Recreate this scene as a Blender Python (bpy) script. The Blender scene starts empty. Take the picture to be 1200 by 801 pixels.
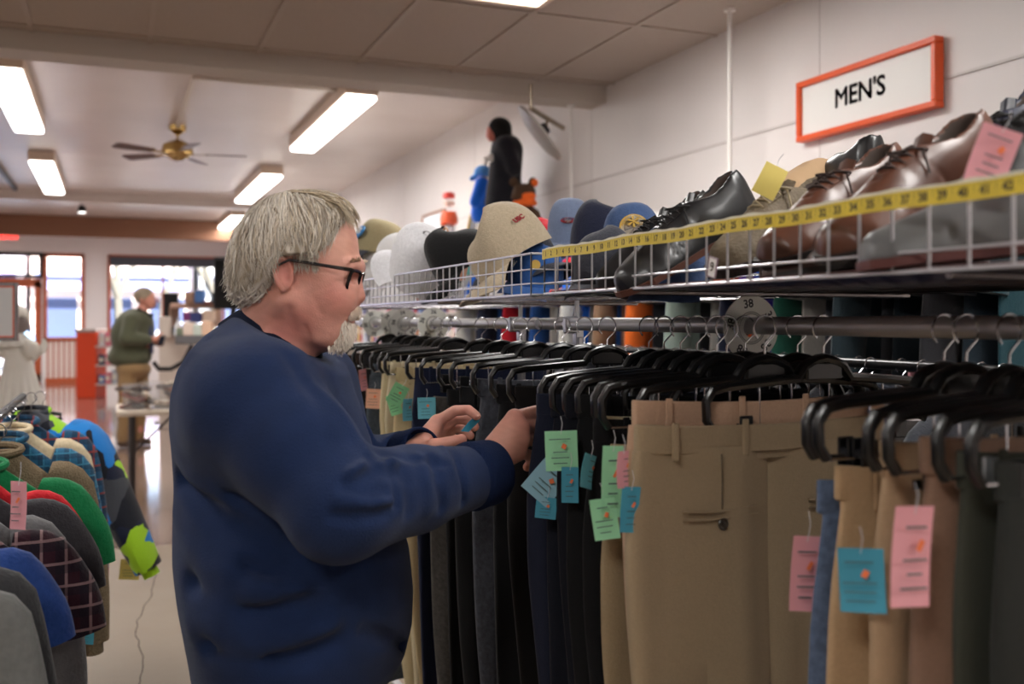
import bpy, math, random
import numpy as np
from mathutils import Vector, Matrix, Euler
C = bpy.context.scene.collection
SC = bpy.context.scene
R = math.radians
def S(r, g, b):
    def f(c):
        c /= 255.0
        return c/12.92 if c <= .04045 else ((c+.055)/1.055)**2.4
    return (f(r), f(g), f(b), 1.0)
# ------------------------------------------------------------------ camera
EYE = 1.44; FPX = 1167.0; YAW = R(21.9)
cam = bpy.data.objects.new('camera', bpy.data.cameras.new('camera')); C.objects.link(cam)
cam.location = (0, 0, EYE); cam.rotation_euler = (R(90), 0, -YAW)
cam.data.lens = FPX/1200*36; cam.data.sensor_width = 36
cam.data.shift_y = -25.5/1200
cam.data.clip_start = .05; cam.data.clip_end = 300
cam.data.dof.use_dof = True; cam.data.dof.focus_distance = 1.95; cam.data.dof.aperture_fstop = 3.6
SC.camera = cam
SC.cycles.max_bounces = 7; SC.cycles.diffuse_bounces = 4; SC.cycles.glossy_bounces = 3
SC.view_settings.view_transform = 'Standard'; SC.view_settings.look = 'None'
SC.view_settings.exposure = 0.0; SC.view_settings.gamma = 1.0; SC.view_settings.use_curve_mapping = False
# ------------------------------------------------------------------ daylight
w = bpy.data.worlds.new('sky'); SC.world = w; w.use_nodes = True
wn = w.node_tree
bg = wn.nodes['Background']
sky = wn.nodes.new('ShaderNodeTexSky'); sky.sky_type = 'HOSEK_WILKIE'; sky.turbidity = 5; sky.sun_direction = (.3, -.5, .6)
wn.links.new(sky.outputs[0], bg.inputs[0]); bg.inputs[1].default_value = 17.0
def light(name, kind, loc, rot, energy, size=None, size_y=None, col=(1, 1, 1), parent=None):
    d = bpy.data.lights.new(name, kind); d.energy = energy; d.color = col
    if kind == 'AREA':
        d.shape = 'RECTANGLE'; d.size = size; d.size_y = size_y or size
    o = bpy.data.objects.new(name, d); C.objects.link(o); o.location = loc; o.rotation_euler = rot
    if parent: o.parent = parent
    return o
sun = light('sun', 'SUN', (0, 30, 20), (R(48), 0, R(25)), 34.0, col=(1, .95, .88)); sun.data.angle = R(1)
TUBE_COL = (1.0, .975, .945)
E_TROFFER = 38.0      # recessed fixtures of the near room
E_STRIP = 52.0        # strip fixtures of the far room
GLOW = 7.0            # diffuser emission
# ------------------------------------------------------------------ helpers
def P(u, v, Z):
    r = (u-600)*Z/FPX; h = (375-v)*Z/FPX
    return Vector((r*math.cos(YAW)+Z*math.sin(YAW), -r*math.sin(YAW)+Z*math.cos(YAW), EYE+h))
def PX(u, v, X):
    th = YAW+math.atan((u-600)/FPX); y = X/math.tan(th)
    return P(u, v, X*math.sin(YAW)+y*math.cos(YAW))
def PY(u, v, Y):
    th = YAW+math.atan((u-600)/FPX); x = Y*math.tan(th)
    return P(u, v, x*math.sin(YAW)+Y*math.cos(YAW))
_m = {}
def mat(name, col, rough=.6, metal=0., bump=None, var=None, emit=0., sheen=0., coat=0., alpha=1., trans=0., spec=.5, coords='Object'):
    """bump=(scale,strength[,stretch xyz]); var=(scale, amount, colour2)"""
    if name in _m: return _m[name]
    m = bpy.data.materials.new(name); m.use_nodes = True; nt = m.node_tree; b = nt.nodes['Principled BSDF']
    if len(col) == 3: col = (*col, 1)
    b.inputs['Base Color'].default_value = col
    b.inputs['Roughness'].default_value = rough; b.inputs['Metallic'].default_value = metal
    b.inputs['Specular IOR Level'].default_value = spec
    if sheen: b.inputs['Sheen Weight'].default_value = sheen
    if coat: b.inputs['Coat Weight'].default_value = coat; b.inputs['Coat Roughness'].default_value = .12
    if emit: b.inputs['Emission Color'].default_value = col; b.inputs['Emission Strength'].default_value = emit
    if alpha < 1: b.inputs['Alpha'].default_value = alpha
    if trans: b.inputs['Transmission Weight'].default_value = trans
    if bump or var:
        tc = nt.nodes.new('ShaderNodeTexCoord')
    if bump:
        mp = nt.nodes.new('ShaderNodeMapping'); nt.links.new(tc.outputs[coords], mp.inputs[0])
        if len(bump) > 2: mp.inputs['Scale'].default_value = bump[2]
        n = nt.nodes.new('ShaderNodeTexNoise'); n.inputs['Scale'].default_value = bump[0]; n.inputs['Detail'].default_value = 4
        nt.links.new(mp.outputs[0], n.inputs[0])
        bp = nt.nodes.new('ShaderNodeBump'); bp.inputs['Strength'].default_value = bump[1]; bp.inputs['Distance'].default_value = .01
        nt.links.new(n.outputs[0], bp.inputs['Height']); nt.links.new(bp.outputs[0], b.inputs['Normal'])
    if var:
        n = nt.nodes.new('ShaderNodeTexNoise'); n.inputs['Scale'].default_value = var[0]; n.inputs['Detail'].default_value = 5
        nt.links.new(tc.outputs[coords], n.inputs[0])
        cr = nt.nodes.new('ShaderNodeValToRGB'); cr.color_ramp.elements[0].position = .5-var[1]/2; cr.color_ramp.elements[1].position = .5+var[1]/2
        c2 = var[2] if len(var[2]) == 4 else (*var[2], 1)
        cr.color_ramp.elements[0].color = col; cr.color_ramp.elements[1].color = c2
        nt.links.new(n.outputs[0], cr.inputs[0]); nt.links.new(cr.outputs[0], b.inputs['Base Color'])
    _m[name] = m
    return m
def cloth(name, col, rough=.9, sheen=.15, col2=None, sc=160, bs=.25):
    c2 = col2 or tuple(min(1, c*1.25+.004) for c in col[:3])
    return mat(name, col, rough, bump=(sc, bs), var=(sc*.6, .5, c2), sheen=sheen, spec=.2)
def attr_mat(name, rough=.6, bump=None, sss=0., spec=.4, sheen=0.):
    """material that takes its base colour from the mesh's own colour attribute (cloth print, skin tone, hair tone)"""
    if name in _m: return _m[name]
    m = mat(name, (1, 1, 1, 1), rough, bump=bump, spec=spec, sheen=sheen); nt = m.node_tree; b = nt.nodes['Principled BSDF']
    a = nt.nodes.new('ShaderNodeAttribute'); a.attribute_name = 'Tint'; nt.links.new(a.outputs['Color'], b.inputs['Base Color'])
    if sss:
        b.inputs['Subsurface Weight'].default_value = sss; b.inputs['Subsurface Radius'].default_value = (.01, .004, .002); b.inputs['Subsurface Scale'].default_value = .6
    return m
class MB:
    def __init__(s): s.v = []; s.f = []; s.mi = []; s.M = None; s.col = []; s.cur = None; s.m = 0
    def add(s, vs, fs, mi=None):
        n = len(s.v)
        vs = [Vector(p) for p in vs]
        if s.M is not None: vs = [s.M @ p for p in vs]
        s.v += [tuple(p) for p in vs]; s.f += [tuple(i+n for i in f) for f in fs]; s.mi += [s.m if mi is None else mi]*len(fs)
        s.col += [s.cur]*len(vs)
        return s
    def box(s, c, d, rot=None, mi=None, bev=0.):
        c = Vector(c); hx, hy, hz = d[0]/2, d[1]/2, d[2]/2
        b = min(bev, hx*.9, hy*.9, hz*.9)
        if b <= 0:
            vs = [Vector((x, y, z)) for x in (-hx, hx) for y in (-hy, hy) for z in (-hz, hz)]
            fs = [(0, 1, 3, 2), (4, 6, 7, 5), (0, 4, 5, 1), (2, 3, 7, 6), (0, 2, 6, 4), (1, 5, 7, 3)]
        else:
            vs = []; idx = {}
            for sx in (-1, 1):
                for sy in (-1, 1):
                    for sz in (-1, 1):
                        for k, q in enumerate(((hx, hy-b, hz-b), (hx-b, hy, hz-b), (hx-b, hy-b, hz))):
                            idx[(sx, sy, sz, k)] = len(vs); vs.append(Vector((sx*q[0], sy*q[1], sz*q[2])))
            fs = []
            def F(*k): fs.append(tuple(idx[q] for q in k))
            for q in (-1, 1):
                F(*[(q, a, b2, 0) for a, b2 in ((-1, -1), (1, -1), (1, 1), (-1, 1))][::q])
                F(*[(a, q, b2, 1) for a, b2 in ((-1, -1), (-1, 1), (1, 1), (1, -1))][::q])
                F(*[(a, b2, q, 2) for a, b2 in ((-1, -1), (1, -1), (1, 1), (-1, 1))][::q])
            for a in (-1, 1):
                for c2 in (-1, 1):
                    F((a, c2, -1, 0), (a, c2, 1, 0), (a, c2, 1, 1), (a, c2, -1, 1))
                    F((a, -1, c2, 0), (a, 1, c2, 0), (a, 1, c2, 2), (a, -1, c2, 2))
                    F((-1, a, c2, 1), (1, a, c2, 1), (1, a, c2, 2), (-1, a, c2, 2))
                    for e in (-1, 1): F((a, c2, e, 0), (a, c2, e, 1), (a, c2, e, 2))
        if rot is not None: vs = [rot @ p for p in vs]
        return s.add([p+c for p in vs], fs, mi)
    def ring_loft(s, rings, cap=True, mi=None, closed=True):
        n = len(rings[0]); vs = [p for r in rings for p in r]; fs = []
        for i in range(len(rings)-1):
            for j in range(n if closed else n-1):
                k = (j+1) % n; fs.append((i*n+j, i*n+k, (i+1)*n+k, (i+1)*n+j))
        if cap: fs.append(tuple(range(n))[::-1]); fs.append(tuple((len(rings)-1)*n+j for j in range(n)))
        return s.add(vs, fs, mi)
    def tube(s, pts, r, n=8, cap=True, mi=None, flat=1., up=None, closed=False):
        pts = [Vector(p) for p in pts]; N = len(pts); rs = r if isinstance(r, (list, tuple)) else [r]*N
        rings = []; prev = Vector(up) if up is not None else None
        for i, p in enumerate(pts):
            if closed: t = pts[(i+1) % N]-pts[i-1]
            else: t = pts[min(i+1, N-1)]-pts[max(i-1, 0)]
            if t.length < 1e-9: t = Vector((0, 0, 1))
            t.normalize()
            if prev is None: prev = Vector((0, 0, 1)) if abs(t.z) < .9 else Vector((1, 0, 0))
            a = prev-t*prev.dot(t)
            if a.length < 1e-6: a = t.orthogonal()
            a.normalize(); b = t.cross(a); prev = a
            rings.append([p+(a*math.cos(q)*flat+b*math.sin(q))*rs[i] for q in [2*math.pi*k/n for k in range(n)]])
        if closed: rings.append(rings[0]); cap = False
        return s.ring_loft(rings, cap, mi)
    def lathe(s, prof, n=24, M=None, mi=None, cap=True):
        rings = [[Vector((r*math.cos(2*math.pi*k/n), r*math.sin(2*math.pi*k/n), z)) for k in range(n)] for r, z in prof]
        if M is not None: rings = [[M @ p for p in q] for q in rings]
        return s.ring_loft(rings, cap, mi)
    def grid(s, pts, mi=None, thick=0.):
        a = len(pts); b = len(pts[0]); vs = [Vector(p) for r in pts for p in r]
        fs = [(i*b+j, i*b+j+1, (i+1)*b+j+1, (i+1)*b+j) for i in range(a-1) for j in range(b-1)]
        if thick:
            nv = []
            for i in range(a):
                for j in range(b):
                    du = Vector(pts[min(i+1, a-1)][j])-Vector(pts[max(i-1, 0)][j]); dv = Vector(pts[i][min(j+1, b-1)])-Vector(pts[i][max(j-1, 0)])
                    nn = du.cross(dv)
                    if nn.length < 1e-12: nn = Vector((0, 0, 1))
                    nv.append(Vector(pts[i][j])-nn.normalized()*thick)
            o = len(vs); f2 = [tuple(q+o for q in f[::-1]) for f in fs]
            def e(i, j, k, l): return (i*b+j, i*b+j+o, k*b+l+o, k*b+l)
            side = [e(0, j, 0, j+1) for j in range(b-1)]+[e(a-1, j+1, a-1, j) for j in range(b-1)]
            side += [e(i+1, 0, i, 0) for i in range(a-1)]+[e(i, b-1, i+1, b-1) for i in range(a-1)]
            vs += nv; fs += f2+side
        return s.add(vs, fs, mi)
    def text(s, body, size, M, depth=.0006, mi=None, bold=0.):
        cu = bpy.data.curves.new('t', 'FONT'); cu.body = body; cu.size = size; cu.align_x = 'CENTER'; cu.align_y = 'CENTER'; cu.extrude = depth; cu.offset = bold; cu.resolution_u = 3
        o = bpy.data.objects.new('t', cu); C.objects.link(o)
        me = bpy.data.meshes.new_from_object(o.evaluated_get(bpy.context.evaluated_depsgraph_get()))
        vs = [M @ p.co for p in me.vertices]; fs = [tuple(q.vertices) for q in me.polygons]
        bpy.data.objects.remove(o); bpy.data.curves.remove(cu); bpy.data.meshes.remove(me)
        return s.add(vs, fs, mi)
    def build(s, name, m, parent=None, smooth=True, label=None, world=True, ang=40):
        me = bpy.data.meshes.new(name); me.from_pydata(s.v, [], s.f)
        ms = m if isinstance(m, (list, tuple)) else [m]
        for q in ms: me.materials.append(q)
        if len(ms) > 1: me.polygons.foreach_set('material_index', [min(i, len(ms)-1) for i in s.mi])
        if any(c is not None for c in s.col):
            a = me.color_attributes.new('Tint', 'FLOAT_COLOR', 'POINT')
            a.data.foreach_set('color', [x for c in s.col for x in ((*c[:3], 1) if c is not None else (1, 1, 1, 1))])
        if smooth:
            me.polygons.foreach_set('use_smooth', [True]*len(me.polygons))
            try: me.set_sharp_from_angle(angle=R(ang))
            except Exception: pass
        me.update()
        return link(name, me, parent, label, world)
def link(name, me, parent=None, label=None, world=True):
    o = bpy.data.objects.new(name, me); C.objects.link(o)
    if parent is not None:
        o.parent = parent
        if world: o.matrix_parent_inverse = parent.matrix_basis.inverted()
    if label: o['label'] = label
    return o
def tag(o, label, cat, group=None, kind=None):
    o['label'] = label; o['category'] = cat
    if group: o['group'] = group
    if kind: o['kind'] = kind
    return o
def thing(name, label, cat, loc=(0, 0, 0), rotz=0., group=None, rot=None):
    o = bpy.data.objects.new(name, None); C.objects.link(o); o.empty_display_size = .05
    o.location = loc; o.rotation_euler = rot if rot is not None else (0, 0, rotz)
    return tag(o, label, cat, group)
def struct(o): o['kind'] = 'structure'; return o
def dup(root, loc=None, rot=None, label=None, group=None, scale=None, swap=None):
    def cp(o, par):
        c = o.copy(); C.objects.link(c)
        if par is not None: c.parent = par
        if swap and c.type == 'MESH' and len(c.data.materials):
            nm = swap.get(c.data.materials[0].name)
            if nm is not None:
                c.material_slots[0].link = 'OBJECT'; c.material_slots[0].material = nm
        for ch in kids.get(o.name, []): cp(ch, c)
        return c
    kids = {}
    def walk(o):
        kids[o.name] = list(o.children)
        for ch in o.children: walk(ch)
    walk(root)
    c = cp(root, None)
    if loc is not None: c.location = loc
    if rot is not None: c.rotation_euler = rot
    if scale is not None: c.scale = scale if isinstance(scale, (tuple, list)) else (scale,)*3
    if label: c['label'] = label
    if group: c['group'] = group
    return c
# ------------------------------------------------------------------ implicit surfaces
def A3(p): return np.array(p, dtype=np.float32)
def ell(c, r, rot=None):
    c = A3(c); r = A3(r); Rm = None if rot is None else np.array(Euler(rot).to_matrix(), dtype=np.float32)
    def f(p):
        q = p-c
        if Rm is not None: q = q @ Rm
        a = q/r; k0 = np.sqrt((a*a).sum(1))+1e-9; b = a/r; k1 = np.sqrt((b*b).sum(1))+1e-9
        return k0*(k0-1)/k1
    return f
def rc(a, b, ra, rb):
    a = A3(a); b = A3(b); ba = b-a; L = float((ba*ba).sum())+1e-12
    def f(p):
        q = p-a; h = np.clip(q @ ba/L, 0, 1)
        d = q-h[:, None]*ba
        return np.sqrt((d*d).sum(1))-(ra+(rb-ra)*h)
    return f
def chain(pts, rs):
    fs = [rc(pts[i], pts[i+1], rs[i], rs[i+1]) for i in range(len(pts)-1)]
    def f(p):
        d = fs[0](p)
        for g in fs[1:]: d = np.minimum(d, g(p))
        return d
    return f
def smin(a, b, k):
    if k <= 0: return np.minimum(a, b)
    h = np.maximum(k-np.abs(a-b), 0)/k; return np.minimum(a, b)-h*h*k*.25
def smax(a, b, k): return -smin(-a, -b, k)
def comb(ops):
    """ops: ('+'|'-', f, k)"""
    def F(p):
        d = None; use = ops
        if 1000 < len(p) < 20000:        # a compact block: skip primitives far away from it
            c = (p.min(0)+p.max(0))/2; r = float(np.linalg.norm(p.max(0)-c))
            if r < .35:
                cc = c[None].astype(np.float32); use = [o for o in ops if float(o[1](cc)[0])-r*1.15 < .045+o[2]]
                if not use or use[0][0] == '-': use = [ops[0]]+use
        for s, f, k in use:
            e = f(p)
            if d is None: d = e
            elif s == '+': d = smin(d, e, k)
            else: d = smax(d, -e, k)
        return d
    return F
def interp(x, xs, ys): return np.interp(x, xs, ys).astype(np.float32)
def sdf_mesh(f, lo, hi, h, B=8, slack=1.6):
    lo = np.array(lo, float); hi = np.array(hi, float)
    nb = np.maximum(1, np.ceil((hi-lo)/(h*B)).astype(int)); n = nb*B+1
    cs = [lo[i]+(np.arange(nb[i])+.5)*h*B for i in range(3)]
    G = np.stack(np.meshgrid(*cs, indexing='ij'), -1).reshape(-1, 3).astype(np.float32)
    d = f(G); near = np.abs(d) < h*B*.87*slack
    V = np.ones(n, dtype=np.float32)
    bi = np.stack(np.unravel_index(np.arange(len(G)), nb), -1)
    for i in np.where(~near & (d < 0))[0]:
        a = bi[i]*B; V[a[0]:a[0]+B+1, a[1]:a[1]+B+1, a[2]:a[2]+B+1] = -1
    o = np.stack(np.meshgrid(*[np.arange(B+1)]*3, indexing='ij'), -1).reshape(-1, 3)
    nz = np.where(near)[0]
    for s in range(0, len(nz), 8):
        ids = nz[s:s+8]; gi = (bi[ids]*B)[:, None, :]+o[None]
        pts = (lo+gi.reshape(-1, 3)*h).astype(np.float32); g = gi.reshape(-1, 3)
        V[g[:, 0], g[:, 1], g[:, 2]] = f(pts)
    sg = V < 0
    cnt = np.zeros(tuple(np.array(n)-1), dtype=np.int8)
    for dx in (0, 1):
        for dy in (0, 1):
            for dz in (0, 1): cnt += sg[dx:n[0]-1+dx, dy:n[1]-1+dy, dz:n[2]-1+dz]
    cells = np.argwhere((cnt > 0) & (cnt < 8)); del cnt
    idx = -np.ones(tuple(np.array(n)-1), dtype=np.int32); idx[cells[:, 0], cells[:, 1], cells[:, 2]] = np.arange(len(cells))
    acc = np.zeros((len(cells), 3)); c = np.zeros(len(cells))
    cor = [(a, b, q) for a in (0, 1) for b in (0, 1) for q in (0, 1)]
    for i in range(8):
        for j in range(i+1, 8):
            A = np.array(cor[i]); Bc = np.array(cor[j])
            if np.abs(A-Bc).sum() != 1: continue
            pa = cells+A; pb = cells+Bc; va = V[pa[:, 0], pa[:, 1], pa[:, 2]]; vb = V[pb[:, 0], pb[:, 1], pb[:, 2]]
            m = (va < 0) != (vb < 0); t = np.where(m, va/(va-vb+1e-12), 0)
            acc += m[:, None]*(A+t[:, None]*(Bc-A)); c += m
    verts = lo+(cells+acc/np.maximum(c, 1)[:, None])*h
    faces = []
    for ax in range(3):
        b1, b2 = (ax+1) % 3, (ax+2) % 3
        e = np.zeros(3, int); e[ax] = 1; d1 = np.zeros(3, int); d1[b1] = 1; d2 = np.zeros(3, int); d2[b2] = 1
        s0 = sg[cells[:, 0], cells[:, 1], cells[:, 2]]; q = cells+e; s1 = sg[q[:, 0], q[:, 1], q[:, 2]]
        m = (s0 != s1) & (cells[:, b1] > 0) & (cells[:, b2] > 0)
        cc = cells[m]; flip = s0[m]
        def I(c0): return idx[c0[:, 0], c0[:, 1], c0[:, 2]]
        fq = np.stack([I(cc), I(cc-d1), I(cc-d1-d2), I(cc-d2)], 1)
        fq[~flip] = fq[~flip][:, ::-1]
        faces.append(fq[(fq >= 0).all(1)][:, ::-1])
    return verts, np.concatenate(faces)[:, ::-1]
def sdf_obj(name, f, lo, hi, h, m, parent=None, off=None, tint=None, label=None, world=True, mats=None):
    v, fc = sdf_mesh(f, lo, hi, h)
    if off is not None: v = v-np.array(off)
    me = bpy.data.meshes.new(name); me.from_pydata(v.tolist(), [], fc.tolist())
    me.polygons.foreach_set('use_smooth', [True]*len(me.polygons))
    me.materials.append(m)
    if mats:      # mats=(extra materials, chooser(face centres)->index)
        for q in mats[0]: me.materials.append(q)
        cen = v[fc].mean(1); me.polygons.foreach_set('material_index', mats[1](cen).astype(int).tolist())
    if tint is not None:
        a = me.color_attributes.new('Tint', 'FLOAT_COLOR', 'POINT'); c = np.ones((len(v), 4)); c[:, :3] = tint(v+(np.array(off) if off is not None else 0)); a.data.foreach_set('color', c.ravel())
    me.update()
    return link(name, me, parent, label, world)
CHROME = mat('chrome_wire', S(200, 200, 204), .22, 1.)
BLACKP = mat('black_plastic', S(14, 14, 15), .28, spec=.5)
# ------------------------------------------------------------------ the room
ZN = 3.04; ZF = 3.35; XW = 3.15; YB = 6.1
m_wall = mat('painted_panel_wall', S(226, 219, 216), .55, var=(1.3, .5, S(216, 209, 207)))
def groove_wall(m, scale, axis=1):
    nt = m.node_tree; b = nt.nodes['Principled BSDF']; g = nt.nodes.new('ShaderNodeNewGeometry'); sp = nt.nodes.new('ShaderNodeSeparateXYZ')
    nt.links.new(g.outputs['Position'], sp.inputs[0])
    a = nt.nodes.new('ShaderNodeMath'); a.operation = 'MULTIPLY'; a.inputs[1].default_value = scale; nt.links.new(sp.outputs[axis], a.inputs[0])
    fr = nt.nodes.new('ShaderNodeMath'); fr.operation = 'FRACT'; nt.links.new(a.outputs[0], fr.inputs[0])
    cm = nt.nodes.new('ShaderNodeMath'); cm.operation = 'GREATER_THAN'; cm.inputs[1].default_value = .06; nt.links.new(fr.outputs[0], cm.inputs[0])
    bp = nt.nodes.new('ShaderNodeBump'); bp.inputs['Strength'].default_value = .35; bp.inputs['Distance'].default_value = .004
    nt.links.new(cm.outputs[0], bp.inputs['Height']); nt.links.new(bp.outputs[0], b.inputs['Normal'])
groove_wall(m_wall, 9.8)
m_plain = mat('white_plaster_wall', S(228, 222, 222), .7)
m_floor = mat('worn_concrete', S(152, 136, 116), .55, bump=(30, .1), var=(2.2, .6, S(142, 124, 104)))
m_floor2 = mat('polished_brown_floor', S(150, 130, 120), .09, bump=(6, .03), var=(3, .6, S(132, 110, 100)), coat=.6)
m_tile = mat('ceiling_tile', S(184, 169, 158), .9, bump=(160, .5), var=(220, .3, S(166, 151, 141)))
m_grid = mat('ceiling_grid_metal', S(170, 154, 142), .5)
m_ceil = mat('glossy_painted_ceiling', S(214, 202, 196), .33, bump=(9, .25, (.6, 8, 1)), var=(1.6, .6, S(202, 188, 180)))
m_beam = mat('beam_paint', S(188, 176, 166), .6)
def slab(name, lo, hi, m, mi=None):
    b = MB(); c = [(lo[i]+hi[i])/2 for i in range(3)]; d = [hi[i]-lo[i] for i in range(3)]
    b.box(c, d); return struct(b.build(name, m, smooth=False))
XL = -8.5; YF = 25.0; YR = -3.5
slab('floor', (XL, YR, -.1), (XW, 6.75, 0), m_floor)
slab('floor.001', (XL, 6.75, -.1), (XW, YF, 0), m_floor2)
slab('wall_right', (XW, YR, 0), (XW+.15, YF, 3.6), m_wall)
slab('wall_left', (XL-.15, YR, 0), (XL, YF, 3.6), m_plain)
slab('wall_back', (XL, YR-.15, 0), (XW, YR, 3.6), m_plain)
slab('ceiling', (XL, YR, ZN), (XW, YB, ZN+.1), m_tile)
slab('ceiling.001', (XL, YB, ZF), (XW, YF, ZF+.1), m_ceil)
b = MB(); b.box(((XL+XW)/2, YB+.12, (2.93+ZF)/2), (XW-XL, .24, ZF-2.93)); struct(b.build('trim_1', m_beam, smooth=False))
b = MB()
for x in [.2+.61*k for k in range(-14, 5)]: b.box((x, (YR+YB)/2, ZN-.004), (.028, YB-YR, .008))
for y in [5.98-1.22*k for k in range(0, 8)]: b.box(((XL+XW)/2, y, ZN-.0042), (XW-XL, .028, .009))
struct(b.build('trim_2', m_grid, smooth=False))
b = MB(); b.box((XW-.004, (YR+YF)/2, 2.424), (.008, YF-YR, .012))
for k in range(12): b.box((XW-.0012, -1.0+2.44*k, 1.8), (.0024, .005, 3.0))
struct(b.build('trim_3', mat('wall_seam', S(205, 197, 194), .6), smooth=False))
# crack in the floor
b = MB(); rnd = random.Random(4); pts = []
for k in range(26):
    t = k/25; q = P(178+rnd.uniform(-3, 3)-22*t+10*math.sin(t*9), 655+150*t, 1.); h = -EYE/((375-(655+150*t))/FPX)
    pts.append(P(178+rnd.uniform(-2, 2)-20*t+7*math.sin(t*9), 655+150*t, h))
for p in pts: p.z = .0006
b.tube(pts, .0025, 4, flat=.3); tag(b.build('floor_crack', mat('crack_dark', S(70, 58, 50), .9)), 'thin dark crack wandering across the beige concrete floor', 'crack')
# ceiling cross beams of the far room, wall line of dark conduit
b = MB(); b.box(((XL+XW)/2, 16.4, ZF-.07), (XW-XL, .3, .14)); struct(b.build('trim_4', m_ceil, smooth=False))
b = MB(); b.box((-1.28, (YB+.3+16)/2, ZF-.03), (.05, 9.4, .06)); struct(b.build('trim_5', mat('dark_conduit', S(70, 60, 56), .5), smooth=False))
b = MB(); b.box((.6, 9.2, ZF-.015), (.03, 2.1, .03)); b.box((1.2, 8.15, ZF-.015), (1.2, .03, .03))
tag(b.build('ceiling_conduit', mat('conduit_paint', S(215, 205, 195), .5), smooth=False), 'pale surface conduit bent across the ceiling to the ceiling fan', 'conduit')
# brown hanging header
b = MB(); b.box(((XL+2.35)/2, 20.0, 2.97+.19), (2.35-XL, .2, .37))
m_hdr = mat('brown_header_board', S(150, 108, 84), .8, bump=(60, .3), var=(40, .4, S(134, 94, 72)))
struct(b.build('trim_6', m_hdr, smooth=False))
# ------------------------------------------------------------------ front wall, door and windows
def ux(u, Y): return PY(u, 375, Y).x
m_frame = mat('orange_brown_frame', S(176, 84, 46), .5)
m_dkfr = mat('dark_window_frame', S(36, 30, 32), .5)
m_glass = mat('window_glass', (1, 1, 1, 1), .02); nt = m_glass.node_tree
tr = nt.nodes.new('ShaderNodeBsdfTransparent'); mx = nt.nodes.new('ShaderNodeMixShader'); fz = nt.nodes.new('ShaderNodeFresnel'); fz.inputs[0].default_value = 1.3
gl = nt.nodes.new('ShaderNodeBsdfGlossy'); gl.inputs['Roughness'].default_value = .02
nt.links.new(fz.outputs[0], mx.inputs[0]); nt.links.new(tr.outputs[0], mx.inputs[1]); nt.links.new(gl.outputs[0], mx.inputs[2]); nt.links.new(mx.outputs[0], nt.nodes['Material Output'].inputs[0])
T = .2
dx0, dx1 = ux(-60, YF), ux(48, YF)          # doorway
wx0, wx1 = ux(53, YF), ux(97, YF)           # tall pane
vx0, vx1 = ux(128, YF), ux(300, YF)         # big window
zt = 2.93; zs = PY(75, 397, YF).z; zdo = 2.32
b = MB()
def seg(x0, x1, z0, z1): b.box(((x0+x1)/2, YF+T/2, (z0+z1)/2), (x1-x0, T, z1-z0))
seg(XL, -8.2, 0, 3.6); seg(-8.2, vx1+1, zt, 3.6); seg(wx1, vx0, 0, zt); seg(dx1, wx0, 0, zt)
seg(vx0, vx1+1, 0, .95); seg(vx1+1, XW, 0, 3.6); seg(-8.2, dx0, 0, .9)
struct(b.build('wall_front', m_plain, smooth=False))
b = MB(); b.box(((wx0+wx1)/2, YF+T/2, zs/2), (wx1-wx0, T, zs)); struct(b.build('wall_front_2', mat('white_siding', S(226, 214, 208), .6), smooth=False))
b = MB()
n = 7
for k in range(n): b.box((wx0+(wx1-wx0)*(k+.5)/n, YF-.006, zs/2), (.03, .012, zs-.08))
b.box(((wx0+wx1)/2, YF-.01, .06), (wx1-wx0, .03, .12)); struct(b.build('baseboard_front', m_frame, smooth=False))
def frame(name, x0, x1, z0, z1, bars=(), m=m_frame, wd=.08):
    b = MB()
    for x in (x0, x1): b.box((x, YF+.03, (z0+z1)/2), (wd, .16, z1-z0+wd))
    for z in (z0, z1): b.box(((x0+x1)/2, YF+.03, z), (x1-x0+wd, .16, wd))
    for kind, q in bars:
        if kind == 'v': b.box((q, YF+.05, (z0+z1)/2), (wd*.8, .1, z1-z0))
        else: b.box(((x0+x1)/2, YF+.05, q), (x1-x0, .1, wd*.8))
    o = struct(b.build(name, m, smooth=False))
    g = MB(); g.box(((x0+x1)/2, YF+.1, (z0+z1)/2), (x1-x0, .01, z1-z0)); g.build('window_pane', m_glass, o, smooth=False)
    return o
frame('window_1', wx0, wx1, zs, zt)
frame('window_2', vx0, vx1, .95, zt, [('v', ux(191, YF)), ('v', ux(262, YF))], wd=.07)
frame('window_3', -8.2, dx0-.1, .9, zt, [('v', -6.9)])
o = frame('window_4', dx0, dx1, zdo+.12, zt, m=m_dkfr)
# valances (rolled dark blinds at the window heads)
b = MB(); b.box(((vx0+vx1)/2, YF-.06, zt-.12), (vx1-vx0-.02, .05, .22)); tag(b.build('window_valance', mat('grey_blind', S(70, 74, 84), .7), smooth=False), 'dark grey rolled blind across the head of the big front window', 'blind')
# door
dr = thing('door_1', 'glazed shop entrance door in an orange brown wooden frame', 'door', ((dx0+dx1)/2, YF, 0)); dr['kind'] = 'structure'; del dr['category']
b = MB()
for x in (dx0+.06, dx1-.06): b.box((x, YF+.05, zdo/2), (.14, .1, zdo))
for z in (.12, zdo-.03): b.box(((dx0+dx1)/2, YF+.05, z), (dx1-dx0, .1, .2))
b.build('door_frame', m_frame, dr, smooth=False)
b = MB(); b.box(((dx0+dx1)/2, YF+.05, zdo/2), (dx1-dx0-.2, .01, zdo-.3)); b.build('door_pane', m_glass, dr, smooth=False)
b = MB(); b.tube([(dx1-.2, YF-.02, 1.0), (dx1-.2, YF-.07, 1.02), (dx1-.2, YF-.07, 1.3), (dx1-.2, YF-.02, 1.32)], .012); b.build('door_handle', CHROME, dr)
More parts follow.
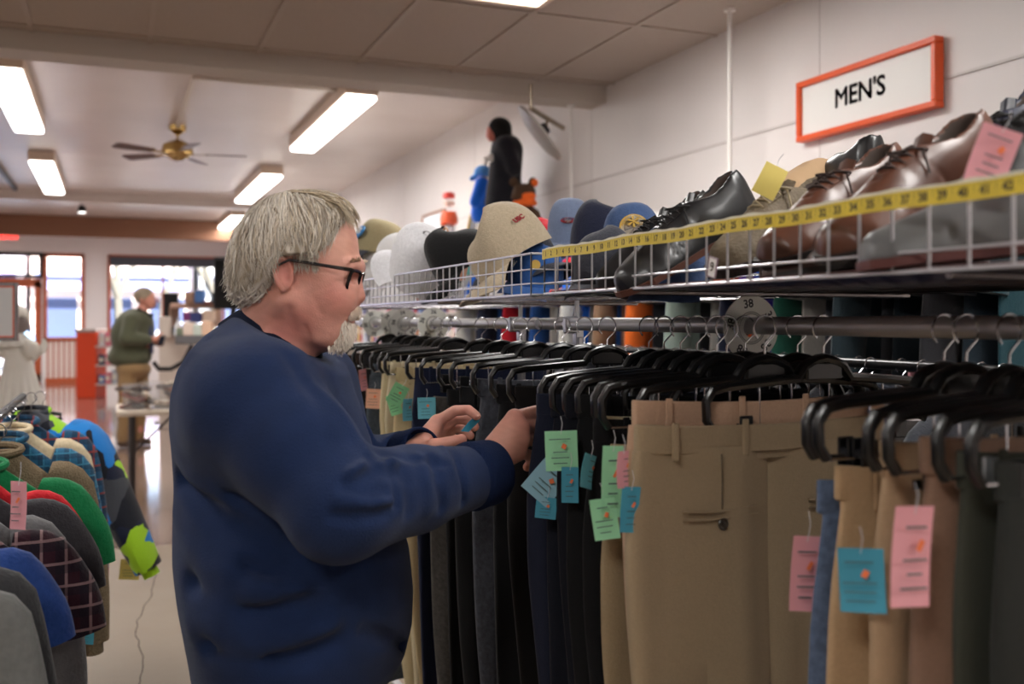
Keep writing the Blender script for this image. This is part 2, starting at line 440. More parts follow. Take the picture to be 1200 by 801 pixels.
# EXIT sign over the door
e = PY(11, 276, YF-.1)
ex = thing('exit_sign', 'small glowing red EXIT sign above the entrance door', 'sign', (e.x, YF, e.z))
b = MB(); b.box((e.x, YF-.03, e.z), (.42, .06, .24), bev=.01); b.build('housing', mat('exit_housing', S(235, 225, 220), .5), ex, smooth=False)
b = MB(); b.text('EXIT', .2, Matrix.Translation((e.x, YF-.062, e.z)) @ Matrix.Rotation(R(90), 4, 'X'), bold=.008); b.build('lettering', mat('exit_red', (1, .05, .04, 1), .5, emit=3.), ex, smooth=False)
# the street outside
slab('ground_street', (-40, YF+T, -.12), (40, 70, -.02), mat('street_asphalt', S(150, 148, 150), .8))
slab('ground_sidewalk', (-40, YF+T, -.02), (40, YF+3.2, .06), mat('sidewalk', S(200, 196, 190), .8))
def building(x0, x1, y, h, col, awn, label):
    t = thing('storefront_building', label, 'building', ((x0+x1)/2, y, 0))
    b = MB(); b.box(((x0+x1)/2, y+3, h/2), (x1-x0, 6, h)); b.build('wall', mat('facade_'+label[:6], col, .8), t, smooth=False)
    b = MB(); b.box(((x0+x1)/2, y-.4, 3.1), (x1-x0-.4, .9, .12), rot=Euler((R(-18), 0, 0)).to_matrix()); b.box(((x0+x1)/2, y-.78, 2.82), (x1-x0-.4, .04, .35)); b.build('awning', mat('awning_'+label[:6], awn, .7), t, smooth=False)
    n = int((x1-x0)/1.8)
    for k in range(n):
        cx = x0+(k+.5)*(x1-x0)/n
        b = MB(); b.box((cx, y-.03, 1.35), (1.35, .06, 2.0)); b.build('window', mat('street_glass', S(70, 80, 110), .1), t, smooth=False)
    return t
building(-14, -3.2, 43, 5.2, S(214, 206, 214), S(132, 118, 176), 'pale street building with a long violet awning seen through the door')
building(-3, 3.2, 44, 4.6, S(206, 186, 176), S(130, 140, 190), 'brick street building with a blue awning across the road')
building(3.4, 14, 43, 6.0, S(226, 224, 220), S(150, 156, 170), 'white street building behind the bare trees')
def car(x, y, col, label, s=1.):
    t = thing('parked_car', label, 'car', (x, y, -.02)); t.scale = (s, s, s)
    prof = [(-2.1, .35), (-2.15, .75), (-1.5, .92), (-.95, 1.38), (.55, 1.42), (1.25, .98), (2.0, .86), (2.15, .4)]
    b = MB(); rings = []
    for yy, k in ((-.85, .92), (-.8, 1.), (.8, 1.), (.85, .92)):
        rings.append([Vector((px*k, yy*(1 if pz < 1 else .82), .35+(pz-.35)*k)) for px, pz in prof])
    b.ring_loft(rings); b.build('car_body', mat('car_'+label[:5], col, .25, .3, coat=.6), t, smooth=False, world=False)
    for sx in (-1.35, 1.35):
        for sy in (-.8, .8):
            q = MB(); q.lathe([(.0, -.1), (.2, -.1), (.33, -.08), (.33, .08), (.2, .1), (0, .1)], 20, Matrix.Translation((sx, sy, .33)) @ Matrix.Rotation(R(90), 4, 'X')); q.build('wheel', mat('tyre', S(30, 30, 32), .8), t, world=False)
    q = MB(); q.grid([[(-1.3, -.87, .95), (1.0, -.87, .95)], [(-.88, -.73, 1.33), (.5, -.73, 1.35)]], thick=.01); q.build('side_window', mat('street_glass', S(70, 80, 110), .1), t, world=False)
    return t
car(-3.4, 33, S(120, 170, 215), 'light blue car parked at the far kerb outside the tall pane')
car(-8.3, 33.5, S(225, 225, 230), 'white car parked outside the entrance door')
car(2.6, 33, S(200, 205, 215), 'silver car parked beneath the bare street trees')
def tree(x, y, h, seed, label):
    r_ = random.Random(seed); b = MB()
    def br(p, d, L, r, k):
        q = p+d*L; m_ = (p+q)/2+Vector((r_.uniform(-1, 1), r_.uniform(-1, 1), 0))*L*.06
        b.tube([p, m_, q], [r, r*.85, r*.7], 6)
        if k == 0: return
        for _ in range(3 if k > 1 else 2):
            nd = (d+Vector((r_.uniform(-.7, .7), r_.uniform(-.7, .7), r_.uniform(-.1, .5)))).normalized()
            br(q, nd, L*.72, r*.62, k-1)
    br(Vector((x, y, 0)), Vector((.06, 0, 1)), h*.33, .15, 4)
    return tag(b.build('street_tree', mat('bark', S(96, 92, 84), .9)), label, 'tree')
tree(ux(132, 29), 29, 6.2, 2, 'bare street tree at the left of the big front window')
tree(ux(186, 38), 38, 6.6, 5, 'bare street tree with forked limbs behind the grey haired shopper')
tree(ux(246, 29), 29, 6.4, 9, 'slim bare street tree at the right of the big front window')
# ------------------------------------------------------------------ lights that hang in the room
m_glow = mat('fluorescent_diffuser', (1, .97, .93, 1), .5, emit=GLOW)
m_fix = mat('fixture_white', S(226, 205, 186), .45)
def strip(x, y0, y1, label, n=2):
    t = thing('strip_light', label, 'light', (x, (y0+y1)/2, ZF-.12), group='strip lights of the far shop floor')
    b = MB(); b.box((x, (y0+y1)/2, ZF-.058), (.27, y1-y0, .11), bev=.01); b.build('housing', m_fix, t, smooth=False)
    for k in range(n):
        L = (y1-y0)/n
        b = MB(); b.box((x, y0+L*(k+.5), ZF-.13), (.25, L-.05, .05), bev=.015); b.build('diffuser', m_glow, t, smooth=False)
    l = light('tube_lamp', 'AREA', (0, 0, -.05), (0, 0, 0), E_STRIP, .24, y1-y0-.1, TUBE_COL, t)
strip(-.72, 7.9, 10.4, 'long strip light at the upper left corner beside the dark ceiling conduit')
strip(-.74, 12.4, 15.3, 'strip light far along the dark ceiling conduit, left of the ceiling fan')
strip(1.85, 7.8, 10.5, 'long strip light nearest above the mannequins, right of the ceiling fan')
strip(1.84, 12.5, 15.4, 'middle strip light above the grey haired man\'s head')
strip(2.03, 17.7, 21.6, 'farthest strip light of the right row, beside the end of the brown header')
strip(-5.2, 8, 10.6, 'strip light of the far left row, out beyond the frame nearest the beam')
strip(-5.2, 13, 15.6, 'strip light of the far left row, out beyond the frame toward the street')
for k, x in enumerate((-6.5, -3.6, -1.0, 1.6)): strip(x, 20.3, 22.4, 'strip light added unseen behind the brown header, %s from the left wall' % ('first', 'second', 'third', 'fourth')[k])  # unseen extra strips, added to brighten the front wall
def troffer(cx, cy, label):
    t = thing('recessed_light', label, 'light', (cx, cy, ZN-.01), group='recessed lights of the tiled ceiling')
    b = MB()
    for sx in (-1, 1): b.box((cx+sx*.29, cy, ZN-.008), (.03, 1.2, .016))
    for sy in (-1, 1): b.box((cx, cy+sy*.59, ZN-.008), (.61, .03, .016))
    b.build('frame', m_fix, t, smooth=False)
    b = MB(); b.box((cx, cy, ZN-.004), (.56, 1.16, .006)); b.build('diffuser', m_glow, t, smooth=False)
    light('troffer_lamp', 'AREA', (0, 0, -.012), (0, 0, 0), E_TROFFER, .55, 1.15, TUBE_COL, t)
troffer(1.725, 4.06, 'recessed ceiling light whose corner shows at the top of the photo')
troffer(1.725, .5, 'recessed ceiling light over the near end of the trouser rack')
troffer(-1.325, 2.93, 'recessed ceiling light over the children\'s clothes rack')
troffer(-1.325, -.73, 'recessed ceiling light behind the photographer')
troffer(-4.37, 2.93, 'recessed ceiling light far to the left of the clothes rack')
troffer(1.725, -2.0, 'recessed ceiling light at the back wall')
# small spot
t = thing('spot_light', 'small lit track spot below the cross beam near the entrance', 'light', PY(96, 245, 17))
b = MB(); q = PY(96, 245, 17); b.tube([q+Vector((0, 0, .25)), q+Vector((0, 0, .05))], .015); b.lathe([(.0, .06), (.05, .05), (.07, -.05)], 14, Matrix.Translation(q)); b.build('housing', m_dkfr, t)
b = MB(); b.lathe([(0, -.055), (.062, -.05), (0, -.045)], 14, Matrix.Translation(q)); b.build('bulb', m_glow, t)
# ceiling fan
fx, fy = P(208, 170, 9.78).x, P(208, 170, 9.78).y
t = thing('ceiling_fan', 'brass ceiling fan with dark wooden blades hanging from the far ceiling', 'ceiling fan', (fx, fy, ZF))
brass = mat('antique_brass', S(190, 160, 105), .25, 1.)
b = MB(); b.lathe([(0, ZF), (.085, ZF), (.08, ZF-.05), (.03, ZF-.09), (.0, ZF-.09)], 20, Matrix.Translation((fx, fy, 0))); b.build('canopy', brass, t)
b = MB(); b.tube([(fx, fy, ZF-.08), (fx, fy, ZF-.2)], .014, 10); b.build('down_rod', brass, t)
hz = PY(208, 177, fy).z
b = MB(); b.lathe([(0, hz+.1), (.06, hz+.1), (.135, hz+.06), (.15, hz+.01), (.15, hz-.03), (.1, hz-.06), (.05, hz-.09), (0, hz-.1)], 24, Matrix.Translation((fx, fy, 0))); b.build('motor_housing', brass, t)
for k in range(5):
    a = R(72*k-8)
    Mx = Matrix.Translation((fx, fy, hz-.03)) @ Matrix.Rotation(a, 4, 'Z') @ Matrix.Rotation(R(11), 4, 'X')
    b = MB(); b.M = Mx; b.box((.2, 0, 0), (.16, .03, .008)); b.build('blade_bracket', brass, t, smooth=False)
    b = MB(); b.M = Mx; pr = [(.26, .05), (.45, .066), (.62, .07), (.655, .05)]
    b.grid([[(x, -wd, 0) for x, wd in pr], [(x, wd, 0) for x, wd in pr]], thick=.008); b.build('blade', mat('dark_walnut_blade', S(84, 46, 36), .4), t, smooth=False)
# rods from the ceiling carrying the wall shelf
for (u, top, lab) in ((855, ZN, 'white ceiling rod dropping behind the black laced shoes'), (669, ZN, 'white ceiling rod dropping behind the caps beside the round mirror')):
    q = PX(u, 100, 2.95)
    zt_ = ZN if q.y < YB else 2.93
    t = thing('hanging_rod', lab, 'rod', (q.x, q.y, 1.98))
    b = MB(); b.tube([(q.x, q.y, 1.98), (q.x, q.y, zt_-.01)], .012, 10); b.build('rod', mat('white_rod', S(225, 220, 216), .4), t)
    b = MB(); b.lathe([(0, zt_-.012), (.03, zt_-.012), (.03, zt_), (0, zt_)], 14, Matrix.Translation((q.x, q.y, 0))); b.build('flange', mat('white_rod', S(225, 220, 216), .4), t)
    b = MB()
    for k in range(4): b.box((q.x, q.y-.012, 2.06+k*.035), (.012, .004, .016))
    b.build('slotted_holes', m_dkfr, t, smooth=False)
# wall shelf
b = MB(); b.box((2.83, 11.2, 1.965), (.62, 14.6, .03)); tag(b.build('wall_shelf', mat('white_shelf', S(228, 224, 220), .5), smooth=False), 'long white display shelf running high along the right wall', 'shelf')
# MEN'S sign
s0 = PX(943, 100, XW); s1 = PX(1108, 100, XW); yb, yf = s0.y, s1.y
zt_l = PX(943, 98, XW).z; zb_l = PX(946, 168, XW).z; zt_r = PX(1108, 43, XW).z; zb_r = PX(1108, 125, XW).z
zc = (zt_l+zb_l+zt_r+zb_r)/4; hh = ((zt_l-zb_l)+(zt_r-zb_r))/2; L = yb-yf; yc = (yb+yf)/2
tilt = math.atan2(((zt_r+zb_r)-(zt_l+zb_l))/2, L)
t = thing('department_sign', "white MEN'S sign in an orange wooden frame on the panelled wall", 'sign', (XW, yc, zc))
Ms = Matrix.Translation((XW-.03, yc, zc)) @ Matrix(((0, 0, -1, 0), (-1, 0, 0, 0), (0, 1, 0, 0), (0, 0, 0, 1))) @ Matrix.Rotation(tilt, 4, 'Z')
b = MB(); b.M = Ms; fw = .027
for sy in (-1, 1): b.box((0, sy*(hh/2-fw/2), 0), (L, fw, .05), bev=.004)
for sx in (-1, 1): b.box((sx*(L/2-fw/2), 0, 0), (fw, hh-2*fw, .05), bev=.004)
b.build('frame', mat('orange_wood', S(224, 84, 30), .4), t, smooth=False)
b = MB(); b.M = Ms; b.box((0, 0, -.005), (L-2*fw, hh-2*fw, .02)); b.build('board', mat('sign_white', S(226, 224, 220), .5), t, smooth=False)
b = MB()
for ox, oy in ((0, 0), (.003, 0), (-.003, 0), (0, .003), (0, -.003)): b.text("MEN'S", hh*.42, Ms @ Matrix.Translation((-.02+ox, .01+oy, .0065))); b.build('lettering', mat('sign_letter', S(60, 58, 58), .5), t, smooth=False)
# convex mirror, bracket to the beam
mc = P(627, 160, 6.45)
t = thing('convex_mirror', 'round grey safety mirror seen edge on below the ceiling beam', 'mirror', mc)
nrm = Vector((-.78, -.1, -.58)).normalized(); nrm = Vector((-.72, .28, -.62)).normalized()
Mm = Matrix.Translation(mc) @ nrm.to_track_quat('Z', 'Y').to_matrix().to_4x4()
b = MB(); b.M = Mm; b.lathe([(0, .0), (.09, -.004), (.17, -.012), (.212, -.03), (.218, -.03), (.216, -.045), (.1, -.055), (0, -.06)][::-1], 40); b.build('dish', mat('mirror_grey', S(150, 142, 136), .4, .2), t)
b = MB(); b.M = Mm; b.lathe([(0, -.1), (.035, -.1), (.05, -.055), (0, -.055)][::-1], 20); b.build('hub', m_dkfr, t)
b = MB(); a0 = mc-nrm*.09; a1 = P(660, 150, 6.75); a2 = P(622, 127, 6.3); b.tube([a1, (a1+a2)/2, a2], .016, 10); b.tube([a2, Vector((a2.x, min(6.3, a2.y), 2.932))], .012, 8); b.tube([a0, (a1+a2)/2], .011, 10); b.build('bracket', mat('bracket_metal', S(150, 136, 120), .35, .6), t)
# ------------------------------------------------------------------ the shopper in the blue sweatshirt
def H(u, v, Z=1.68): return ((u-600)*Z/FPX, Z, EYE+(375-v)*Z/FPX)       # right, depth, height seen from where one stands
R0 = H(350, 375)[0]
def person_root(r0, d0, label):
    wx = r0*math.cos(YAW)+d0*math.sin(YAW); wy = -r0*math.sin(YAW)+d0*math.cos(YAW)
    return thing('person', label, 'person', (wx, wy, 0), -YAW)
man = person_root(R0, 1.68, 'person with grey hair, glasses and navy blue sweatshirt going through the hanging trousers')
OFF = (R0, 1.68, 0)
def torso_f(zs, back, front, rys, yc, grow=0.):
    zs = np.array(zs); o = np.argsort(zs); zs = zs[o]; bk = np.array(back)[o]; fr = np.array(front)[o]; ry_ = np.array(rys)[o]
    def f(p):
        z = p[:, 2]; cx = np.interp(z, zs, (bk+fr)/2); rx = np.maximum(np.interp(z, zs, (fr-bk)/2)+grow, .035); ry = np.maximum(np.interp(z, zs, ry_)+grow, .035)
        q = np.sqrt(((p[:, 0]-cx)/rx)**2+((p[:, 1]-yc)/ry)**2)
        d = (q-1)*np.minimum(rx, ry)*.8
        return smax(smax(d, zs[0]-z, .01), z-zs[-1], .02).astype(np.float32)
    return f
# outline of the back and the belly read at several heights (pixels on the body's middle plane)
vv = [362, 375, 392, 410, 432, 460, 495, 540, 600, 650, 700, 740, 775, 800]
bk = [284, 268, 247, 232, 219, 210, 204, 203, 205, 209, 215, 221, 228, 236]
fr = [345, 372, 388, 398, 406, 412, 424, 445, 468, 479, 482, 480, 472, 458]
ry = [.062, .105, .16, .205, .226, .236, .238, .238, .242, .246, .246, .24, .232, .222]
zz = [H(0, v)[2] for v in vv]; bx = [H(u, 0)[0] for u in bk]; fx_ = [H(u, 0)[0] for u in fr]
TY = 1.70
shirt_t = torso_f(zz, bx, fx_, ry, TY)
def interp_tilt(f, ang=0): return f
SHR = H(302, 474, 1.505); ELR = H(398, 592, 1.405); WRR = H(560, 556, 1.64)
SHL = (SHR[0], 1.90, SHR[2]); ELL = H(400, 560, 1.97); WRL = H(482, 532, 1.81)
def lerp3(a, b, t): return tuple(a[i]+(b[i]-a[i])*t for i in range(3))
def seg3(pts, rs): return chain(pts, rs)
sleeveR = [('+', rc(SHR, lerp3(SHR, ELR, .5), .096, .085), .05), ('+', rc(lerp3(SHR, ELR, .5), ELR, .084, .076), .03),
           ('+', rc(ELR, lerp3(ELR, WRR, .5), .076, .062), .02), ('+', rc(lerp3(ELR, WRR, .5), lerp3(ELR, WRR, .93), .062, .054), .02)]
sleeveL = [('+', rc(SHL, ELL, .09, .068), .05), ('+', rc(ELL, lerp3(ELL, WRL, .93), .064, .046), .03)]
# folds of the sweatshirt: ridges (+) and creases (-) along short curves
folds = []
def fold(pts, amp, wd):
    P3 = [H(*q) for q in pts]; folds.append((chain(P3, [0]*len(P3)), amp, wd))
for pts, amp, wd in [([(383, 440, 1.47), (425, 492, 1.45), (447, 530, 1.43)], -.008, .016), ([(372, 436, 1.46), (412, 490, 1.43), (434, 530, 1.40)], .005, .016),
                  ([(420, 564, 1.335), (446, 550, 1.37), (470, 552, 1.40)], -.015, .009), ([(436, 534, 1.38), (446, 560, 1.35), (440, 588, 1.33)], -.010, .007), ([(452, 536, 1.40), (466, 562, 1.38), (464, 592, 1.38)], -.007, .007), ([(456, 530, 1.42), (490, 538, 1.46), (520, 548, 1.50)], -.005, .008), ([(300, 412, 1.53), (268, 432, 1.50), (256, 480, 1.47), (262, 540, 1.455)], -.0035, .006), ([(404, 572, 1.33), (428, 576, 1.33), (455, 574, 1.36)], -.008, .009),
                  ([(415, 552, 1.34), (440, 540, 1.37), (466, 538, 1.42)], .008, .012), ([(400, 583, 1.33), (430, 588, 1.33), (462, 586, 1.36)], .006, .010),
                  ([(392, 602, 1.33), (425, 606, 1.33), (458, 600, 1.36)], -.006, .010), ([(447, 520, 1.42), (440, 545, 1.37), (424, 566, 1.33)], -.009, .010),
                  ([(505, 540, 1.49), (517, 565, 1.46), (514, 592, 1.475)], -.006, .009), ([(492, 538, 1.47), (503, 565, 1.44), (500, 596, 1.45)], .005, .010),
                  ([(530, 524, 1.55), (540, 552, 1.52), (540, 585, 1.53)], -.006, .008), ([(520, 524, 1.55), (529, 552, 1.50), (528, 585, 1.51)], .005, .008), ([(470, 545, 1.42), (482, 570, 1.395), (480, 600, 1.405)], -.005, .009),
                  ([(222, 560, 1.56), (262, 610, 1.48), (330, 640, 1.46)], -.012, .020), ([(240, 530, 1.54), (285, 590, 1.47), (350, 628, 1.45)], -.006, .014),
                  ([(235, 680, 1.52), (300, 712, 1.47), (380, 712, 1.46)], -.009, .022), ([(330, 655, 1.46), (390, 676, 1.45), (440, 668, 1.50)], -.012, .020), ([(300, 690, 1.455), (370, 694, 1.452), (430, 694, 1.48)], .006, .020),
                  ([(250, 750, 1.50), (330, 768, 1.475), (410, 750, 1.49)], -.010, .018), ([(235, 730, 1.52), (300, 744, 1.475), (390, 735, 1.48)], .006, .02), ([(430, 740, 1.53), (462, 752, 1.62), (468, 756, 1.7)], -.010, .012),
                  ([(248, 430, 1.52), (262, 490, 1.46), (296, 560, 1.44)], -.005, .012), ([(335, 420, 1.47), (366, 470, 1.43), (380, 520, 1.39)], -.004, .016), ([(250, 400, 1.58), (290, 410, 1.52), (340, 440, 1.47)], -.003, .014),
                  ([(218, 600, 1.58), (235, 640, 1.52), (270, 665, 1.47)], .006, .018), ([(260, 650, 1.49), (310, 668, 1.46), (350, 664, 1.45)], -.006, .014), ([(290, 600, 1.46), (330, 655, 1.45), (340, 720, 1.45)], -.003, .014)]:
    fold(pts, amp, wd)
nse = [(rnd.uniform(-9, 9), rnd.uniform(-9, 9), rnd.uniform(-14, 14), rnd.uniform(0, 6.28)) for _ in range(9)]
def wob(f, amp, sc=1.):
    def g(p):
        s = 0
        for a, b_, c_, ph in nse: s = s+np.sin((p[:, 0]*a+p[:, 1]*b_+p[:, 2]*c_)*sc*1.6+ph)
        return f(p)+amp*s/3
    return g
def dented(f, lst, k_=1.):
    """raise (+) or press in (-) the surface along short curves, fading out with distance"""
    def g(p):
        d = f(p); c = (p.min(0)+p.max(0))/2; r = float(np.linalg.norm(p.max(0)-c)); cc = c[None].astype(np.float32)
        for h_, amp, wd in lst:
            if float(h_(cc)[0])-r > wd*3: continue
            d = d-amp*k_*np.exp(-(h_(p)/wd)**2)
        return d
    return g
cb_, cf_ = Vector(H(281, 366)), Vector(H(369, 411)); NAX = (cf_-cb_).normalized(); NAZ = NAX.cross(Vector((0, 1, 0)))
if NAZ.z < 0: NAZ = -NAZ
NAZ.normalize()
def under_collar(f):
    c = np.array(cb_, np.float32)-np.array(NAZ, np.float32)*.004; n_ = np.array(NAZ, np.float32)
    return lambda p: smax(f(p), (p-c) @ n_, .012)
shirt = dented(comb([('+', under_collar(shirt_t), 0)]+sleeveR+sleeveL), folds, 1.35)
dirR = np.array(WRR)-np.array(ELR); dirR /= np.linalg.norm(dirR); dirL = np.array(WRL)-np.array(ELL); dirL /= np.linalg.norm(dirL)
def cut_wrists(f):
    a = np.array(lerp3(ELR, WRR, .93), np.float32); b_ = np.array(lerp3(ELL, WRL, .93), np.float32); ndr = dirR.astype(np.float32); ndl = dirL.astype(np.float32)
    def g(p):
        d = f(p); qa = p-a; qb = p-b_
        ca = np.where((qa*qa).sum(1) < .02, qa @ ndr, -1); cb = np.where((qb*qb).sum(1) < .02, qb @ ndl, -1)
        return np.maximum(np.maximum(d, ca), cb)
    return g
shirt = cut_wrists(wob(shirt, .0035))
m_sweat = mat('navy_sweatshirt', S(29, 44, 78), .92, bump=(420, .3), var=(24, .6, S(25, 38, 68)), sheen=.08, spec=.1)
m_rib = mat('navy_rib', S(22, 34, 64), .95, bump=(300, .5, (1, 1, .05)), spec=.1)
sw = sdf_obj('sweatshirt', shirt, (-.62, 1.25, .78), (.02, 2.1, EYE+.03), .0048, m_sweat, man, OFF, world=False)
def ring_band(name, pts_r, w, th, m, parent):
    """closed band following rings: list of (center, axisX, axisY, rx, ry, offset)"""
    b = MB(); b.ring_loft(pts_r, cap=False); return b.build(name, m, parent, world=False)
def cuff(Rw, dr, rad, Lc, parent, squash=1.):
    c0 = Vector(Rw)-Vector(OFF); d = Vector(dr); a = d.cross(Vector((0, 0, 1))).normalized(); u_ = a.cross(d)
    prof = [(-.012, rad*.9), (-.004, rad*1.0), (.004, rad*1.03), (.02, rad*1.0), (.045, rad*.985), (Lc, rad*.97), (Lc+.003, rad*.93), (Lc+.001, rad*.86), (Lc-.025, rad*.8)]
    b = MB(); b.ring_loft([[c0+d*x+(a*math.cos(q)*squash+u_*math.sin(q))*r_ for q in [6.2832*k/40 for k in range(40)]] for x, r_ in prof], cap=True)
    return b.build('cuff', m_rib, parent, world=False)
cuff(lerp3(ELR, WRR, .93), dirR, .0555, .052, sw); cuff(lerp3(ELL, WRL, .93), dirL, .045, .05, sw)
# collar: tilted ring round the neck
cb_c = tuple(cb_); cb_ = cb_-Vector(OFF); cf_ = cf_-Vector(OFF)
cc = (cb_+cf_)/2; ax = (cf_-cb_)/2; rxn = ax.length; axn = NAX; ayn = Vector((0, 1, 0)); azn = NAZ
cc.y = TY-OFF[1]
def nring(sc, h, sy=.076): return [cc+axn*math.cos(q)*rxn*sc+ayn*math.sin(q)*sy*sc+azn*(h-.012*math.sin(q)**2) for q in [6.2832*k/48 for k in range(48)]]
b = MB(); b.ring_loft([nring(1.34, -.03, .088), nring(1.2, -.010, .084), nring(1.08, .004, .082), nring(1.01, .014, .079), nring(.96, .014, .076), nring(.93, .004, .074), nring(.93, -.03, .074)], cap=False)
b.build('collar', mat('collar_rib', S(20, 26, 44), .95, bump=(300, .4), spec=.1), sw, world=False)
# ---- skin: one continuous surface from head to fingertips
def HH(u, v, dy=0., Z=1.68):
    a = H(u, v, Z); return (a[0], Z+dy, a[2])
px = 1.68/FPX
def E(u, v, dy, rx, ry_, rz, rot=None): return ell(HH(u, v, dy), (rx*px, ry_, rz*px), rot)
head = [('+', E(349, 292, 0, 61, .079, 60), 0), ('+', E(383, 296, 0, 35, .064, 52), .03),           # skull, forehead
        ('+', E(378, 340, 0, 42, .060, 50), .03),
        ('+', rc(HH(346, 352, -.052), HH(386, 388, -.024), .026, .024), .03), ('+', rc(HH(346, 352, .052), HH(386, 388, .024), .026, .024), .03),
        ('+', E(371, 386, 0, 24, .046, 20), .03), ('+', rc(HH(352, 384), HH(383, 387), .034, .024), .03),           # throat and jowls
        ('+', E(400, 387, 0, 12.5, .026, 13), .02),                                                                 # chin
        ('+', rc(HH(414.5, 313, -.034), HH(415.5, 312, .034), .0105, .0105), .016), ('+', rc(HH(417, 313, -.015), HH(417, 313, .015), .010, .010), .016),
        ('+', E(394, 349, -.034, 20, .025, 20), .035), ('+', E(394, 349, .034, 20, .025, 20), .035),                     # cheeks
        ('+', rc(HH(413, 318), HH(419.5, 346), .0075, .0105), .013), ('+', E(419, 347.5, 0, 8.5, .0125, 7), .006),
        ('+', E(414, 350, -.013, 6.5, .006, 5), .005), ('+', E(414, 350, .013, 6.5, .006, 5), .005),               # nostril wings
        ('+', E(404, 363, 0, 10, .028, 11), .012),
        ('+', rc(HH(410.5, 367.5, -.014), HH(410.5, 367.5, .014), .005, .005), .006), ('+', rc(HH(409, 375, -.013), HH(409, 375, .013), .006, .006), .006),
        ('-', E(412.5, 371.5, 0, 8, .026, .9), .003),
        ('-', E(415, 325, -.030, 9, .013, 7.5), .010), ('-', E(415, 325, .030, 9, .013, 7.5), .010),
        ('+', E(405.5, 326.5, -.031, 9.2, .0132, 9.2), .004), ('+', E(405.5, 326.5, .031, 9.2, .0132, 9.2), .004),
        ('+', rc(HH(408, 320.5, -.041), HH(413.5, 320, -.026), .0035, .0035), .005), ('+', rc(HH(408, 334, -.042), HH(413, 334.5, -.026), .003, .003), .007)]
wrinkles = []
for sg in (-1, 1):
    for pts, amp, wd in [([(409, 349, .022), (404, 357, .036), (400, 370, .040)], -.0018, .004), ([(402, 352, .045), (397, 366, .046)], .0012, .007), ([(396, 376, .040), (391, 392, .046)], -.0014, .004),
                         ([(391, 326, .070), (384, 323, .074)], -.0018, .002), ([(391, 330, .070), (385, 332, .074)], -.0018, .002), ([(409, 337, .040), (415, 339, .024)], -.0022, .0035),
                         ([(413, 298, .0), (410, 298, .030), (404, 297, .05)], -.0016, .0025), ([(411, 290, 0), (408, 290, .03), (400, 289, .05)], -.0014, .0025),
                         ([(378, 352, .062), (384, 366, .058)], -.0018, .006), ([(374, 397, .052), (386, 399, .035)], .004, .008), ([(366, 382, .058), (372, 396, .05)], -.003, .005), ([(350, 362, .072), (352, 395, .062), (345, 415, .06)], -.003, .007), ([(335, 355, .070), (322, 385, .064), (312, 405, .06)], .003, .012)]:
        wrinkles.append((chain([HH(u, v, sg*y) for u, v, y in pts], [0]*len(pts)), amp, wd))
    wrinkles.append((chain([HH(350, 313, sg*.089), HH(346, 321, sg*.089), HH(350, 330, sg*.089)], [0]*3), -.0075, .0048)); wrinkles.append((chain([HH(349, 309, sg*.088), HH(341, 312, sg*.090), HH(340, 328, sg*.089)], [0]*3), -.0028, .0026))
for sgn in (-1, 1):      # ears: bowl with rim and lobe
    yy = sgn*.079
    head += [('+', E(346, 324, yy, 10.5, .0075, 19, ), .005), ('-', E(348.5, 320, yy+sgn*.010, 6.5, .0095, 12.5), .003),
             ('+', chain([HH(351, 309, yy+sgn*.002), HH(345, 305.5, yy+sgn*.006), HH(337.5, 309, yy+sgn*.008), HH(335.5, 321, yy+sgn*.008), HH(338, 333, yy+sgn*.005), HH(344, 341, yy+sgn*.002)], [.0032, .0036, .0036, .0034, .0036, .005]), .003),
             ('+', chain([HH(352, 326, yy+sgn*.001), HH(354, 331, yy+sgn*.001), HH(350, 338, yy)], [.003, .0035, .004]), .003)]
neck = [('+', rc(HH(325, 345), HH(319, 425), .056, .055), .03), ('+', rc(HH(337, 372), HH(330, 425), .044, .045), .03)]
def finger(js, r0_, r1_): return chain([H(*j) for j in js], list(np.linspace(r0_, r1_, len(js))))
RH = dict(w=(557, 552, 1.645), index=[(603, 489, 1.715), (628, 482, 1.77), (640, 488, 1.81), (643, 500, 1.83)], middle=[(611, 501, 1.71), (629, 498, 1.765), (638, 507, 1.80), (638, 517, 1.82)],
          ring=[(612, 515, 1.705), (628, 515, 1.755), (634, 525, 1.785), (632, 534, 1.80)], little=[(607, 530, 1.70), (620, 533, 1.735), (623, 541, 1.75), (618, 547, 1.752)],
          thumb=[(568, 528, 1.70), (592, 503, 1.765), (612, 494, 1.80), (630, 493, 1.82)])
LH = dict(w=(482, 533, 1.81), index=[(512, 494, 1.835), (533, 481, 1.825), (549, 480, 1.81), (558, 487, 1.80)], middle=[(514, 503, 1.85), (535, 490, 1.85), (550, 492, 1.84), (556, 500, 1.835)],
          ring=[(514, 512, 1.86), (533, 501, 1.87), (546, 504, 1.865), (551, 510, 1.86)], little=[(511, 520, 1.865), (528, 512, 1.88), (538, 515, 1.88), (543, 521, 1.875)],
          thumb=[(490, 531, 1.795), (509, 522, 1.785), (527, 518, 1.785), (541, 514.5, 1.785)])
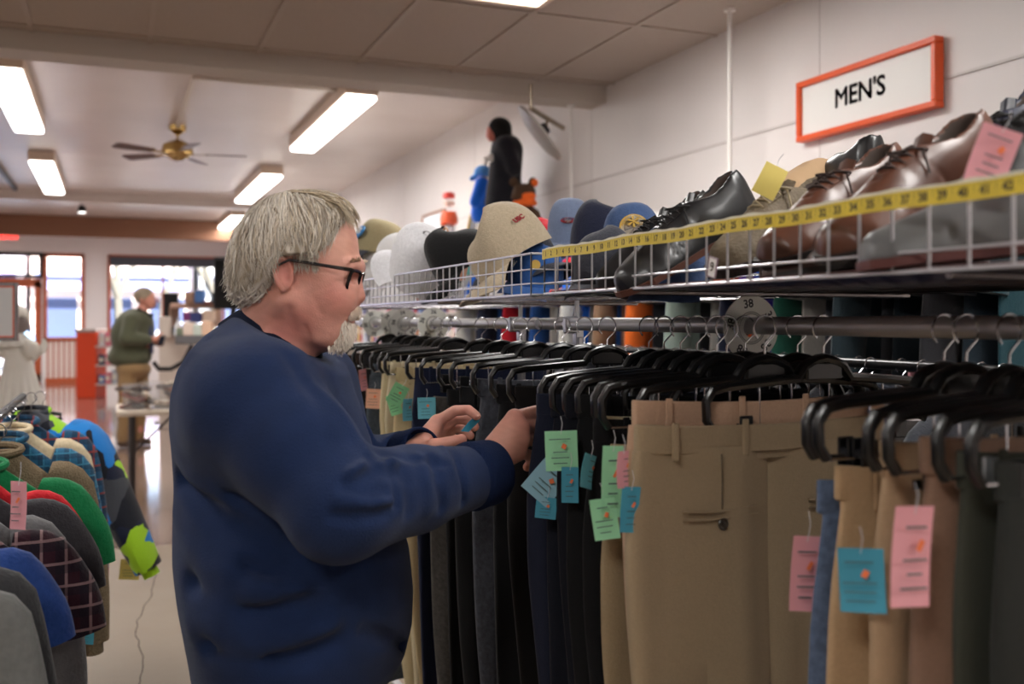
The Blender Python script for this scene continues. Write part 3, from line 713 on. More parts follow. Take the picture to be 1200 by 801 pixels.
def hand(h, sc=1., flatdir=None):
    W_ = H(*h['w']); ops = []
    R_ = dict(index=.0108, middle=.0112, ring=.0106, little=.0094)
    for k in ('index', 'middle', 'ring', 'little'):
        m0 = H(*h[k][0]); ops.append(('+', rc(lerp3(W_, m0, .12), m0, .0185*sc, .0132*sc), .012))
    base = []
    for k in ('index', 'middle', 'ring', 'little'):
        ops.append(('+', finger(h[k], R_[k]*sc, R_[k]*sc*.78), .004))
        ops.append(('+', ell(H(*h[k][0]), (.0125*sc,)*3), .004))
    ops.append(('+', rc(lerp3(W_, H(*h['thumb'][0]), .3), H(*h['thumb'][1]), .019*sc, .0125*sc), .012))
    ops.append(('+', finger(h['thumb'][1:], .0122*sc, .0098*sc), .005))
    return ops
def handf(h, sc, fore, rw):
    W_ = H(*h['w']); L_ = comb([('+', rc(lerp3(fore, W_, .55), W_, rw*1.12, rw), 0)]+hand(h, sc)); c = np.array(W_, np.float32)
    return L_
handR = handf(RH, 1.12, ELR, .030); handL = handf(LH, 1.0, ELL, .026)
skin_t = torso_f(zz, bx, fx_, ry, TY, grow=-.065)
def lowered(f):
    c_ = np.array(cb_c, np.float32)-np.array(NAZ, np.float32)*.02; n_ = np.array(NAZ, np.float32)
    return lambda p: smax(f(p), (p-c_) @ n_, .012)
skin_t = lowered(skin_t)
bodyf = dented(comb(head+neck+[('+', skin_t, .03), ('+', chain([SHR, ELR, lerp3(ELR, WRR, .6)], [.06, .046, .036]), .02), ('+', chain([SHL, ELL, lerp3(ELL, WRL, .6)], [.06, .044, .034]), .02), ('+', handR, .006), ('+', handL, .006)]), wrinkles)
def near_tint(p, c, r): return np.exp(-(((p-np.array(c))**2).sum(1))/r**2)[:, None]
SK = np.array(S(202, 146, 130)[:3]); RED = np.array(S(188, 102, 94)[:3]); PALE = np.array(S(226, 180, 156)[:3]); LIP = np.array(S(182, 104, 94)[:3]); DK = np.array(S(60, 45, 40)[:3])
def skin_tint(p):
    c = np.tile(SK, (len(p), 1))
    def mixc(w_, col): return c*(1-w_)+col*w_
    for ctr, r_, col, a in [(HH(398, 347, -.05), .024, RED, .6), (HH(420, 348), .014, RED, .6), (HH(346, 325, -.08), .024, RED, .55), (HH(365, 370, -.05), .03, RED, .45), (HH(340, 390, -.05), .035, RED, .5),
                            (HH(395, 290, -.04), .03, PALE, .5), (HH(409, 371, 0), .008, LIP, .8), (HH(408, 371, -.012), .008, LIP, .7), (HH(399, 330, -.04), .012, PALE, .4),
                            (H(*RH['middle'][0]), .02, RED, .4), (H(*RH['index'][0]), .015, RED, .35), (H(*RH['little'][0]), .018, RED, .3), (H(*LH['thumb'][3]), .012, RED, .4), (H(*LH['index'][2]), .012, RED, .3)]:
        w_ = near_tint(p, ctr, r_)*a; c = c*(1-w_)+col*w_
    for sg in (-1, 1):
        for uu, vv_ in ((408, 328), (410.5, 327.6), (413, 327.8)):
            w_ = near_tint(p, HH(uu, vv_, sg*.0385), .0034)*.75; c = c*(1-w_)+DK*w_
    rs = np.sin(p[:, 0]*190+np.sin(p[:, 2]*230)*2)*np.sin(p[:, 2]*170+p[:, 1]*150); c = c*(1+.05*rs[:, None])
    return c
m_skin = attr_mat('weathered_skin', .5, bump=(420, .12), sss=.15, spec=.35)
body = sdf_obj('body', bodyf, (-.62, 1.27, .80), (.12, 2.1, 1.70), .0029, m_skin, man, OFF, tint=skin_tint, world=False)
# eyes
for sg in (-1, 1):
    b = MB(); c = Vector(HH(406.5, 326.8, sg*.031))-Vector(OFF); b.M = Matrix.Translation(c) @ Matrix.Rotation(R(90), 4, 'Y') @ Matrix.Rotation(R(14), 4, 'Y')
    n_ = 12; prof = [(0.0119*math.sin(math.pi*k/n_), -.0119*math.cos(math.pi*k/n_)) for k in range(n_+1)]
    for i in range(n_):
        b.m = 1 if i >= n_-2 else 0; b.lathe([prof[i], prof[i+1]], 16, cap=False)
    b.build('eyeball', [mat('eye_white', S(225, 215, 208), .2), mat('iris', S(60, 70, 80), .2)], man, world=False)
# fingernails
def nail(j0, j1, offv, r_):
    a = Vector(H(*j0)); b_ = Vector(H(*j1)); d = (b_-a).normalized(); o = Vector(offv); o = (o-d*o.dot(d)).normalized(); s_ = d.cross(o)
    c = b_+d*.001+o*r_*.8-Vector(OFF); g = [[c+d*(i-2)*.0028+s_*(j-2)*.0026-o*((j-2)**2*.0006+(max(0, i-2))**2*.0005) for j in range(5)] for i in range(5)]
    m_ = MB(); m_.grid(g, thick=.0006); m_.build('fingernail', mat('nail', S(226, 178, 160), .3), man, world=False)
nail(LH['thumb'][2], LH['thumb'][3], (0, -1, .6), .0098); nail(LH['index'][2], LH['index'][3], (.5, -.2, .8), .0084)
# ---- hair: scalp volume plus combed locks
hair_ops = [('+', E(350, 286, 0, 66, .091, 60), 0), ('+', E(322, 312, 0, 41, .086, 38), .04), ('+', E(381, 262, 0, 32, .073, 28), .03), ('+', E(298, 336, 0, 27, .076, 24), .03), ('+', E(357, 296, -.046, 28, .042, 26), .03), ('+', E(357, 296, .046, 28, .042, 26), .03)]
hair_f0 = comb(hair_ops)
def face_cut(p):
    # region in front of the hairline: forehead, temple, cheek and ear
    u = 600+p[:, 0]*FPX/1.68; v = 375-(p[:, 2]-EYE)*FPX/1.68
    line = np.interp(v, [200, 225, 240, 262, 285, 296, 301, 305, 324, 345, 358, 380], [440, 425, 420, 407, 398, 388, 372, 334, 332, 331, 318, 285])
    return ((line-u)*px*.9).astype(np.float32)
def hair_f(p):
    g = hair_f0(p)
    u = p[:, 0]; z = p[:, 2]; y = p[:, 1]-1.68
    g = g+.0022*np.sin(u*170+np.sin(z*60)*2.2+y*120)*np.sin(z*38+u*45+1)+.003*np.sin(z*55+u*30)*np.sin(y*70+u*50)
    return smax(g, -face_cut(p), .008)
HW = np.array(S(214, 206, 194)[:3]); HD = np.array(S(112, 98, 82)[:3]); HB = np.array(S(176, 160, 136)[:3])
def hair_tint(p):
    t = .5+.5*np.sin(p[:, 0]*260+np.sin(p[:, 2]*90)*3+p[:, 1]*200); return (HB*.8*(1-t[:, None])+HW*.9*t[:, None])
m_hair = attr_mat('grey_blond_hair', .5, spec=.35)
hair = sdf_obj('hair', hair_f, (-.54, 1.55, 1.38), (-.22, 1.81, 1.69), .0032, m_hair, man, OFF, tint=hair_tint, world=False)
hc = np.array(HH(340, 300))
def project(p, lift):
    """push a point out to the hair surface + lift, marching from the head centre"""
    d = np.array(p)-hc; n = np.linalg.norm(d); d = d/n
    lo_, hi_ = .03, .22
    ts = np.linspace(lo_, hi_, 40); q = (hc+ts[:, None]*d).astype(np.float32); f = hair_f0(q)
    i = int(np.argmax(f > 0)); t = ts[i-1]+(ts[i]-ts[i-1])*(-f[i-1])/(f[i]-f[i-1]+1e-9) if i > 0 else ts[0]
    return hc+d*(t+lift)
rh = random.Random(11)
LOW = [(407, 268), (404, 280), (396, 292), (388, 302), (380, 308), (371, 309), (360, 302), (346, 299), (335, 304), (331, 322), (330, 338), (322, 352), (309, 359), (295, 362), (283, 356), (274, 342), (268, 330)]
def low_pt(s):
    x = s*(len(LOW)-1); i = min(int(x), len(LOW)-2); t = x-i; return (LOW[i][0]*(1-t)+LOW[i+1][0]*t, LOW[i][1]*(1-t)+LOW[i+1][1]*t)
b = MB()
def lock(side, s, big):
    # start somewhere on the crown near the part, end along the lower hairline of that side
    s0 = min(1, max(0, s+rh.gauss(0, .05)))
    top_u = 374-72*s0+rh.gauss(0, 6); st = HH(top_u, 226+abs(s0-.4)**2*110+rh.uniform(-4, 8), side*rh.uniform(-.02, .045))
    eu, ev = low_pt(s0); en = HH(eu+rh.gauss(0, 5), ev+rh.gauss(0, 5)-(8 if big else 0), side*.082)
    a0 = rh.uniform(0, .55) if rh.random() < .5 else rh.uniform(0, .15); a1 = rh.uniform(.72, .99)
    ph = rh.uniform(0, 6.28); wv = rh.uniform(.002, .008)+.008*s0*rh.random(); frq = rh.uniform(5, 10); lift = rh.uniform(-.001, .004) if not big else rh.uniform(-.003, .001)
    pts = []; n = 9; ds = np.array(st)-hc; de = np.array(en)-hc; ds /= np.linalg.norm(ds); de /= np.linalg.norm(de)
    om = math.acos(max(-1, min(1, float(ds @ de)))); so = math.sin(om)+1e-6
    for k in range(n):
        t = a0+(a1-a0)*k/(n-1); d = ds*math.sin((1-t)*om)/so+de*math.sin(t*om)/so
        q = project(hc+d, lift+.004*max(0, t-.8)*5*rh.uniform(.2, 1.2)*(s0 > .55))
        q = q+np.array((math.sin(t*frq+ph), .2*math.sin(t*frq*1.3), .3*math.cos(t*frq+ph)))*wv*(.3+t)
        pts.append(Vector(q)-Vector(OFF))
    r_ = rh.uniform(.0026, .0050) if big else rh.uniform(.0006, .0011)
    t_ = rh.random(); c = HW*t_+(HB if rh.random() < .5 else HD)*(1-t_); b.cur = c*(1.05 if not big else .85)
    b.tube(pts, [r_*.6]+[r_]*(n-4)+[r_*.8, r_*.5, r_*.12], 4 if not big else 5, flat=.45, up=Vector(pts[0])-Vector(hc-np.array(OFF)))
for i in range(330): lock(-1, rh.random(), True)
for i in range(90): lock(1, rh.random(), True)
for i in range(170): lock(-1, rh.uniform(.5, 1), True)
for i in range(1500): lock(-1, rh.random(), False)
for i in range(500): lock(-1, rh.uniform(.55, 1), False)
for i in range(260): lock(1, rh.random(), False)
for i in range(420):
    u0 = rh.uniform(335, 396); y0 = rh.uniform(-.075, .06); st = HH(u0, 232, y0*.4); e_ = HH(rh.uniform(404, 417), rh.uniform(244, 266)+abs(y0)*120, y0*1.1); pts = []
    kk = rh.uniform(.5, 1.0); lf = rh.uniform(0, .004); ph = rh.uniform(0, 6)
    for k in range(7):
        t = k/6*kk; q = project(tuple(np.array(st)*(1-t)+np.array(e_)*t), lf+.006*t*t); pts.append(Vector(q)+Vector((0, .004*math.sin(t*6+ph), .002*math.sin(t*8+ph)))-Vector(OFF))
    r_ = rh.uniform(.001, .0036); b.cur = (HB if rh.random() < .65 else HW)*rh.uniform(.75, 1.1); b.tube(pts, [r_*.5, r_, r_, r_, r_*.8, r_*.5, r_*.1], 4, flat=.45, up=Vector((0, 0, 1)))
# curls flicking out at the nape, tuft over the forehead
for i in range(190):
    g1 = rh.uniform(.5, 2.2); g2 = rh.random()
    u0 = rh.uniform(278, 328); v0 = rh.uniform(322, 350); q0 = HH(u0, v0, rh.uniform(-.085, .03)); pts = []
    for k in range(6):
        t = k/5; pts.append(Vector(project((q0[0]-.008*t*t*g1+.004*math.sin(t*5+g2*6), q0[1], q0[2]-.028*t), .001+.010*t*t*g2))-Vector(OFF))
    b.cur = HW*rh.uniform(.75, 1.05); b.tube(pts, [.002, .0022, .002, .0017, .0012, .0003], 4, flat=.5)
for i in range(160):
    y0 = rh.uniform(-.06, .04); q0 = Vector(HH(392+rh.uniform(-12, 6), 240+rh.uniform(-6, 8), y0)); q1 = Vector(HH(412+rh.uniform(-6, 9), 262+rh.uniform(-8, 10), y0-.008)); md = (q0+q1)/2+Vector((.006, -.004, .010))
    b.cur = HB*rh.uniform(.8, 1.15); b.tube([q0-Vector(OFF), (q0+md)/2+Vector((0, 0, .003))-Vector(OFF), md-Vector(OFF), q1-Vector(OFF)], [.0012, .0014, .0011, .0002], 4, flat=.6)
b.build('hair_locks', m_hair, hair, world=False)
# eyebrows, sideburn stubble, moustache and goatee
headf = comb(head); fc0 = np.array(HH(372, 345))
def on_face(pt):
    d = np.array(pt)-fc0; n_ = np.linalg.norm(d); ts = np.linspace(.5, 1.35, 36); q = (fc0+ts[:, None]*d).astype(np.float32); f = headf(q); i = int(np.argmax(f > 0))
    if i == 0: return np.array(pt)
    t = ts[i-1]+(ts[i]-ts[i-1])*(-f[i-1])/(f[i]-f[i-1]+1e-9); return fc0+d*t, d/n_
def bristles(name, n, fn, col, r_):
    m_ = MB()
    for i in range(n):
        p0, d = fn(); s_ = on_face(p0); p0, nn = (s_ if isinstance(s_, tuple) else (s_, np.zeros(3))); p0 = Vector(p0)-Vector(nn)*.001-Vector(OFF); d = Vector(d)+Vector(nn)*Vector(d).length*.3; k = Vector((rh.gauss(0, .15), rh.gauss(0, .15), rh.gauss(0, .15)))*d.length
        m_.cur = np.array(col)*rh.uniform(.8, 1.1); m_.tube([p0, p0+d*.5+k*.3, p0+d+k], [r_, r_*.8, r_*.15], 3)
    return m_.build(name, m_hair, man, world=False)
def f_goat():
    t = rh.random(); y = max(-.03, min(.03, rh.gauss(0, .014))); u = 411-15*t*t-abs(y)*300; v = 370+24*t; return HH(u+rh.uniform(-3, 1), v, y), (-.001+rh.uniform(-.003, .002), y*.1, -.006-.005*rh.random())
WH = S(214, 200, 184)[:3]
bristles('goatee', 1300, f_goat, WH, .0011)
def f_goat2():
    y = rh.uniform(-.036, -.015); u = 397+rh.uniform(-6, 6); v = 368+rh.uniform(-4, 24); return HH(u, v, y), (.002, -.004, -.014)

def f_mou():
    y = rh.uniform(-.026, .026); u = 415-abs(y)*200+rh.uniform(-1, 1); v = 358+rh.uniform(-2, 5)+abs(y)*240; return HH(u-2, v, y), (.003, (-.004 if y < 0 else .004), -.006)
bristles('moustache', 1200, f_mou, WH, .0011)
for sg in (-1, 1):
    def f_br(): y = sg*rh.uniform(.018, .044); return HH(418-(abs(y)-.018)*150, 309.5+rh.uniform(-1, 2.5), y), (.003-abs(y)*.05, sg*.008, .002)
    bristles('eyebrow', 60, f_br, S(214, 190, 164)[:3], .0008)
def f_side(): return HH(rh.uniform(356, 382), rh.uniform(296, 316), -.071-rh.uniform(0, .003)), (.003, -.002, -.011)
bristles('sideburn', 320, f_side, HW, .0007)
# glasses
b = MB(); o_ = Vector(OFF)
def q_(u, v, y): return Vector(HH(u, v, y))-o_
for sg in (-1, 1):
    tl, tr_, br_, bl = q_(419, 318, sg*.060), q_(425, 319.5, sg*.012), q_(418.5, 340, sg*.014), q_(411, 341, sg*.052)
    pts = []
    cs = [tl, tr_, br_, bl]
    for i in range(4):
        a, c_ = cs[i], cs[(i+1) % 4]
        for t in (.12, .35, .65, .88): pts.append(a.lerp(c_, t)+(((tl+tr_+br_+bl)/4)-a.lerp(c_, t))*(.06 if t in (.12, .88) else 0))
    b.tube(pts, .0031, 6, closed=True)
    g = MB(); g.grid([[tl.lerp(tr_, t) for t in (.08, .5, .92)], [bl.lerp(br_, t) for t in (.08, .5, .92)]], thick=.001); lens_m = m_glass
    if sg == -1: gl_near = g
    else: gl_far = g
    b.tube([tl, q_(413, 317.5, sg*.072), q_(400, 315.5, sg*.0785), q_(372, 311, sg*.083), q_(352, 308, sg*.085), q_(340, 314, sg*.086)], [.0030, .0034, .0030, .0026, .0022, .0018], 6, flat=1.)
b.tube([q_(425, 322, -.012), q_(426.5, 320, 0), q_(425, 322, .012)], .0023, 6)
gs = b.build('eyeglasses', mat('black_acetate', S(16, 16, 18), .2, spec=.6), man, world=False)
LENS = m_glass.copy(); LENS.name = 'spectacle_lens'; [setattr(n_.inputs[0], 'default_value', 1.06) for n_ in LENS.node_tree.nodes if n_.type == 'FRESNEL']
gl_near.build('lens', LENS, gs, world=False); gl_far.build('lens', LENS, gs, world=False)
# trousers and shoes
hip = H(344, 800); zc_ = hip[2]
def leg_sdf(sg):
    k = [(hip[0]+.0, TY+sg*.10, .86), (hip[0]+.02, TY+sg*.12, .50), (hip[0]-.02, TY+sg*.13, .07)]
    return [('+', rc(k[0], k[1], .10, .08), .04), ('+', rc(k[1], k[2], .085, .062), .03)]
tf = comb([('+', ell((hip[0], TY, .90), (.15, .18, .11)), 0)]+leg_sdf(-1)+leg_sdf(1))
sdf_obj('jeans', wob(tf, .003), (-.62, 1.4, .0), (-.12, 2.02, 1.1), .01, cloth('dark_jeans', S(40, 48, 66)), man, OFF, world=False)
for sg in (-1, 1):
    c = (hip[0]-.02, TY+sg*.13)
    sf = comb([('+', rc((c[0]-.06, c[1], .05), (c[0]+.17, c[1], .035), .048, .036), 0), ('+', rc((c[0]-.03, c[1], .06), (c[0]-.03, c[1], .12), .046, .042), .03)])
    def cutf(p, sf=sf): return smax(sf(p), .002-p[:, 2], .004)
    sdf_obj('shoe', cutf, (c[0]-.15, c[1]-.08, -.01), (c[0]+.25, c[1]+.08, .18), .008, mat('black_leather', S(24, 22, 22), .35, coat=.3), man, OFF, world=False)
# the teal price tag pinched in the left hand
g = MB(); a, b_, c, d = [Vector(H(*q)) for q in ((558, 486, 1.80), (562, 493, 1.81), (549, 506, 1.795), (540, 505, 1.785))]
TEAL = mat('teal_tag_card', S(44, 132, 160), .6); W2 = Matrix.Rotation(-YAW, 4, 'Z')
g.grid([[W2 @ a, W2 @ ((a+d)/2+Vector((0, .004, .002))), W2 @ d], [W2 @ b_, W2 @ ((b_+c)/2+Vector((0, .004, 0))), W2 @ c]], thick=.0006)
o = g.build('price_tag', TEAL); tag(o, 'teal price tag pinched in the left hand of the man in the navy sweatshirt', 'tag')
# ------------------------------------------------------------------ trouser rack: rails, baskets
XR = 1.0; ZR = EYE-.009
steel = mat('rail_steel', S(190, 189, 190), .33, .45, var=(6, .5, S(180, 178, 180)))
zinc = mat('zinc_wire', S(178, 178, 182), .32, .9)
def rack(y0, y1, ups, label):
    t = thing('clothes_rack', label, 'clothes rack', (XR, (y0+y1)/2, 0), group='steel trouser racks')
    b = MB(); b.tube([(XR, y0, ZR), (XR, y1, ZR)], .0145, 20); b.build('rail', steel, t)
    for y in ups:
        b = MB(); b.box((XR+.02, y, (ZR-.02)/2), (.012, .032, ZR-.04), bev=.002); b.box((XR, y, .03), (.5, .04, .03), bev=.004); b.build('post', zinc, t, smooth=False)
        b = MB(); b.tube([(XR+.02, y+.006, ZR-.05), (XR+.02, y+.006, EYE+.05)], .006, 8); b.build('riser', zinc, t)
        b = MB(); b.box((XR+.002, y, ZR-.002), (.036, .022, .04), bev=.004); b.box((XR+.02, y, ZR-.035), (.02, .022, .05), bev=.002); b.build('rail_clamp', zinc, t, smooth=False)
    b = MB(); b.box((XR, (y0+y1)/2, .06), (.03, y1-y0, .03), bev=.004); b.build('floor_bar', zinc, t, smooth=False)
    return t
rack(-.6, 2.28, [-.4, 2.12], 'near steel rack rail holding the khaki and navy trousers')
rack(2.30, 4.3, [2.47, 4.2], 'far steel rack rail behind the man\'s hands with the dark trousers')
ZB = EYE+.050; ZT = EYE+.131; XB0 = .764; XB1 = 1.34
m_bw = mat('basket_wire', S(196, 196, 200), .3, .85)
m_bot = mat('bottom_wire_dark_reflection', S(128, 122, 122), .22, 1.)  # same chrome wire, darkened: its dark reflections are put into the base colour
def basket(y0, y1, label, nh=3, tilt=0., liner=None, pitch=.0508):
    t = thing('wire_basket', label, 'wire basket', ((XB0+XB1)/2, (y0+y1)/2, ZB), group='wire baskets over the trouser rack')
    n = round((y1-y0)/pitch); hs = {3: [0, .02, ZT-ZB], 4: [0, .022, .05, ZT-ZB]}[nh]
    def panel(name, pa, pb, cnt):
        b = MB(); pa = Vector(pa); pb = Vector(pb)
        for h_ in hs: b.tube([pa+Vector((0, 0, h_)), pb+Vector((0, 0, h_))], .0026 if h_ in (hs[0], hs[-1]) else .0017, 6)
        for k in range(cnt+1):
            q = pa.lerp(pb, k/cnt); b.tube([q, q+Vector((0, 0, ZT-ZB))], .0019, 6)
        b.build(name, m_bw, t)
    panel('front_panel', (XB0, y0, ZB), (XB0, y1, ZB), n); panel('back_panel', (XB1, y0, ZB), (XB1, y1, ZB), n)
    panel('end_panel', (XB0, y0, ZB), (XB1, y0, ZB), 10); panel('end_panel', (XB0, y1, ZB), (XB1, y1, ZB), 10)
    b = MB()
    for k in range(n+1): b.tube([(XB0, y0+(y1-y0)*k/n, ZB), (XB1, y0+(y1-y0)*k/n, ZB)], .0011, 5)
    for k in range(13): b.tube([(XB0+(XB1-XB0)*k/12, y0, ZB-.003), (XB0+(XB1-XB0)*k/12, y1, ZB-.0025)], .0012, 5)
    for k in (.25, .75): b.tube([(XB0, y0+(y1-y0)*k, ZB-.006), (XB1, y0+(y1-y0)*k, ZB-.006)], .004, 6)
    b.build('bottom_grid', m_bot, t)
    if liner:
        b = MB(); b.box(((XB0+XB1)/2, (y0+y1)/2, ZB+.004), (XB1-XB0-.02, y1-y0-.02, .003)); b.build('liner', liner, t, smooth=False)
    return t
maroon = mat('maroon_board', S(70, 34, 32), .6)
basket(.42, 1.735, 'near wire basket full of shoes with a yellow tape measure along its top edge', 3, liner=maroon)
basket(1.80, 4.24, 'far wire basket holding the caps and white display heads', 4)
# end bracket wires between the two baskets
# tape measure along the near basket
t = thing('tape_measure', 'yellow tape measure stuck along the top edge of the near basket', 'tape measure', (XB0, 1.1, ZT))
ycol = mat('tape_yellow', S(216, 190, 40), .45, var=(30, .4, S(200, 174, 44))); ywh = mat('tape_edge_white', S(220, 214, 190), .5)
def yn(n): return 1.183-(n-22)*.0254*1.0
def tapept(y, h): return Vector((XB0-.0045+.0008*math.sin(y*40), y, ZT-.016+h+.0012*math.sin(y*23+1)))
b = MB(); ys = [1.735-k*(1.735-.43)/120 for k in range(121)]
b.grid([[tapept(y, 0) for y in ys], [tapept(y, .0175) for y in ys]], thick=.0006); b.build('tape_strip', ycol, t)
b = MB(); b.grid([[tapept(y, .0175) for y in ys], [tapept(y, .0205+.0015*math.sin(y*90)*math.sin(y*37)) for y in ys]], thick=.0007); b.build('tape_margin', ywh, t)
b = MB(); MT = Matrix(((0, 0, -1, 0), (-1, 0, 0, 0), (0, 1, 0, 0), (0, 0, 0, 1)))
n = 1
while yn(n) > .44:
    if yn(n) < 1.725: b.text(str(n), .0125, Matrix.Translation(tapept(yn(n), .0085)+Vector((-.0008, 0, 0))) @ MT, depth=.0001, bold=.0004)
    for q in range(4):
        p = tapept(yn(n)+.0127-q*.00635, .015 if q else .0125); b.box(p+Vector((-.0005, 0, 0)), (.0003, .0005, .004 if q else .009))
    n += 1
b.build('tape_numbers', mat('tape_ink', S(60, 50, 20), .6), t, smooth=False)
# size card "9" clipped to the basket
q = PX(835, 313, XB0-.006)
t = thing('size_card', 'small white card numbered 9 clipped to the near basket front', 'card', q)
b = MB(); Rz = Matrix.Translation(q) @ MT @ Matrix.Rotation(R(-14), 4, 'Z'); b.M = Rz; b.box((0, 0, 0), (.018, .026, .001)); b.build('card', mat('card_white', S(226, 222, 218), .5), t, smooth=False)
b = MB(); b.M = Rz
for sx, sy, dx, dy in ((0, .0132, .021, .0016), (0, -.0132, .021, .0016), (.0098, 0, .0016, .027), (-.0098, 0, .0016, .027)): b.box((sx, sy, .0004), (dx, dy, .002))
b.build('card_holder', mat('card_holder_grey', S(150, 130, 140), .3), t, smooth=False)
b = MB(); b.text('9', .018, Rz @ Matrix.Translation((0, 0, .0012)), depth=.0001, bold=.0003); b.build('numeral', mat('tape_ink', S(60, 50, 20), .6), t, smooth=False)
# size discs
m_disc = mat('size_disc_plastic', S(226, 226, 218), .45); ink = mat('disc_ink', S(40, 40, 42), .5)
def disc(y, size_, label, rad=.055, rot=0., tl=0.):
    t = thing('size_disc', label, 'size disc', (XR, y, ZR-.004), group='round size dividers on the rail', rot=(tl, 0, 0))
    b = MB(); rings = []
    for (r_, h_) in ((.0155, -.0012), (rad, -.0012), (rad, .0012), (.0155, .0012), (.0155, -.0012)):
        rings.append([Vector((r_*math.cos(a), h_, r_*math.sin(a))) for a in [6.2832*k/48 for k in range(48)]])
    b.ring_loft(rings, cap=False); o = b.build('plate', m_disc, t, world=False)
    b = MB()
    for r_ in (.024, .027): b.tube([Vector((r_*math.cos(a), -.0014, r_*math.sin(a))) for a in [6.2832*k/40 for k in range(40)]], .0009, 4, closed=True)
    b.build('ring_moulding', mat('disc_grey', S(150, 150, 146), .5), t, world=False)
    b = MB()
    for k in range(5):
        a = R(90+k*72)+rot
        M_ = Matrix.Rotation(R(90), 4, 'X') @ Matrix.Rotation(a-R(90), 4, 'Z') @ Matrix.Translation((0, rad*.74, .0016))
        b.text(size_, .020, M_, depth=.0001, bold=.0004)
    b.build('numerals', ink, t, smooth=False, world=False)
    return t
def ydisc(u): return XR/math.tan(YAW+math.atan((u-600)/FPX))
disc(ydisc(880), '38', 'near size disc numbered 38 on the rail above the khaki trousers', rot=.15)
disc(ydisc(508), '36', 'size disc numbered 36 on the far rail, rightmost of the distant cluster', rot=0)
disc(ydisc(474), '34', 'size disc numbered 34 on the far rail, second of the distant cluster', rot=.2)
disc(ydisc(463), '34', 'size disc numbered 34 tilted at the left of its twin', rot=.9, tl=.12)
disc(ydisc(440), '30', 'size disc numbered 30 closest to the bearded man\'s chin', rot=.5)
# ------------------------------------------------------------------ trouser hangers
def make_hanger(label):
    t = thing('trouser_hanger', label, 'hanger', (0, 0, 0), group='black clip hangers on the trouser rack')
    b = MB(); pts = [(0, 0, -.052)]
    hk = [(0, 0, -.055), (0, 0, -.030)]+[(.0195*math.sin(a)-.0, 0, -.0035+.0195*math.cos(a)-.0) for a in [R(150-k*17) for k in range(18)]]
    b.tube(hk, .0016, 6); b.build('hook', CHROME, t)
    for sx in (-1, 1):
        pass
    b = MB()
    prof = [(-.203, -.150), (-.214, -.134), (-.215, -.108), (-.204, -.092), (-.18, -.087), (-.10, -.081), (-.052, -.078), (-.038, -.060), (-.02, -.052)]
    pr = prof+[(0, -.048)]+[(-x, z) for x, z in prof[::-1]]
    b.tube([(x, 0, z) for x, z in pr], [.006]*3+[.007]*3+[.0075]*7+[.007]*3+[.006]*3, 8, flat=1.25, up=(0, 1, 0))
    b.box((0, 0, -.068), (.07, .010, .028), bev=.003)
    b.build('hanger_arm', BLACKP, t)
    b = MB(); b.tube([(-.205, 0, -.150), (.205, 0, -.150)], .0022, 6); b.tube([(-.12, 0, -.084), (-.12, 0, -.150)], .0015, 5); b.tube([(.12, 0, -.084), (.12, 0, -.150)], .0015, 5); b.build('crossbar', CHROME, t)
    for sx in (-1, 1):
        b = MB()
        for sy in (-1, 1): b.box((sx*.15, sy*.0075, -.152), (.024, .004, .046), bev=.0015)
        b.tube([(sx*.15-.010, 0, -.146), (sx*.15+.010, 0, -.146)], .006, 8)
        b.build('clip', BLACKP, t, smooth=False)
    return t
clearp = mat('clear_clip', S(176, 182, 188), .2, .5)
hanger0 = make_hanger('black plastic clip hanger holding the big khaki trousers')
used_h = [False]
def hanger(y, rz=0., label=None, dx=0., dz=0., clips=None):
    if not used_h[0]: o = hanger0; used_h[0] = True; o.location = (XR+dx, y, ZR+dz); o.rotation_euler = (0, 0, rz); o['label'] = label
    else: o = dup(hanger0, (XR+dx, y, ZR+dz), (0, 0, rz), label)
    if clips:
        for ch in o.children:
            if ch.name.startswith('clip'): ch.material_slots[0].link = 'OBJECT'; ch.material_slots[0].material = clips
    return o
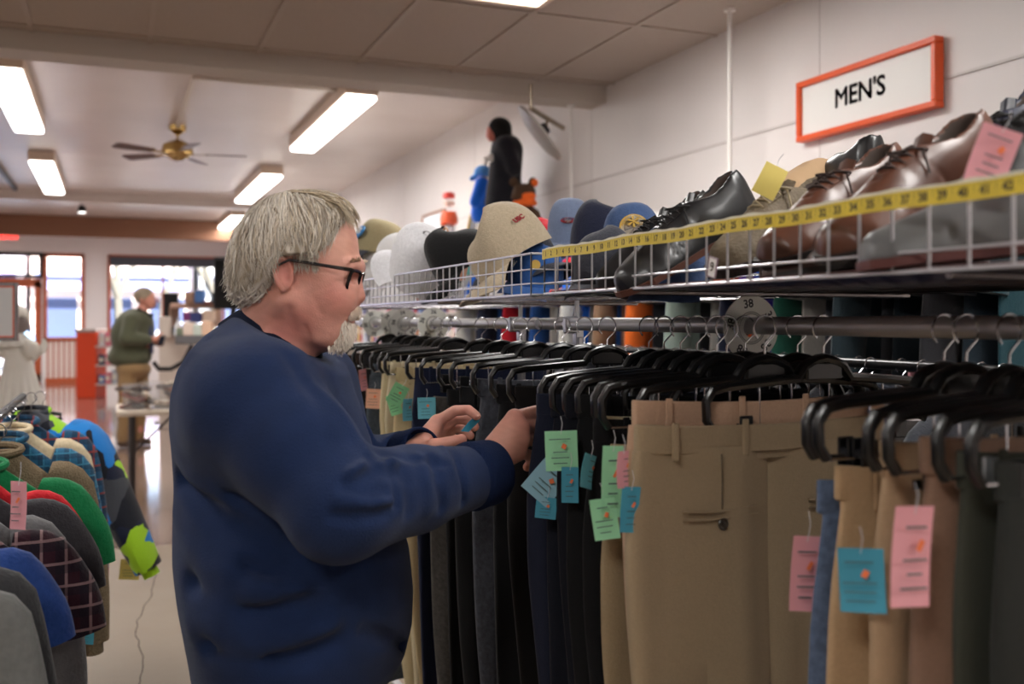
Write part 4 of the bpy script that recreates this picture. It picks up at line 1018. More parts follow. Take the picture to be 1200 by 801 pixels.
# ------------------------------------------------------------------ trousers
cl = {}
def trouser(y, xl, w, ztop, col, label, thick=.045, length=1.04, seed=0, rz=0., loops=True, pocket=False, cuffc=None, denim=False, group=None, taper=1., inner=None):
    """hangs in the plane across the rail; xl = near edge. Two legs joined above the crotch; waistband, loops, pocket as parts."""
    r_ = random.Random(seed*7+3); m = cl.setdefault(col, cloth('cloth_%d_%d_%d' % col, S(*col), col2=S(*[min(255, int(c*1.05+2)) for c in col]) if not denim else S(*[min(255, int(c*1.25+8)) for c in col]), sc=420 if not denim else 160, bs=.2, sheen=.05))
    t = thing('trousers', label, 'trousers', (xl+w/2, y, ztop), rz, group=group)
    def ringf(z, xc, hw, ht, ph, am, n=36, pw=.62):
        out = []
        for k in range(n):
            a = 2*math.pi*k/n; ca, sa = math.cos(a), math.sin(a)
            x = hw*math.copysign(abs(ca)**pw, ca); yy = ht*math.copysign(abs(sa)**.8, sa)
            f = am*(math.sin(x*38+ph+z*3)+.6*math.sin(x*71+ph*2-z*2))
            out.append(Vector((xc+x, yy+f, z)))
        return out
    ph = r_.uniform(0, 6); ht = thick/2
    b = MB(); cro = -.27
    for sg in (-1, 1):
        rings = []
        for k in range(22):
            s = k/21; z = -.036-s*(length-.036)
            if z > cro: fx = .5; over = .012
            hwid = w*np.interp(s, [0, .12, .26, .5, 1], [.255, .275, .272, .245, .185])
            tp_ = np.interp(s, [0, .15, 1], [1, 1, taper]); hwid *= tp_; xc = tp_*sg*np.interp(s, [0, .12, .26, .5, 1], [w*.247, w*.262, w*.262, w*.248, w*.22])
            am = (.0015+.008*min(1, s*1.7))*(1.7 if pocket else 1.)
            hh = ht*np.interp(s, [0, .15, 1], [.8, 1., .9])
            rings.append(ringf(z, xc+.006*math.sin(s*6+ph), hwid, hh, ph+sg*.9, am))
        b.ring_loft(rings)
    b.build('trouser_legs', m, t, world=False)
    b = MB(); n = 48
    def wr(z, g, gi=0): 
        out = []
        for k in range(n):
            a = 2*math.pi*k/n; ca, sa = math.cos(a), math.sin(a); x = (w/2+g)*math.copysign(abs(ca)**.5, ca)
            sag = -.010*(1-(2*x/w)**2)*1.
            out.append(Vector((x, (ht*.72+g)*math.copysign(abs(sa)**.7, sa)+.0035*math.sin(x*30+ph), z+sag*(1 if sa > 0 else .7))))
        return out
    b.ring_loft([wr(-.040, .0005), wr(-.038, .0028), wr(-.002, .0028), wr(0, .0005), wr(-.001, -.003), wr(-.05, -.004)], cap=True)
    wb = b.build('waistband', m, t, world=False)
    if loops:
        for x in (-.40, -.13, .13, .40):
            b = MB(); b.box((x*w, -(ht*.72+.006)+.0035*math.sin(x*w*30+ph), -.024), (.011, .004, .052), bev=.0015); b.build('belt_loop', m, wb, smooth=False, world=False)
    if inner: 
        b = MB(); b.ring_loft([wr(.0035, .0012), wr(.0042, -.001), wr(-.002, -.002)], cap=True); b.build('lining', mat('cream_lining', S(206, 198, 168), .8), wb, world=False)
    if pocket:
        for x in pocket:
            b = MB(); yy = -(ht+.0015); pz = -.122
            b.tube([(x-.065, yy+.002, pz), (x, yy-.0012, pz-.003), (x+.065, yy+.002, pz)], .0028, 6, flat=.5); b.tube([(x-.065, yy+.002, pz-.011), (x, yy-.0012, pz-.014), (x+.065, yy+.002, pz-.011)], .0022, 6, flat=.5)
            po = b.build('welt_pocket', m, t, world=False)
            b = MB(); b.lathe([(0, .0018), (.004, .001), (.0072, .0028), (.0088, .001), (.0085, -.001), (0, -.001)], 16, Matrix.Translation((x, yy-.002, pz-.021)) @ Matrix.Rotation(R(90), 4, 'X')); b.build('button', mat('horn_button', S(52, 42, 32), .3), po, world=False)
            b = MB(); b.tube([(x, yy+.001, -.045), (x, yy-.0006, -.08), (x, yy, pz)], .0012, 5); b.build('dart_seam', cl.setdefault('seam%s' % (col,), cloth('seam_%d_%d_%d' % col, S(*[int(c*.6) for c in col]))), t, world=False)
    return t
TAGC = dict(green=S(140, 208, 150), teal=S(64, 150, 176), ltblue=S(140, 186, 204), pink=S(222, 156, 164), peach=S(224, 168, 140), yellow=S(226, 206, 110), cyan=S(110, 190, 208), mint=S(150, 214, 170))
def price_tag(parent, p, w, h, colname, rot=(0, 0, 0), curl=.003, string=.03, writing=True, world=True):
    """a card pinned to its garment: centre p (world), size, euler"""
    Mx = Matrix.Translation(p) @ Euler(rot).to_matrix().to_4x4()
    m = mat('tag_'+colname, TAGC[colname], .65)
    b = MB(); pts = []
    for i in range(6):
        row = []
        for j in range(6):
            x = (j/5-.5)*w; z = (i/5-.5)*h; row.append(Mx @ Vector((x, curl*math.sin(i/5*2.6+.4)+curl*.5*math.cos(j/5*3), z)))
        pts.append(row)
    b.grid(pts, thick=.0005); o = b.build('price_tag', m, parent, world=world)
    b = MB()
    if writing:
        r_ = random.Random(int(p[0]*1e4) & 255)
        for k in range(4):
            L = w*r_.uniform(.4, .75); z = (-.30+.14*k)*h if k < 3 else .3*h
            b.M = Mx; b.box((-w*.05, -curl-.0022, z), (L, .0003, h*.022))
        b.build('printed_lines', mat('tag_print', S(70, 90, 90), .7), o, smooth=False, world=False)
        b = MB(); b.M = Mx; b.text('*', h*.35, Matrix.Translation((w*.05, -curl-.0022, h*.08)) @ Matrix.Rotation(R(90), 4, 'X'), depth=.0001) if False else b.box((w*.08, -curl-.0022, h*.12), (w*.14, .0003, h*.12), rot=Euler((0, .5, 0)).to_matrix()); b.build('orange_mark', mat('tag_orange', S(232, 120, 70), .7), o, smooth=False, world=False)
    b = MB(); b.tube([Mx @ Vector((0, 0, h*.42)), Mx @ Vector((.003, 0, h*.5+string*.5)), Mx @ Vector((.001, .003, h*.5+string))], .0005, 4); b.build('pin_string', mat('tag_string', S(200, 200, 205), .4), o, world=False)
    return o
def yedge(u, xl): return xl/math.tan(YAW+math.atan((u-600)/FPX))
def ztop_at(u, v, xl): return PX(u, v, xl).z
# (u of near edge, v of waistband, near edge X, width, colour, thickness, options)
K = [
 (402, 415, .80, .36, (52, 38, 32), .030, 'dark brown trousers hanging just past the goatee of the man', {}),
 (414, 413, .79, .38, (44, 34, 30), .035, 'dark brown trousers behind the pink tag, next to the goatee', {}),
 (426, 412, .80, .36, (24, 22, 24), .035, 'black trousers between the dark brown pair and the grey jeans', {}),
 (436, 426, .79, .36, (58, 66, 74), .030, 'blue grey faded jeans with a raised waistband in the far group', dict(denim=True)),
 (448, 423, .78, .36, (196, 182, 148), .022, 'light khaki trousers, leftmost of the pale far group', dict(taper=.7)),
 (457, 424, .78, .36, (206, 194, 164), .022, 'cream khaki trousers with a green tag, middle of the pale far group', dict(taper=.7)),
 (465, 430, .775, .36, (190, 170, 132), .024, 'darker tan trousers, rightmost of the pale far group', dict(taper=.7)),
 (488, 430, .77, .38, (32, 38, 60), .040, 'navy trousers with a pale blue square tag in the far group', {}),
 (510, 464, .76, .36, (66, 64, 62), .025, 'dark grey jeans with a worn waistband behind the left hand', dict(denim=True)),
 (526, 456, .765, .38, (22, 22, 24), .04, 'black trousers just behind the left hand of the man', {}),
 (540, 452, .765, .38, (20, 20, 22), .04, 'black trousers at the left of the charcoal jeans', {}),
 (562, 443, .745, .40, (52, 54, 60), .045, 'charcoal jeans with a grey clip above the two hands', dict(denim=True)),
 (584, 450, .745, .40, (26, 26, 28), .04, 'soft black trousers right of the charcoal jeans', {}),
 (606, 452, .74, .40, (24, 22, 22), .04, 'black trousers directly behind the right wrist', {}),
 (629, 460, .675, .44, (30, 34, 50), .040, 'navy trousers hiding the fingertips of the right hand', {}),
 (648, 461, .685, .43, (24, 26, 36), .030, 'very dark navy trousers behind the green tag', {}),
 (664, 461, .685, .43, (23, 24, 32), .030, 'inky blue trousers at the right of the green tag', {}),
 (680, 462, .685, .43, (20, 20, 22), .030, 'black trousers left of the pair with the cream lining', {}),
 (699, 490, .68, .43, (18, 18, 20), .030, 'black trousers with a cream lined waistband', dict(inner=True)),
 (718, 520, .685, .40, (150, 132, 104), .020, 'pale tan trousers with green tags, set low on the rack', {}),
 (741, 468, .68, .45, (178, 146, 122), .045, 'rosy tan trousers hanging behind the big khaki pair', {}),
]
cnt = 0
made = {}
for i, (u, v, xl, wd, col, th, lab, o_) in enumerate(K):
    y = yedge(u, xl); z = ztop_at(u, v, xl); rz = rnd.uniform(-.06, .06)
    tr_ = trouser(y, xl, wd, z, col, lab, thick=th, seed=i, rz=rz*.5, **o_)
    made[u] = (tr_, y, xl, z)
    hy = y+.002; dz = z+.002-(ZR-.17)
    short = lab.split(' hanging')[0].split(' behind')[0].split(' with')[0].split(' between')[0]
    hanger(hy, rz*.5, ' '.join(('black clip hanger of the '+lab.replace('trousers', 'pair').split(',')[0]).split()[:15]), dx=xl+wd/2-XR, dz=dz*.5 if False else 0, clips=clearp if i in (3, 7, 11) else None)
# the big khaki pair
yk = 1.222
big = trouser(yk, .668, .462, ztop_at(745, 497, .668), (152, 134, 108), 'big khaki trousers with a buttoned rear pocket, front of the near rack', thick=.05, seed=40, rz=R(4), pocket=(-.105, .12), length=1.06)
big2 = trouser(1.285, .735, .44, EYE-.135, (130, 110, 86), 'darker khaki trousers right behind the big khaki pair', thick=.04, seed=41, rz=R(-3))
hanger(yk+.002, R(3), 'black clip hanger carrying the big khaki trousers, nearest with a wide black arm', dx=0)
hanger(1.285, R(-4), 'black clip hanger carrying the darker khaki trousers behind the big pair', dx=0)
for k, (yy, a) in enumerate(((1.34, 5), (1.385, -6), (1.43, 3))):
    hanger(yy, R(a), 'empty looking black clip hanger, %s behind the darker khaki pair' % ('first', 'second', 'third')[k], dx=rnd.uniform(-.03, .02))
# nearest group at the right edge
near = [
 (962, 562, .77, .40, (74, 88, 112), .022, 'blue denim jeans squeezed between khaki and tan trousers', dict(denim=True)),
 (986, 546, .772, .40, (168, 140, 108), .040, 'tan trousers with a cyan tag near the right edge', {}),
 (1032, 516, .772, .40, (160, 134, 106), .040, 'warm tan trousers with a pink tag near the right edge', {}),
 (1076, 510, .78, .38, (122, 96, 80), .055, 'brown trousers with rounded waistband near the right edge', {}),
 (1128, 528, .80, .38, (56, 58, 50), .045, 'olive grey trousers at the right edge of the photo', {}),
 (1172, 540, .80, .38, (40, 42, 40), .04, 'dark green grey trousers cut off by the right edge of the photo', {}),
]
for i, (u, v, xl, wd, col, th, lab, o_) in enumerate(near):
    y = yedge(u, xl); z = ztop_at(u, v, xl)
    tr_ = trouser(y, xl, wd, z, col, lab, thick=th*.8, seed=60+i, rz=R((0, -1, 1, 3, 0, 0)[i]), **o_); made[u] = (tr_, y, xl, z)
    hanger(y+.002, R((2, -2, 3, -1, 1, 0)[i]), ' '.join(('black clip hanger of the '+lab.replace('trousers', 'pair')).split()[:15]), dx=xl+wd/2-XR-.01, clips=clearp if i in (4,) else None)
# ------------------------------------------------------------------ caps and display heads in the far basket
def make_cap(label, loc, rot, crown, bill=None, under=None, sc=1., group='caps in the wire baskets', crush=0., seed=0, logo=None, patch=None, height=.125, band=None):
    r_ = random.Random(seed); t = thing('baseball_cap', label, 'cap', loc, group=group, rot=rot); t.scale = (sc,)*3
    bill = bill or crown; ph = [r_.uniform(0, 6) for _ in range(4)]
    def cp(a, s):
        q = s**1.0; rr = math.sin(q*math.pi/2)**.62; z = height*math.cos(q*math.pi/2)**.8*(1+.10*math.cos(a)*math.sin(q*3))
        rx = .097*rr; ry_ = .079*rr
        wv = 1+crush*(.10*math.sin(2*a+ph[0]+q*3)+.07*math.sin(5*a+ph[1]))*q
        return Vector((rx*math.cos(a)*wv, ry_*math.sin(a)*wv, z*(1-crush*.28*(1+math.sin(a*1.0+ph[2])))+crush*.008*math.sin(3*a+ph[3])))
    N = 36; b = MB(); b.grid([[cp(2*math.pi*k/N, max(.02, s/10)) for k in range(N+1)] for s in range(0, 11)], thick=-.0016); b.build('crown', crown, t, world=False)
    b = MB()
    for k in range(6):
        a = R(30+60*k); b.tube([cp(a, s/8)*1.008 for s in range(1, 9)], .0009, 4)
    b.build('panel_seam', crown, t, world=False)
    b = MB(); g = []; g2 = []
    for i in range(7):
        row = []
        for j in range(15):
            a = R(-64+128*j/14); e = cp(a, 1.0); f = i/6; out = Vector((math.cos(a*.55), math.sin(a*.55)*.35, 0)); L = .070*math.cos(a*.78)+.004
            p = e+out*L*f; p.z = e.z*0+.004-.020*(math.sin(a)**2)*f*1.5-.012*f*f; row.append(p)
        g.append(row)
    b.grid(g, thick=.0028); bo = b.build('bill', bill, t, world=False)
    if under:
        b = MB(); b.grid([[p+Vector((-.001, 0, -.0034)) for p in r__] for r__ in g], thick=.0006); b.build('under_bill', under, bo, world=False)
    b = MB(); tz = cp(0, .02).z; b.lathe([(0, tz+.003), (.005, tz+.002), (.007, tz-.002), (0, tz-.004)], 12); b.build('button', crown, t, world=False)
    F = Matrix(((0, 0, 1, .0), (1, 0, 0, 0), (0, 1, 0, 0), (0, 0, 0, 1)))
    def onfront(dx, dz, ang=0): 
        e = cp(ang, .72); n_ = Vector((math.cos(ang)*.9, math.sin(ang), .38)).normalized(); M_ = n_.to_track_quat('Z', 'Y').to_matrix().to_4x4(); return Matrix.Translation(e+n_*dx) @ M_
    if patch:
        for (ang, w_, h_, m_) in patch:
            b = MB(); b.M = onfront(.001, 0, ang); b.lathe([(0, .0), (1., 0), (1., .004), (0, .004)], 24, Matrix.Diagonal((w_/2, h_/2, 1, 1))); b.build('embroidered_patch', m_, t, world=False)
    if logo:
        for (txt, size_, ang, m_, dx) in logo:
            b = MB(); b.text(txt, size_, onfront(.006+dx, 0, ang), depth=.0006, bold=.0006); b.build('embroidery', m_, t, smooth=False, world=False)
    if band:
        b = MB(); b.grid([[cp(2*math.pi*k/N, s)*1.012 for k in range(N+1)] for s in (.9, 1.)], thick=-.001); b.build('band', band, t, world=False)
    return t
W = lambda n, *c: cloth('cap_'+n, S(*c), sc=260, bs=.3, col2=S(*[min(255, int(x*1.08+3)) for x in c]))
white_c, beige_c, black_c, navy_c = W('white', 226, 226, 230), W('beige', 176, 162, 138), W('black', 22, 22, 24), W('navy', 30, 34, 54)
bluegrey_c, royal_c, red_c, khaki_c = W('bluegrey', 116, 130, 158), W('royal', 48, 88, 150), W('red', 200, 36, 50), W('khaki', 150, 138, 106)
orange_c = W('orange', 226, 104, 48); dkgrey_c = W('dkgrey', 58, 60, 68); den_c = W('denim', 62, 84, 124)
gold_e = mat('gold_thread', S(196, 160, 70), .4); white_e = mat('white_thread', S(230, 228, 224), .6); red_e = mat('red_thread', S(150, 36, 44), .6); navy_e = mat('navy_thread', S(34, 44, 84), .6); blue_e = mat('blue_thread', S(40, 130, 196), .6)
def D(u, v, X): return PX(u, v, X)
A_ = R(180)-YAW      # faces straight back at the camera: -90deg-YAW
def face(deg): return R(deg)-YAW      # 0 = towards the right of the picture, 180 = left, -90 = towards the camera
make_cap('crumpled beige cap with small red USC letters, biggest on the far basket', D(606, 304, .92), (R(10), R(34), face(200)), beige_c, sc=1.1, crush=.7, seed=3, height=.14,
         logo=[('USC', .016, R(108), red_e, -.002)])
make_cap('floppy black cap leaning left against the beige cap', D(550, 312, .92), (R(8), R(34), face(200)), black_c, sc=1.02, crush=.5, seed=5, height=.13)
make_cap('dark charcoal cap squashed under the beige cap', D(612, 320, .97), (R(0), R(-10), face(-40)), dkgrey_c, sc=.95, crush=.6, seed=6)
make_cap('blue cap with a gold patch and white letter lying in the far basket', D(628, 331, .99), (R(-10), R(10), face(-120)), royal_c, sc=.82, crush=.35, seed=7, patch=[(.5, .03, .03, gold_e)], logo=[('V', .03, -.45, white_e, 0)])
make_cap('pale blue grey cap with a red and white front badge and orange underbill', D(668, 282, 1.24), (R(0), R(12), face(-97)), bluegrey_c, bluegrey_c, orange_c, sc=.82, seed=8, height=.15,
         patch=[(0, .052, .020, red_e), (0, .022, .018, white_e)], logo=[('CUBS', .0) if False else ('CLASSIC', .011, 0, navy_e, .012)])
make_cap('soft navy cap between the pale blue grey cap and the emblem cap', D(706, 290, 1.20), (R(0), R(-8), face(-60)), navy_c, sc=.95, crush=.5, seed=9, height=.14)
make_cap('blue cap with a large round embroidered emblem beside the black shoes', D(744, 303, 1.16), (R(6), R(4), face(-98)), den_c, sc=.92, seed=10, height=.14,
         patch=[(.1, .074, .074, gold_e), (.1, .066, .068, white_e), (.1, .052, .054, navy_e)], logo=[('*', .07, .1, gold_e, .004)])
make_cap('denim cap whose bill pokes down into the near basket', D(790, 326, .95), (R(0), R(14), face(-120)), den_c, sc=.85, crush=.4, seed=12)
make_cap('dark slate cap low at the left end of the near basket', D(712, 330, .90), (R(0), R(8), face(-110)), dkgrey_c, sc=.85, crush=.5, seed=13)
make_cap('red cap peeking out behind the beige cap', D(630, 292, 1.34), (R(10), R(-10), face(30)), red_c, sc=.8, crush=.4, seed=14)
make_cap('second red cap low behind the black cap', D(584, 290, 1.30), (R(0), R(0), face(120)), red_c, sc=.85, crush=.4, seed=15)
# white foam heads
def foam_head(u, X, label):
    q = D(u, 300, X); t = thing('foam_display_bust', label, 'display head', (q.x, q.y, ZB+.002), face(186), group='white foam display heads'); t.scale = (.88, .88, .84)
    f = comb([('+', ell((-.012, 0, .215), (.095, .074, .085)), 0), ('+', ell((.03, 0, .165), (.052, .055, .075)), .03), ('+', rc((-.01, 0, .02), (-.012, 0, .15), .058, .050), .02), ('+', rc((0, 0, .004), (0, 0, .016), .085, .07), .02),
              ('+', rc((.078, 0, .20), (.096, 0, .168), .006, .011), .012), ('+', ell((.082, 0, .138), (.010, .022, .006)), .01), ('+', ell((.082, 0, .127), (.010, .020, .006)), .006), ('+', ell((.066, 0, .105), (.02, .024, .016)), .015),
              ('-', ell((.083, -.028, .196), (.012, .016, .010)), .012), ('-', ell((.083, .028, .196), (.012, .016, .010)), .012), ('-', ell((0, 0, -.02), (.2, .2, .02)), .003)])
    sdf_obj('bust_body', f, (-.13, -.1, -.004), (.13, .1, .32), .006, mat('white_foam', S(226, 224, 224), .75, bump=(300, .15)), t, world=False); return t
h1 = foam_head(447, .98, 'white foam head wearing the khaki cap with the grey bill, leftmost head')
h2 = foam_head(466, .92, 'white foam head wearing the big white cap, turned left')
def cap_on(h, dz, **k): l = h.location; return make_cap(loc=(l.x+k.pop('ox', 0), l.y+k.pop('oy', 0), l.z+dz), **k)
cap_on(h1, .205, label='khaki cap with grey bill and blue lettering panel on the leftmost foam head', rot=(0, R(-8), face(188)), crown=khaki_c, bill=dkgrey_c, under=black_c, sc=1.05, seed=20, patch=[(.25, .10, .055, blue_e)], logo=[('BEER', .034, .25, white_e, .004)])
q = D(497, 326, .86)
make_cap('big plain white cap with gold buckle tilted off its foam head', (q.x, q.y, q.z), (R(-30), R(-28), face(150)), white_c, sc=1.15, seed=21, height=.14, patch=[(3.6, .022, .016, gold_e)])
make_cap('dark navy cap at the far end of the basket, just past the man\'s glasses', D(434, 318, 1.0), (0, 0, face(185)), navy_c, sc=.9, seed=22)
q = D(506, 326, 1.0)
# little baskets / teal box beyond the white cap
t = thing('gift_box', 'small teal box standing between the white cap and the black cap', 'box', D(540, 306, 1.3)); q = D(540, 306, 1.3)
b = MB(); b.box(q+Vector((0, 0, -.02)), (.06, .09, .07), bev=.003); b.build('box', mat('teal_box', S(96, 176, 176), .6), t, smooth=False); b = MB(); b.box(q+Vector((0, 0, .018)), (.066, .096, .014), bev=.003); b.build('lid', mat('teal_lid', S(120, 190, 186), .6), t, smooth=False)
t = thing('wicker_tote', 'pink and tan woven tote bag standing behind the white cap', 'bag', D(522, 322, 1.05)); q = D(522, 322, 1.05)
b = MB(); b.ring_loft([[q+Vector((sx*(.045+.2*hh_), sy*(.07+.2*hh_), hh_-.02)) for sx, sy in ((-1, -1), (1, -1), (1, 1), (-1, 1))] for hh_ in (0, .04, .09)], cap=False); b.build('tote_body', mat('pink_weave', S(206, 158, 146), .8, bump=(120, .6), var=(70, .3, S(190, 140, 110))), t, smooth=False)
b = MB(); b.tube([q+Vector((0, .05*math.cos(a), .07+.09*math.sin(a))) for a in [math.pi*k/14 for k in range(15)]], .004, 6); b.build('handle', mat('tan_leather', S(180, 130, 84), .6), t)
# ------------------------------------------------------------------ shoes in the near basket
def lin(x, xs, ys): return np.interp(x, xs, ys)
def make_shoe(label, heel, toe, upper, sole_c, kind='dress', L=.29, lace_c=None, roll=0., lining=None, seed=0, wsc=1.):
    a = Vector(heel); b_ = Vector(toe); X_ = (b_-a).normalized(); Y_ = Vector((0, 0, 1)).cross(X_).normalized(); Z_ = X_.cross(Y_); Mr = Matrix((X_, Y_, Z_)).transposed() @ Matrix.Rotation(roll, 3, 'X')
    t = thing('shoe', label, 'shoe', a, group='shoes in the near wire basket', rot=Mr.to_euler())
    K_ = [0, .03, .1, .25, .42, .6, .74, .86, .95, .985, 1]
    HWd = np.array([.016, .026, .034, .036, .034, .042, .049, .046, .034, .020, .004])*wsc
    TP = [.084, .098, .100, .084, .082, .072, .056, .046, .038, .030, .018] if kind == 'dress' else [.088, .098, .100, .090, .096, .086, .068, .056, .048, .040, .024]
    def up(p, g=0.):
        s = np.clip(p[:, 0]/L, 0, 1); hw = lin(s, K_, HWd)+g; tp = lin(s, K_, TP)+g; zf = np.clip(p[:, 2]/tp, 0, 1.2); hw2 = hw*(1-.26*zf*zf)
        ez = 2.6+4.5*np.clip((.55-s)*5, 0, 1); q = (np.abs(p[:, 1])/hw2)**2.5+(np.abs(p[:, 2])/tp)**ez; q = q**(1/3.)
        d = (q-1)*np.minimum(hw2, tp)*.75
        d = np.maximum(d, np.maximum(-p[:, 0]+.0, p[:, 0]-L)); return smax(d, -p[:, 2], .006).astype(np.float32)
    op = ell((.21*L, 0, .106), (.19*L, .0225, .074)) if kind == 'dress' else ell((.20*L, 0, .112), (.18*L, .0235, .070))
    crease = [(chain([(L*.66, -.045, .02), (L*.65, 0, .066), (L*.66, .045, .02)], [0, 0, 0]), -.0018, .004), (chain([(L*.60, -.045, .02), (L*.605, 0, .072), (L*.60, .045, .02)], [0, 0, 0]), -.0015, .004),
              (chain([(L*.40, -.04, .02), (L*.47, -.030, .070)], [0, 0]), -.0018, .003), (chain([(L*.40, .04, .02), (L*.47, .030, .070)], [0, 0]), -.0018, .003), (chain([(.012, -.034, .045), (L*.3, -.036, .050), (L*.42, -.03, .065)], [0]*3), .0012, .003)]
    f = dented(comb([('+', up, 0), ('-', op, .006)]), crease)
    lin_m = lining or mat('shoe_lining', S(60, 46, 38), .8)
    def pick(c): 
        k = ((c[:, 0]/L-.21)/.19)**2+(c[:, 1]/.0230)**2+((c[:, 2]-(.106 if kind == 'dress' else .112))/.074)**2
        return (k < 1.05)*1
    sdf_obj('upper', f, (-.01, -.07, -.004), (L+.01, .07, .12), .0042, upper, t, world=False, mats=([lin_m], pick))
    b = MB()
    out = [(L*s*1.0+(.004 if s > .9 else -.003 if s < .1 else 0), float(lin(s, K_, HWd))+.004) for s in [0, .02, .06, .12, .25, .42, .6, .74, .86, .94, .98, 1]]
    ring = [(x, y) for x, y in out]+[(x, -y) for x, y in out[::-1]]
    th_ = .009 if kind == 'dress' else .018
    b.ring_loft([[Vector((x, y*1., z)) for x, y in ring] for z in ((-.004, .006) if kind == 'dress' else (-.004, .014))])
    so = b.build('sole', sole_c, t, smooth=False, world=False)
    b = MB(); hr = [(x, y*.97) for x, y in out if x < L*.28]; ring = hr+[(x, -y) for x, y in hr[::-1]]; b.ring_loft([[Vector((x, y, z)) for x, y in ring] for z in (-.022 if kind == 'dress' else -.010, -.004)]); b.build('heel_block', sole_c, so, smooth=False, world=False)
    if lace_c:
        b = MB(); r_ = random.Random(seed)
        nL = 4 if kind == 'dress' else 5
        for k in range(nL):
            s = .44+.05*k; z = float(lin(s, K_, TP)); x = L*s
            b.tube([(x-.004, -.021, z-.012), (x, -.012, z-.001), (x+.002, 0, z+.002), (x, .012, z-.001), (x-.004, .021, z-.012)], .0019, 6)
            if k < nL-1: b.tube([(x, -.018, z-.006), (x+.008, 0, z+.001), (x+.014, .018, z-.010)], .0018, 6)
        z = float(lin(.43, K_, TP)); x = L*.42
        for sg in (-1, 1):
            b.tube([(x+.010+.013*math.cos(q), sg*(.014-.016*math.cos(q*.5+1.57)*0+.012*math.sin(q)), z+.003-.010*(1-math.cos(q))*.5) for q in [2*math.pi*k_/12 for k_ in range(13)]], .0016, 6)
            b.tube([(x, 0, z+.002), (x+.012, sg*.026, z-.004), (x+.022, sg*.036, z-.03)], .0016, 6)
        b.build('laces', lace_c, t, world=False)
        b = MB(); b.grid([[(L*s, y*(1-.3*(s < .4)), float(lin(s, K_, TP))-.002+(.012 if s < .38 else 0)-abs(y)*.25) for y in (-.02, -.01, 0, .01, .02)] for s in (.34, .38, .44, .52, .6)], thick=.003); b.build('tongue', upper, t, world=False)
    return t
brownL = mat('brown_leather', S(98, 58, 40), .38, coat=.08, bump=(60, .03), var=(18, .6, S(74, 42, 30))); blackL = mat('black_shoe_leather', S(24, 24, 26), .36, coat=.15, bump=(60, .03))
oliveL = mat('olive_suede', S(112, 98, 78), .75, bump=(180, .3), var=(30, .5, S(94, 82, 64))); dksole = mat('dark_sole', S(28, 22, 20), .55); brsole = mat('brown_sole', S(78, 42, 28), .5); greyL = mat('silver_grey_leather', S(88, 88, 88), .45, bump=(60, .04)); tansole = mat('tan_gum_sole', S(178, 146, 104), .6)
lb = mat('black_lace', S(20, 18, 18), .8); ldb = mat('brown_lace', S(48, 30, 24), .8); lt = mat('tan_lace', S(150, 136, 108), .8)
P3 = lambda a: P(*a)
make_shoe('brown leather lace up shoe with its heel raised highest, under the MEN\'S sign', P3((1170, 208, 1.27)), P3((990, 296, 1.17)), brownL, dksole, lace_c=ldb, L=.295, wsc=1.1)
make_shoe('brown leather lace up shoe, left one of the brown pair', P3((1064, 236, 1.45)), P3((908, 306, 1.33)), brownL, dksole, lace_c=ldb, L=.285, wsc=1.05)
make_shoe('olive suede walking shoe with a yellow tag on its laces', P3((985, 266, 1.62)), P3((866, 314, 1.50)), oliveL, dksole, kind='walk', lace_c=lt, L=.28, wsc=1.1)
make_shoe('black leather lace up shoe with open collar beside the olive shoe', P3((888, 254, 1.68)), P3((768, 322, 1.62)), blackL, brsole, lace_c=lb, L=.285, wsc=1.05)
make_shoe('black leather lace up shoe at the left end, laces hanging over the tape', P3((842, 272, 1.92)), P3((742, 324, 1.84)), blackL, dksole, lace_c=lb, L=.285)
make_shoe('small black shoe standing at the back below the MEN\'S sign', P3((1034, 210, 1.9)), P3((972, 232, 2.04)), blackL, dksole, L=.26)
make_shoe('tan suede shoe at the back left of the small black shoe', P3((996, 232, 2.1)), P3((946, 232, 2.02)), mat('tan_suede', S(170, 140, 106), .8), tansole, L=.24)
make_shoe('silver grey shoe peeping over the two brown shoes', P3((1112, 216, 1.72)), P3((1048, 240, 1.86)), greyL, dksole, L=.26)
make_shoe('black lace up shoe with a pink tag at the right edge', P3((1330, 150, 1.14)), P3((1180, 244, 1.10)), blackL, dksole, lace_c=lb, L=.29, wsc=1.1)
make_shoe('navy shoe at the upper right corner above the pink tag', P3((1268, 140, 1.42)), P3((1170, 216, 1.38)), mat('navy_leather', S(32, 36, 56), .4, coat=.2), dksole, L=.28, lace_c=lb)
make_shoe('silver grey leather shoe low at the right end of the near basket', P3((1340, 280, 1.0)), P3((1128, 302, 1.06)), greyL, mat('maroon_sole', S(84, 40, 36), .5), L=.27)
make_shoe('dark brown shoe deep in the near basket beneath the brown pair', P3((1150, 288, 1.22)), P3((1010, 312, 1.3)), mat('dark_brown_leather', S(64, 38, 30), .35, coat=.3), dksole, L=.28)
def ftag(label, a, c, rot, w_=.036, h_=.05):
    t = price_tag(None, P3(a), w_, h_, c, rot, string=.02); tag(t, label, 'tag'); return t
ftag('yellow tag sticking up from the olive suede shoe', (902, 212, 1.50), 'yellow', (R(0), R(-28), face(90)+R(180)-R(90)), .036, .05)
ftag('large pink tag hanging on the black shoe at the right edge', (1164, 184, .99), 'pink', (R(0), R(20), face(0)), .040, .062)
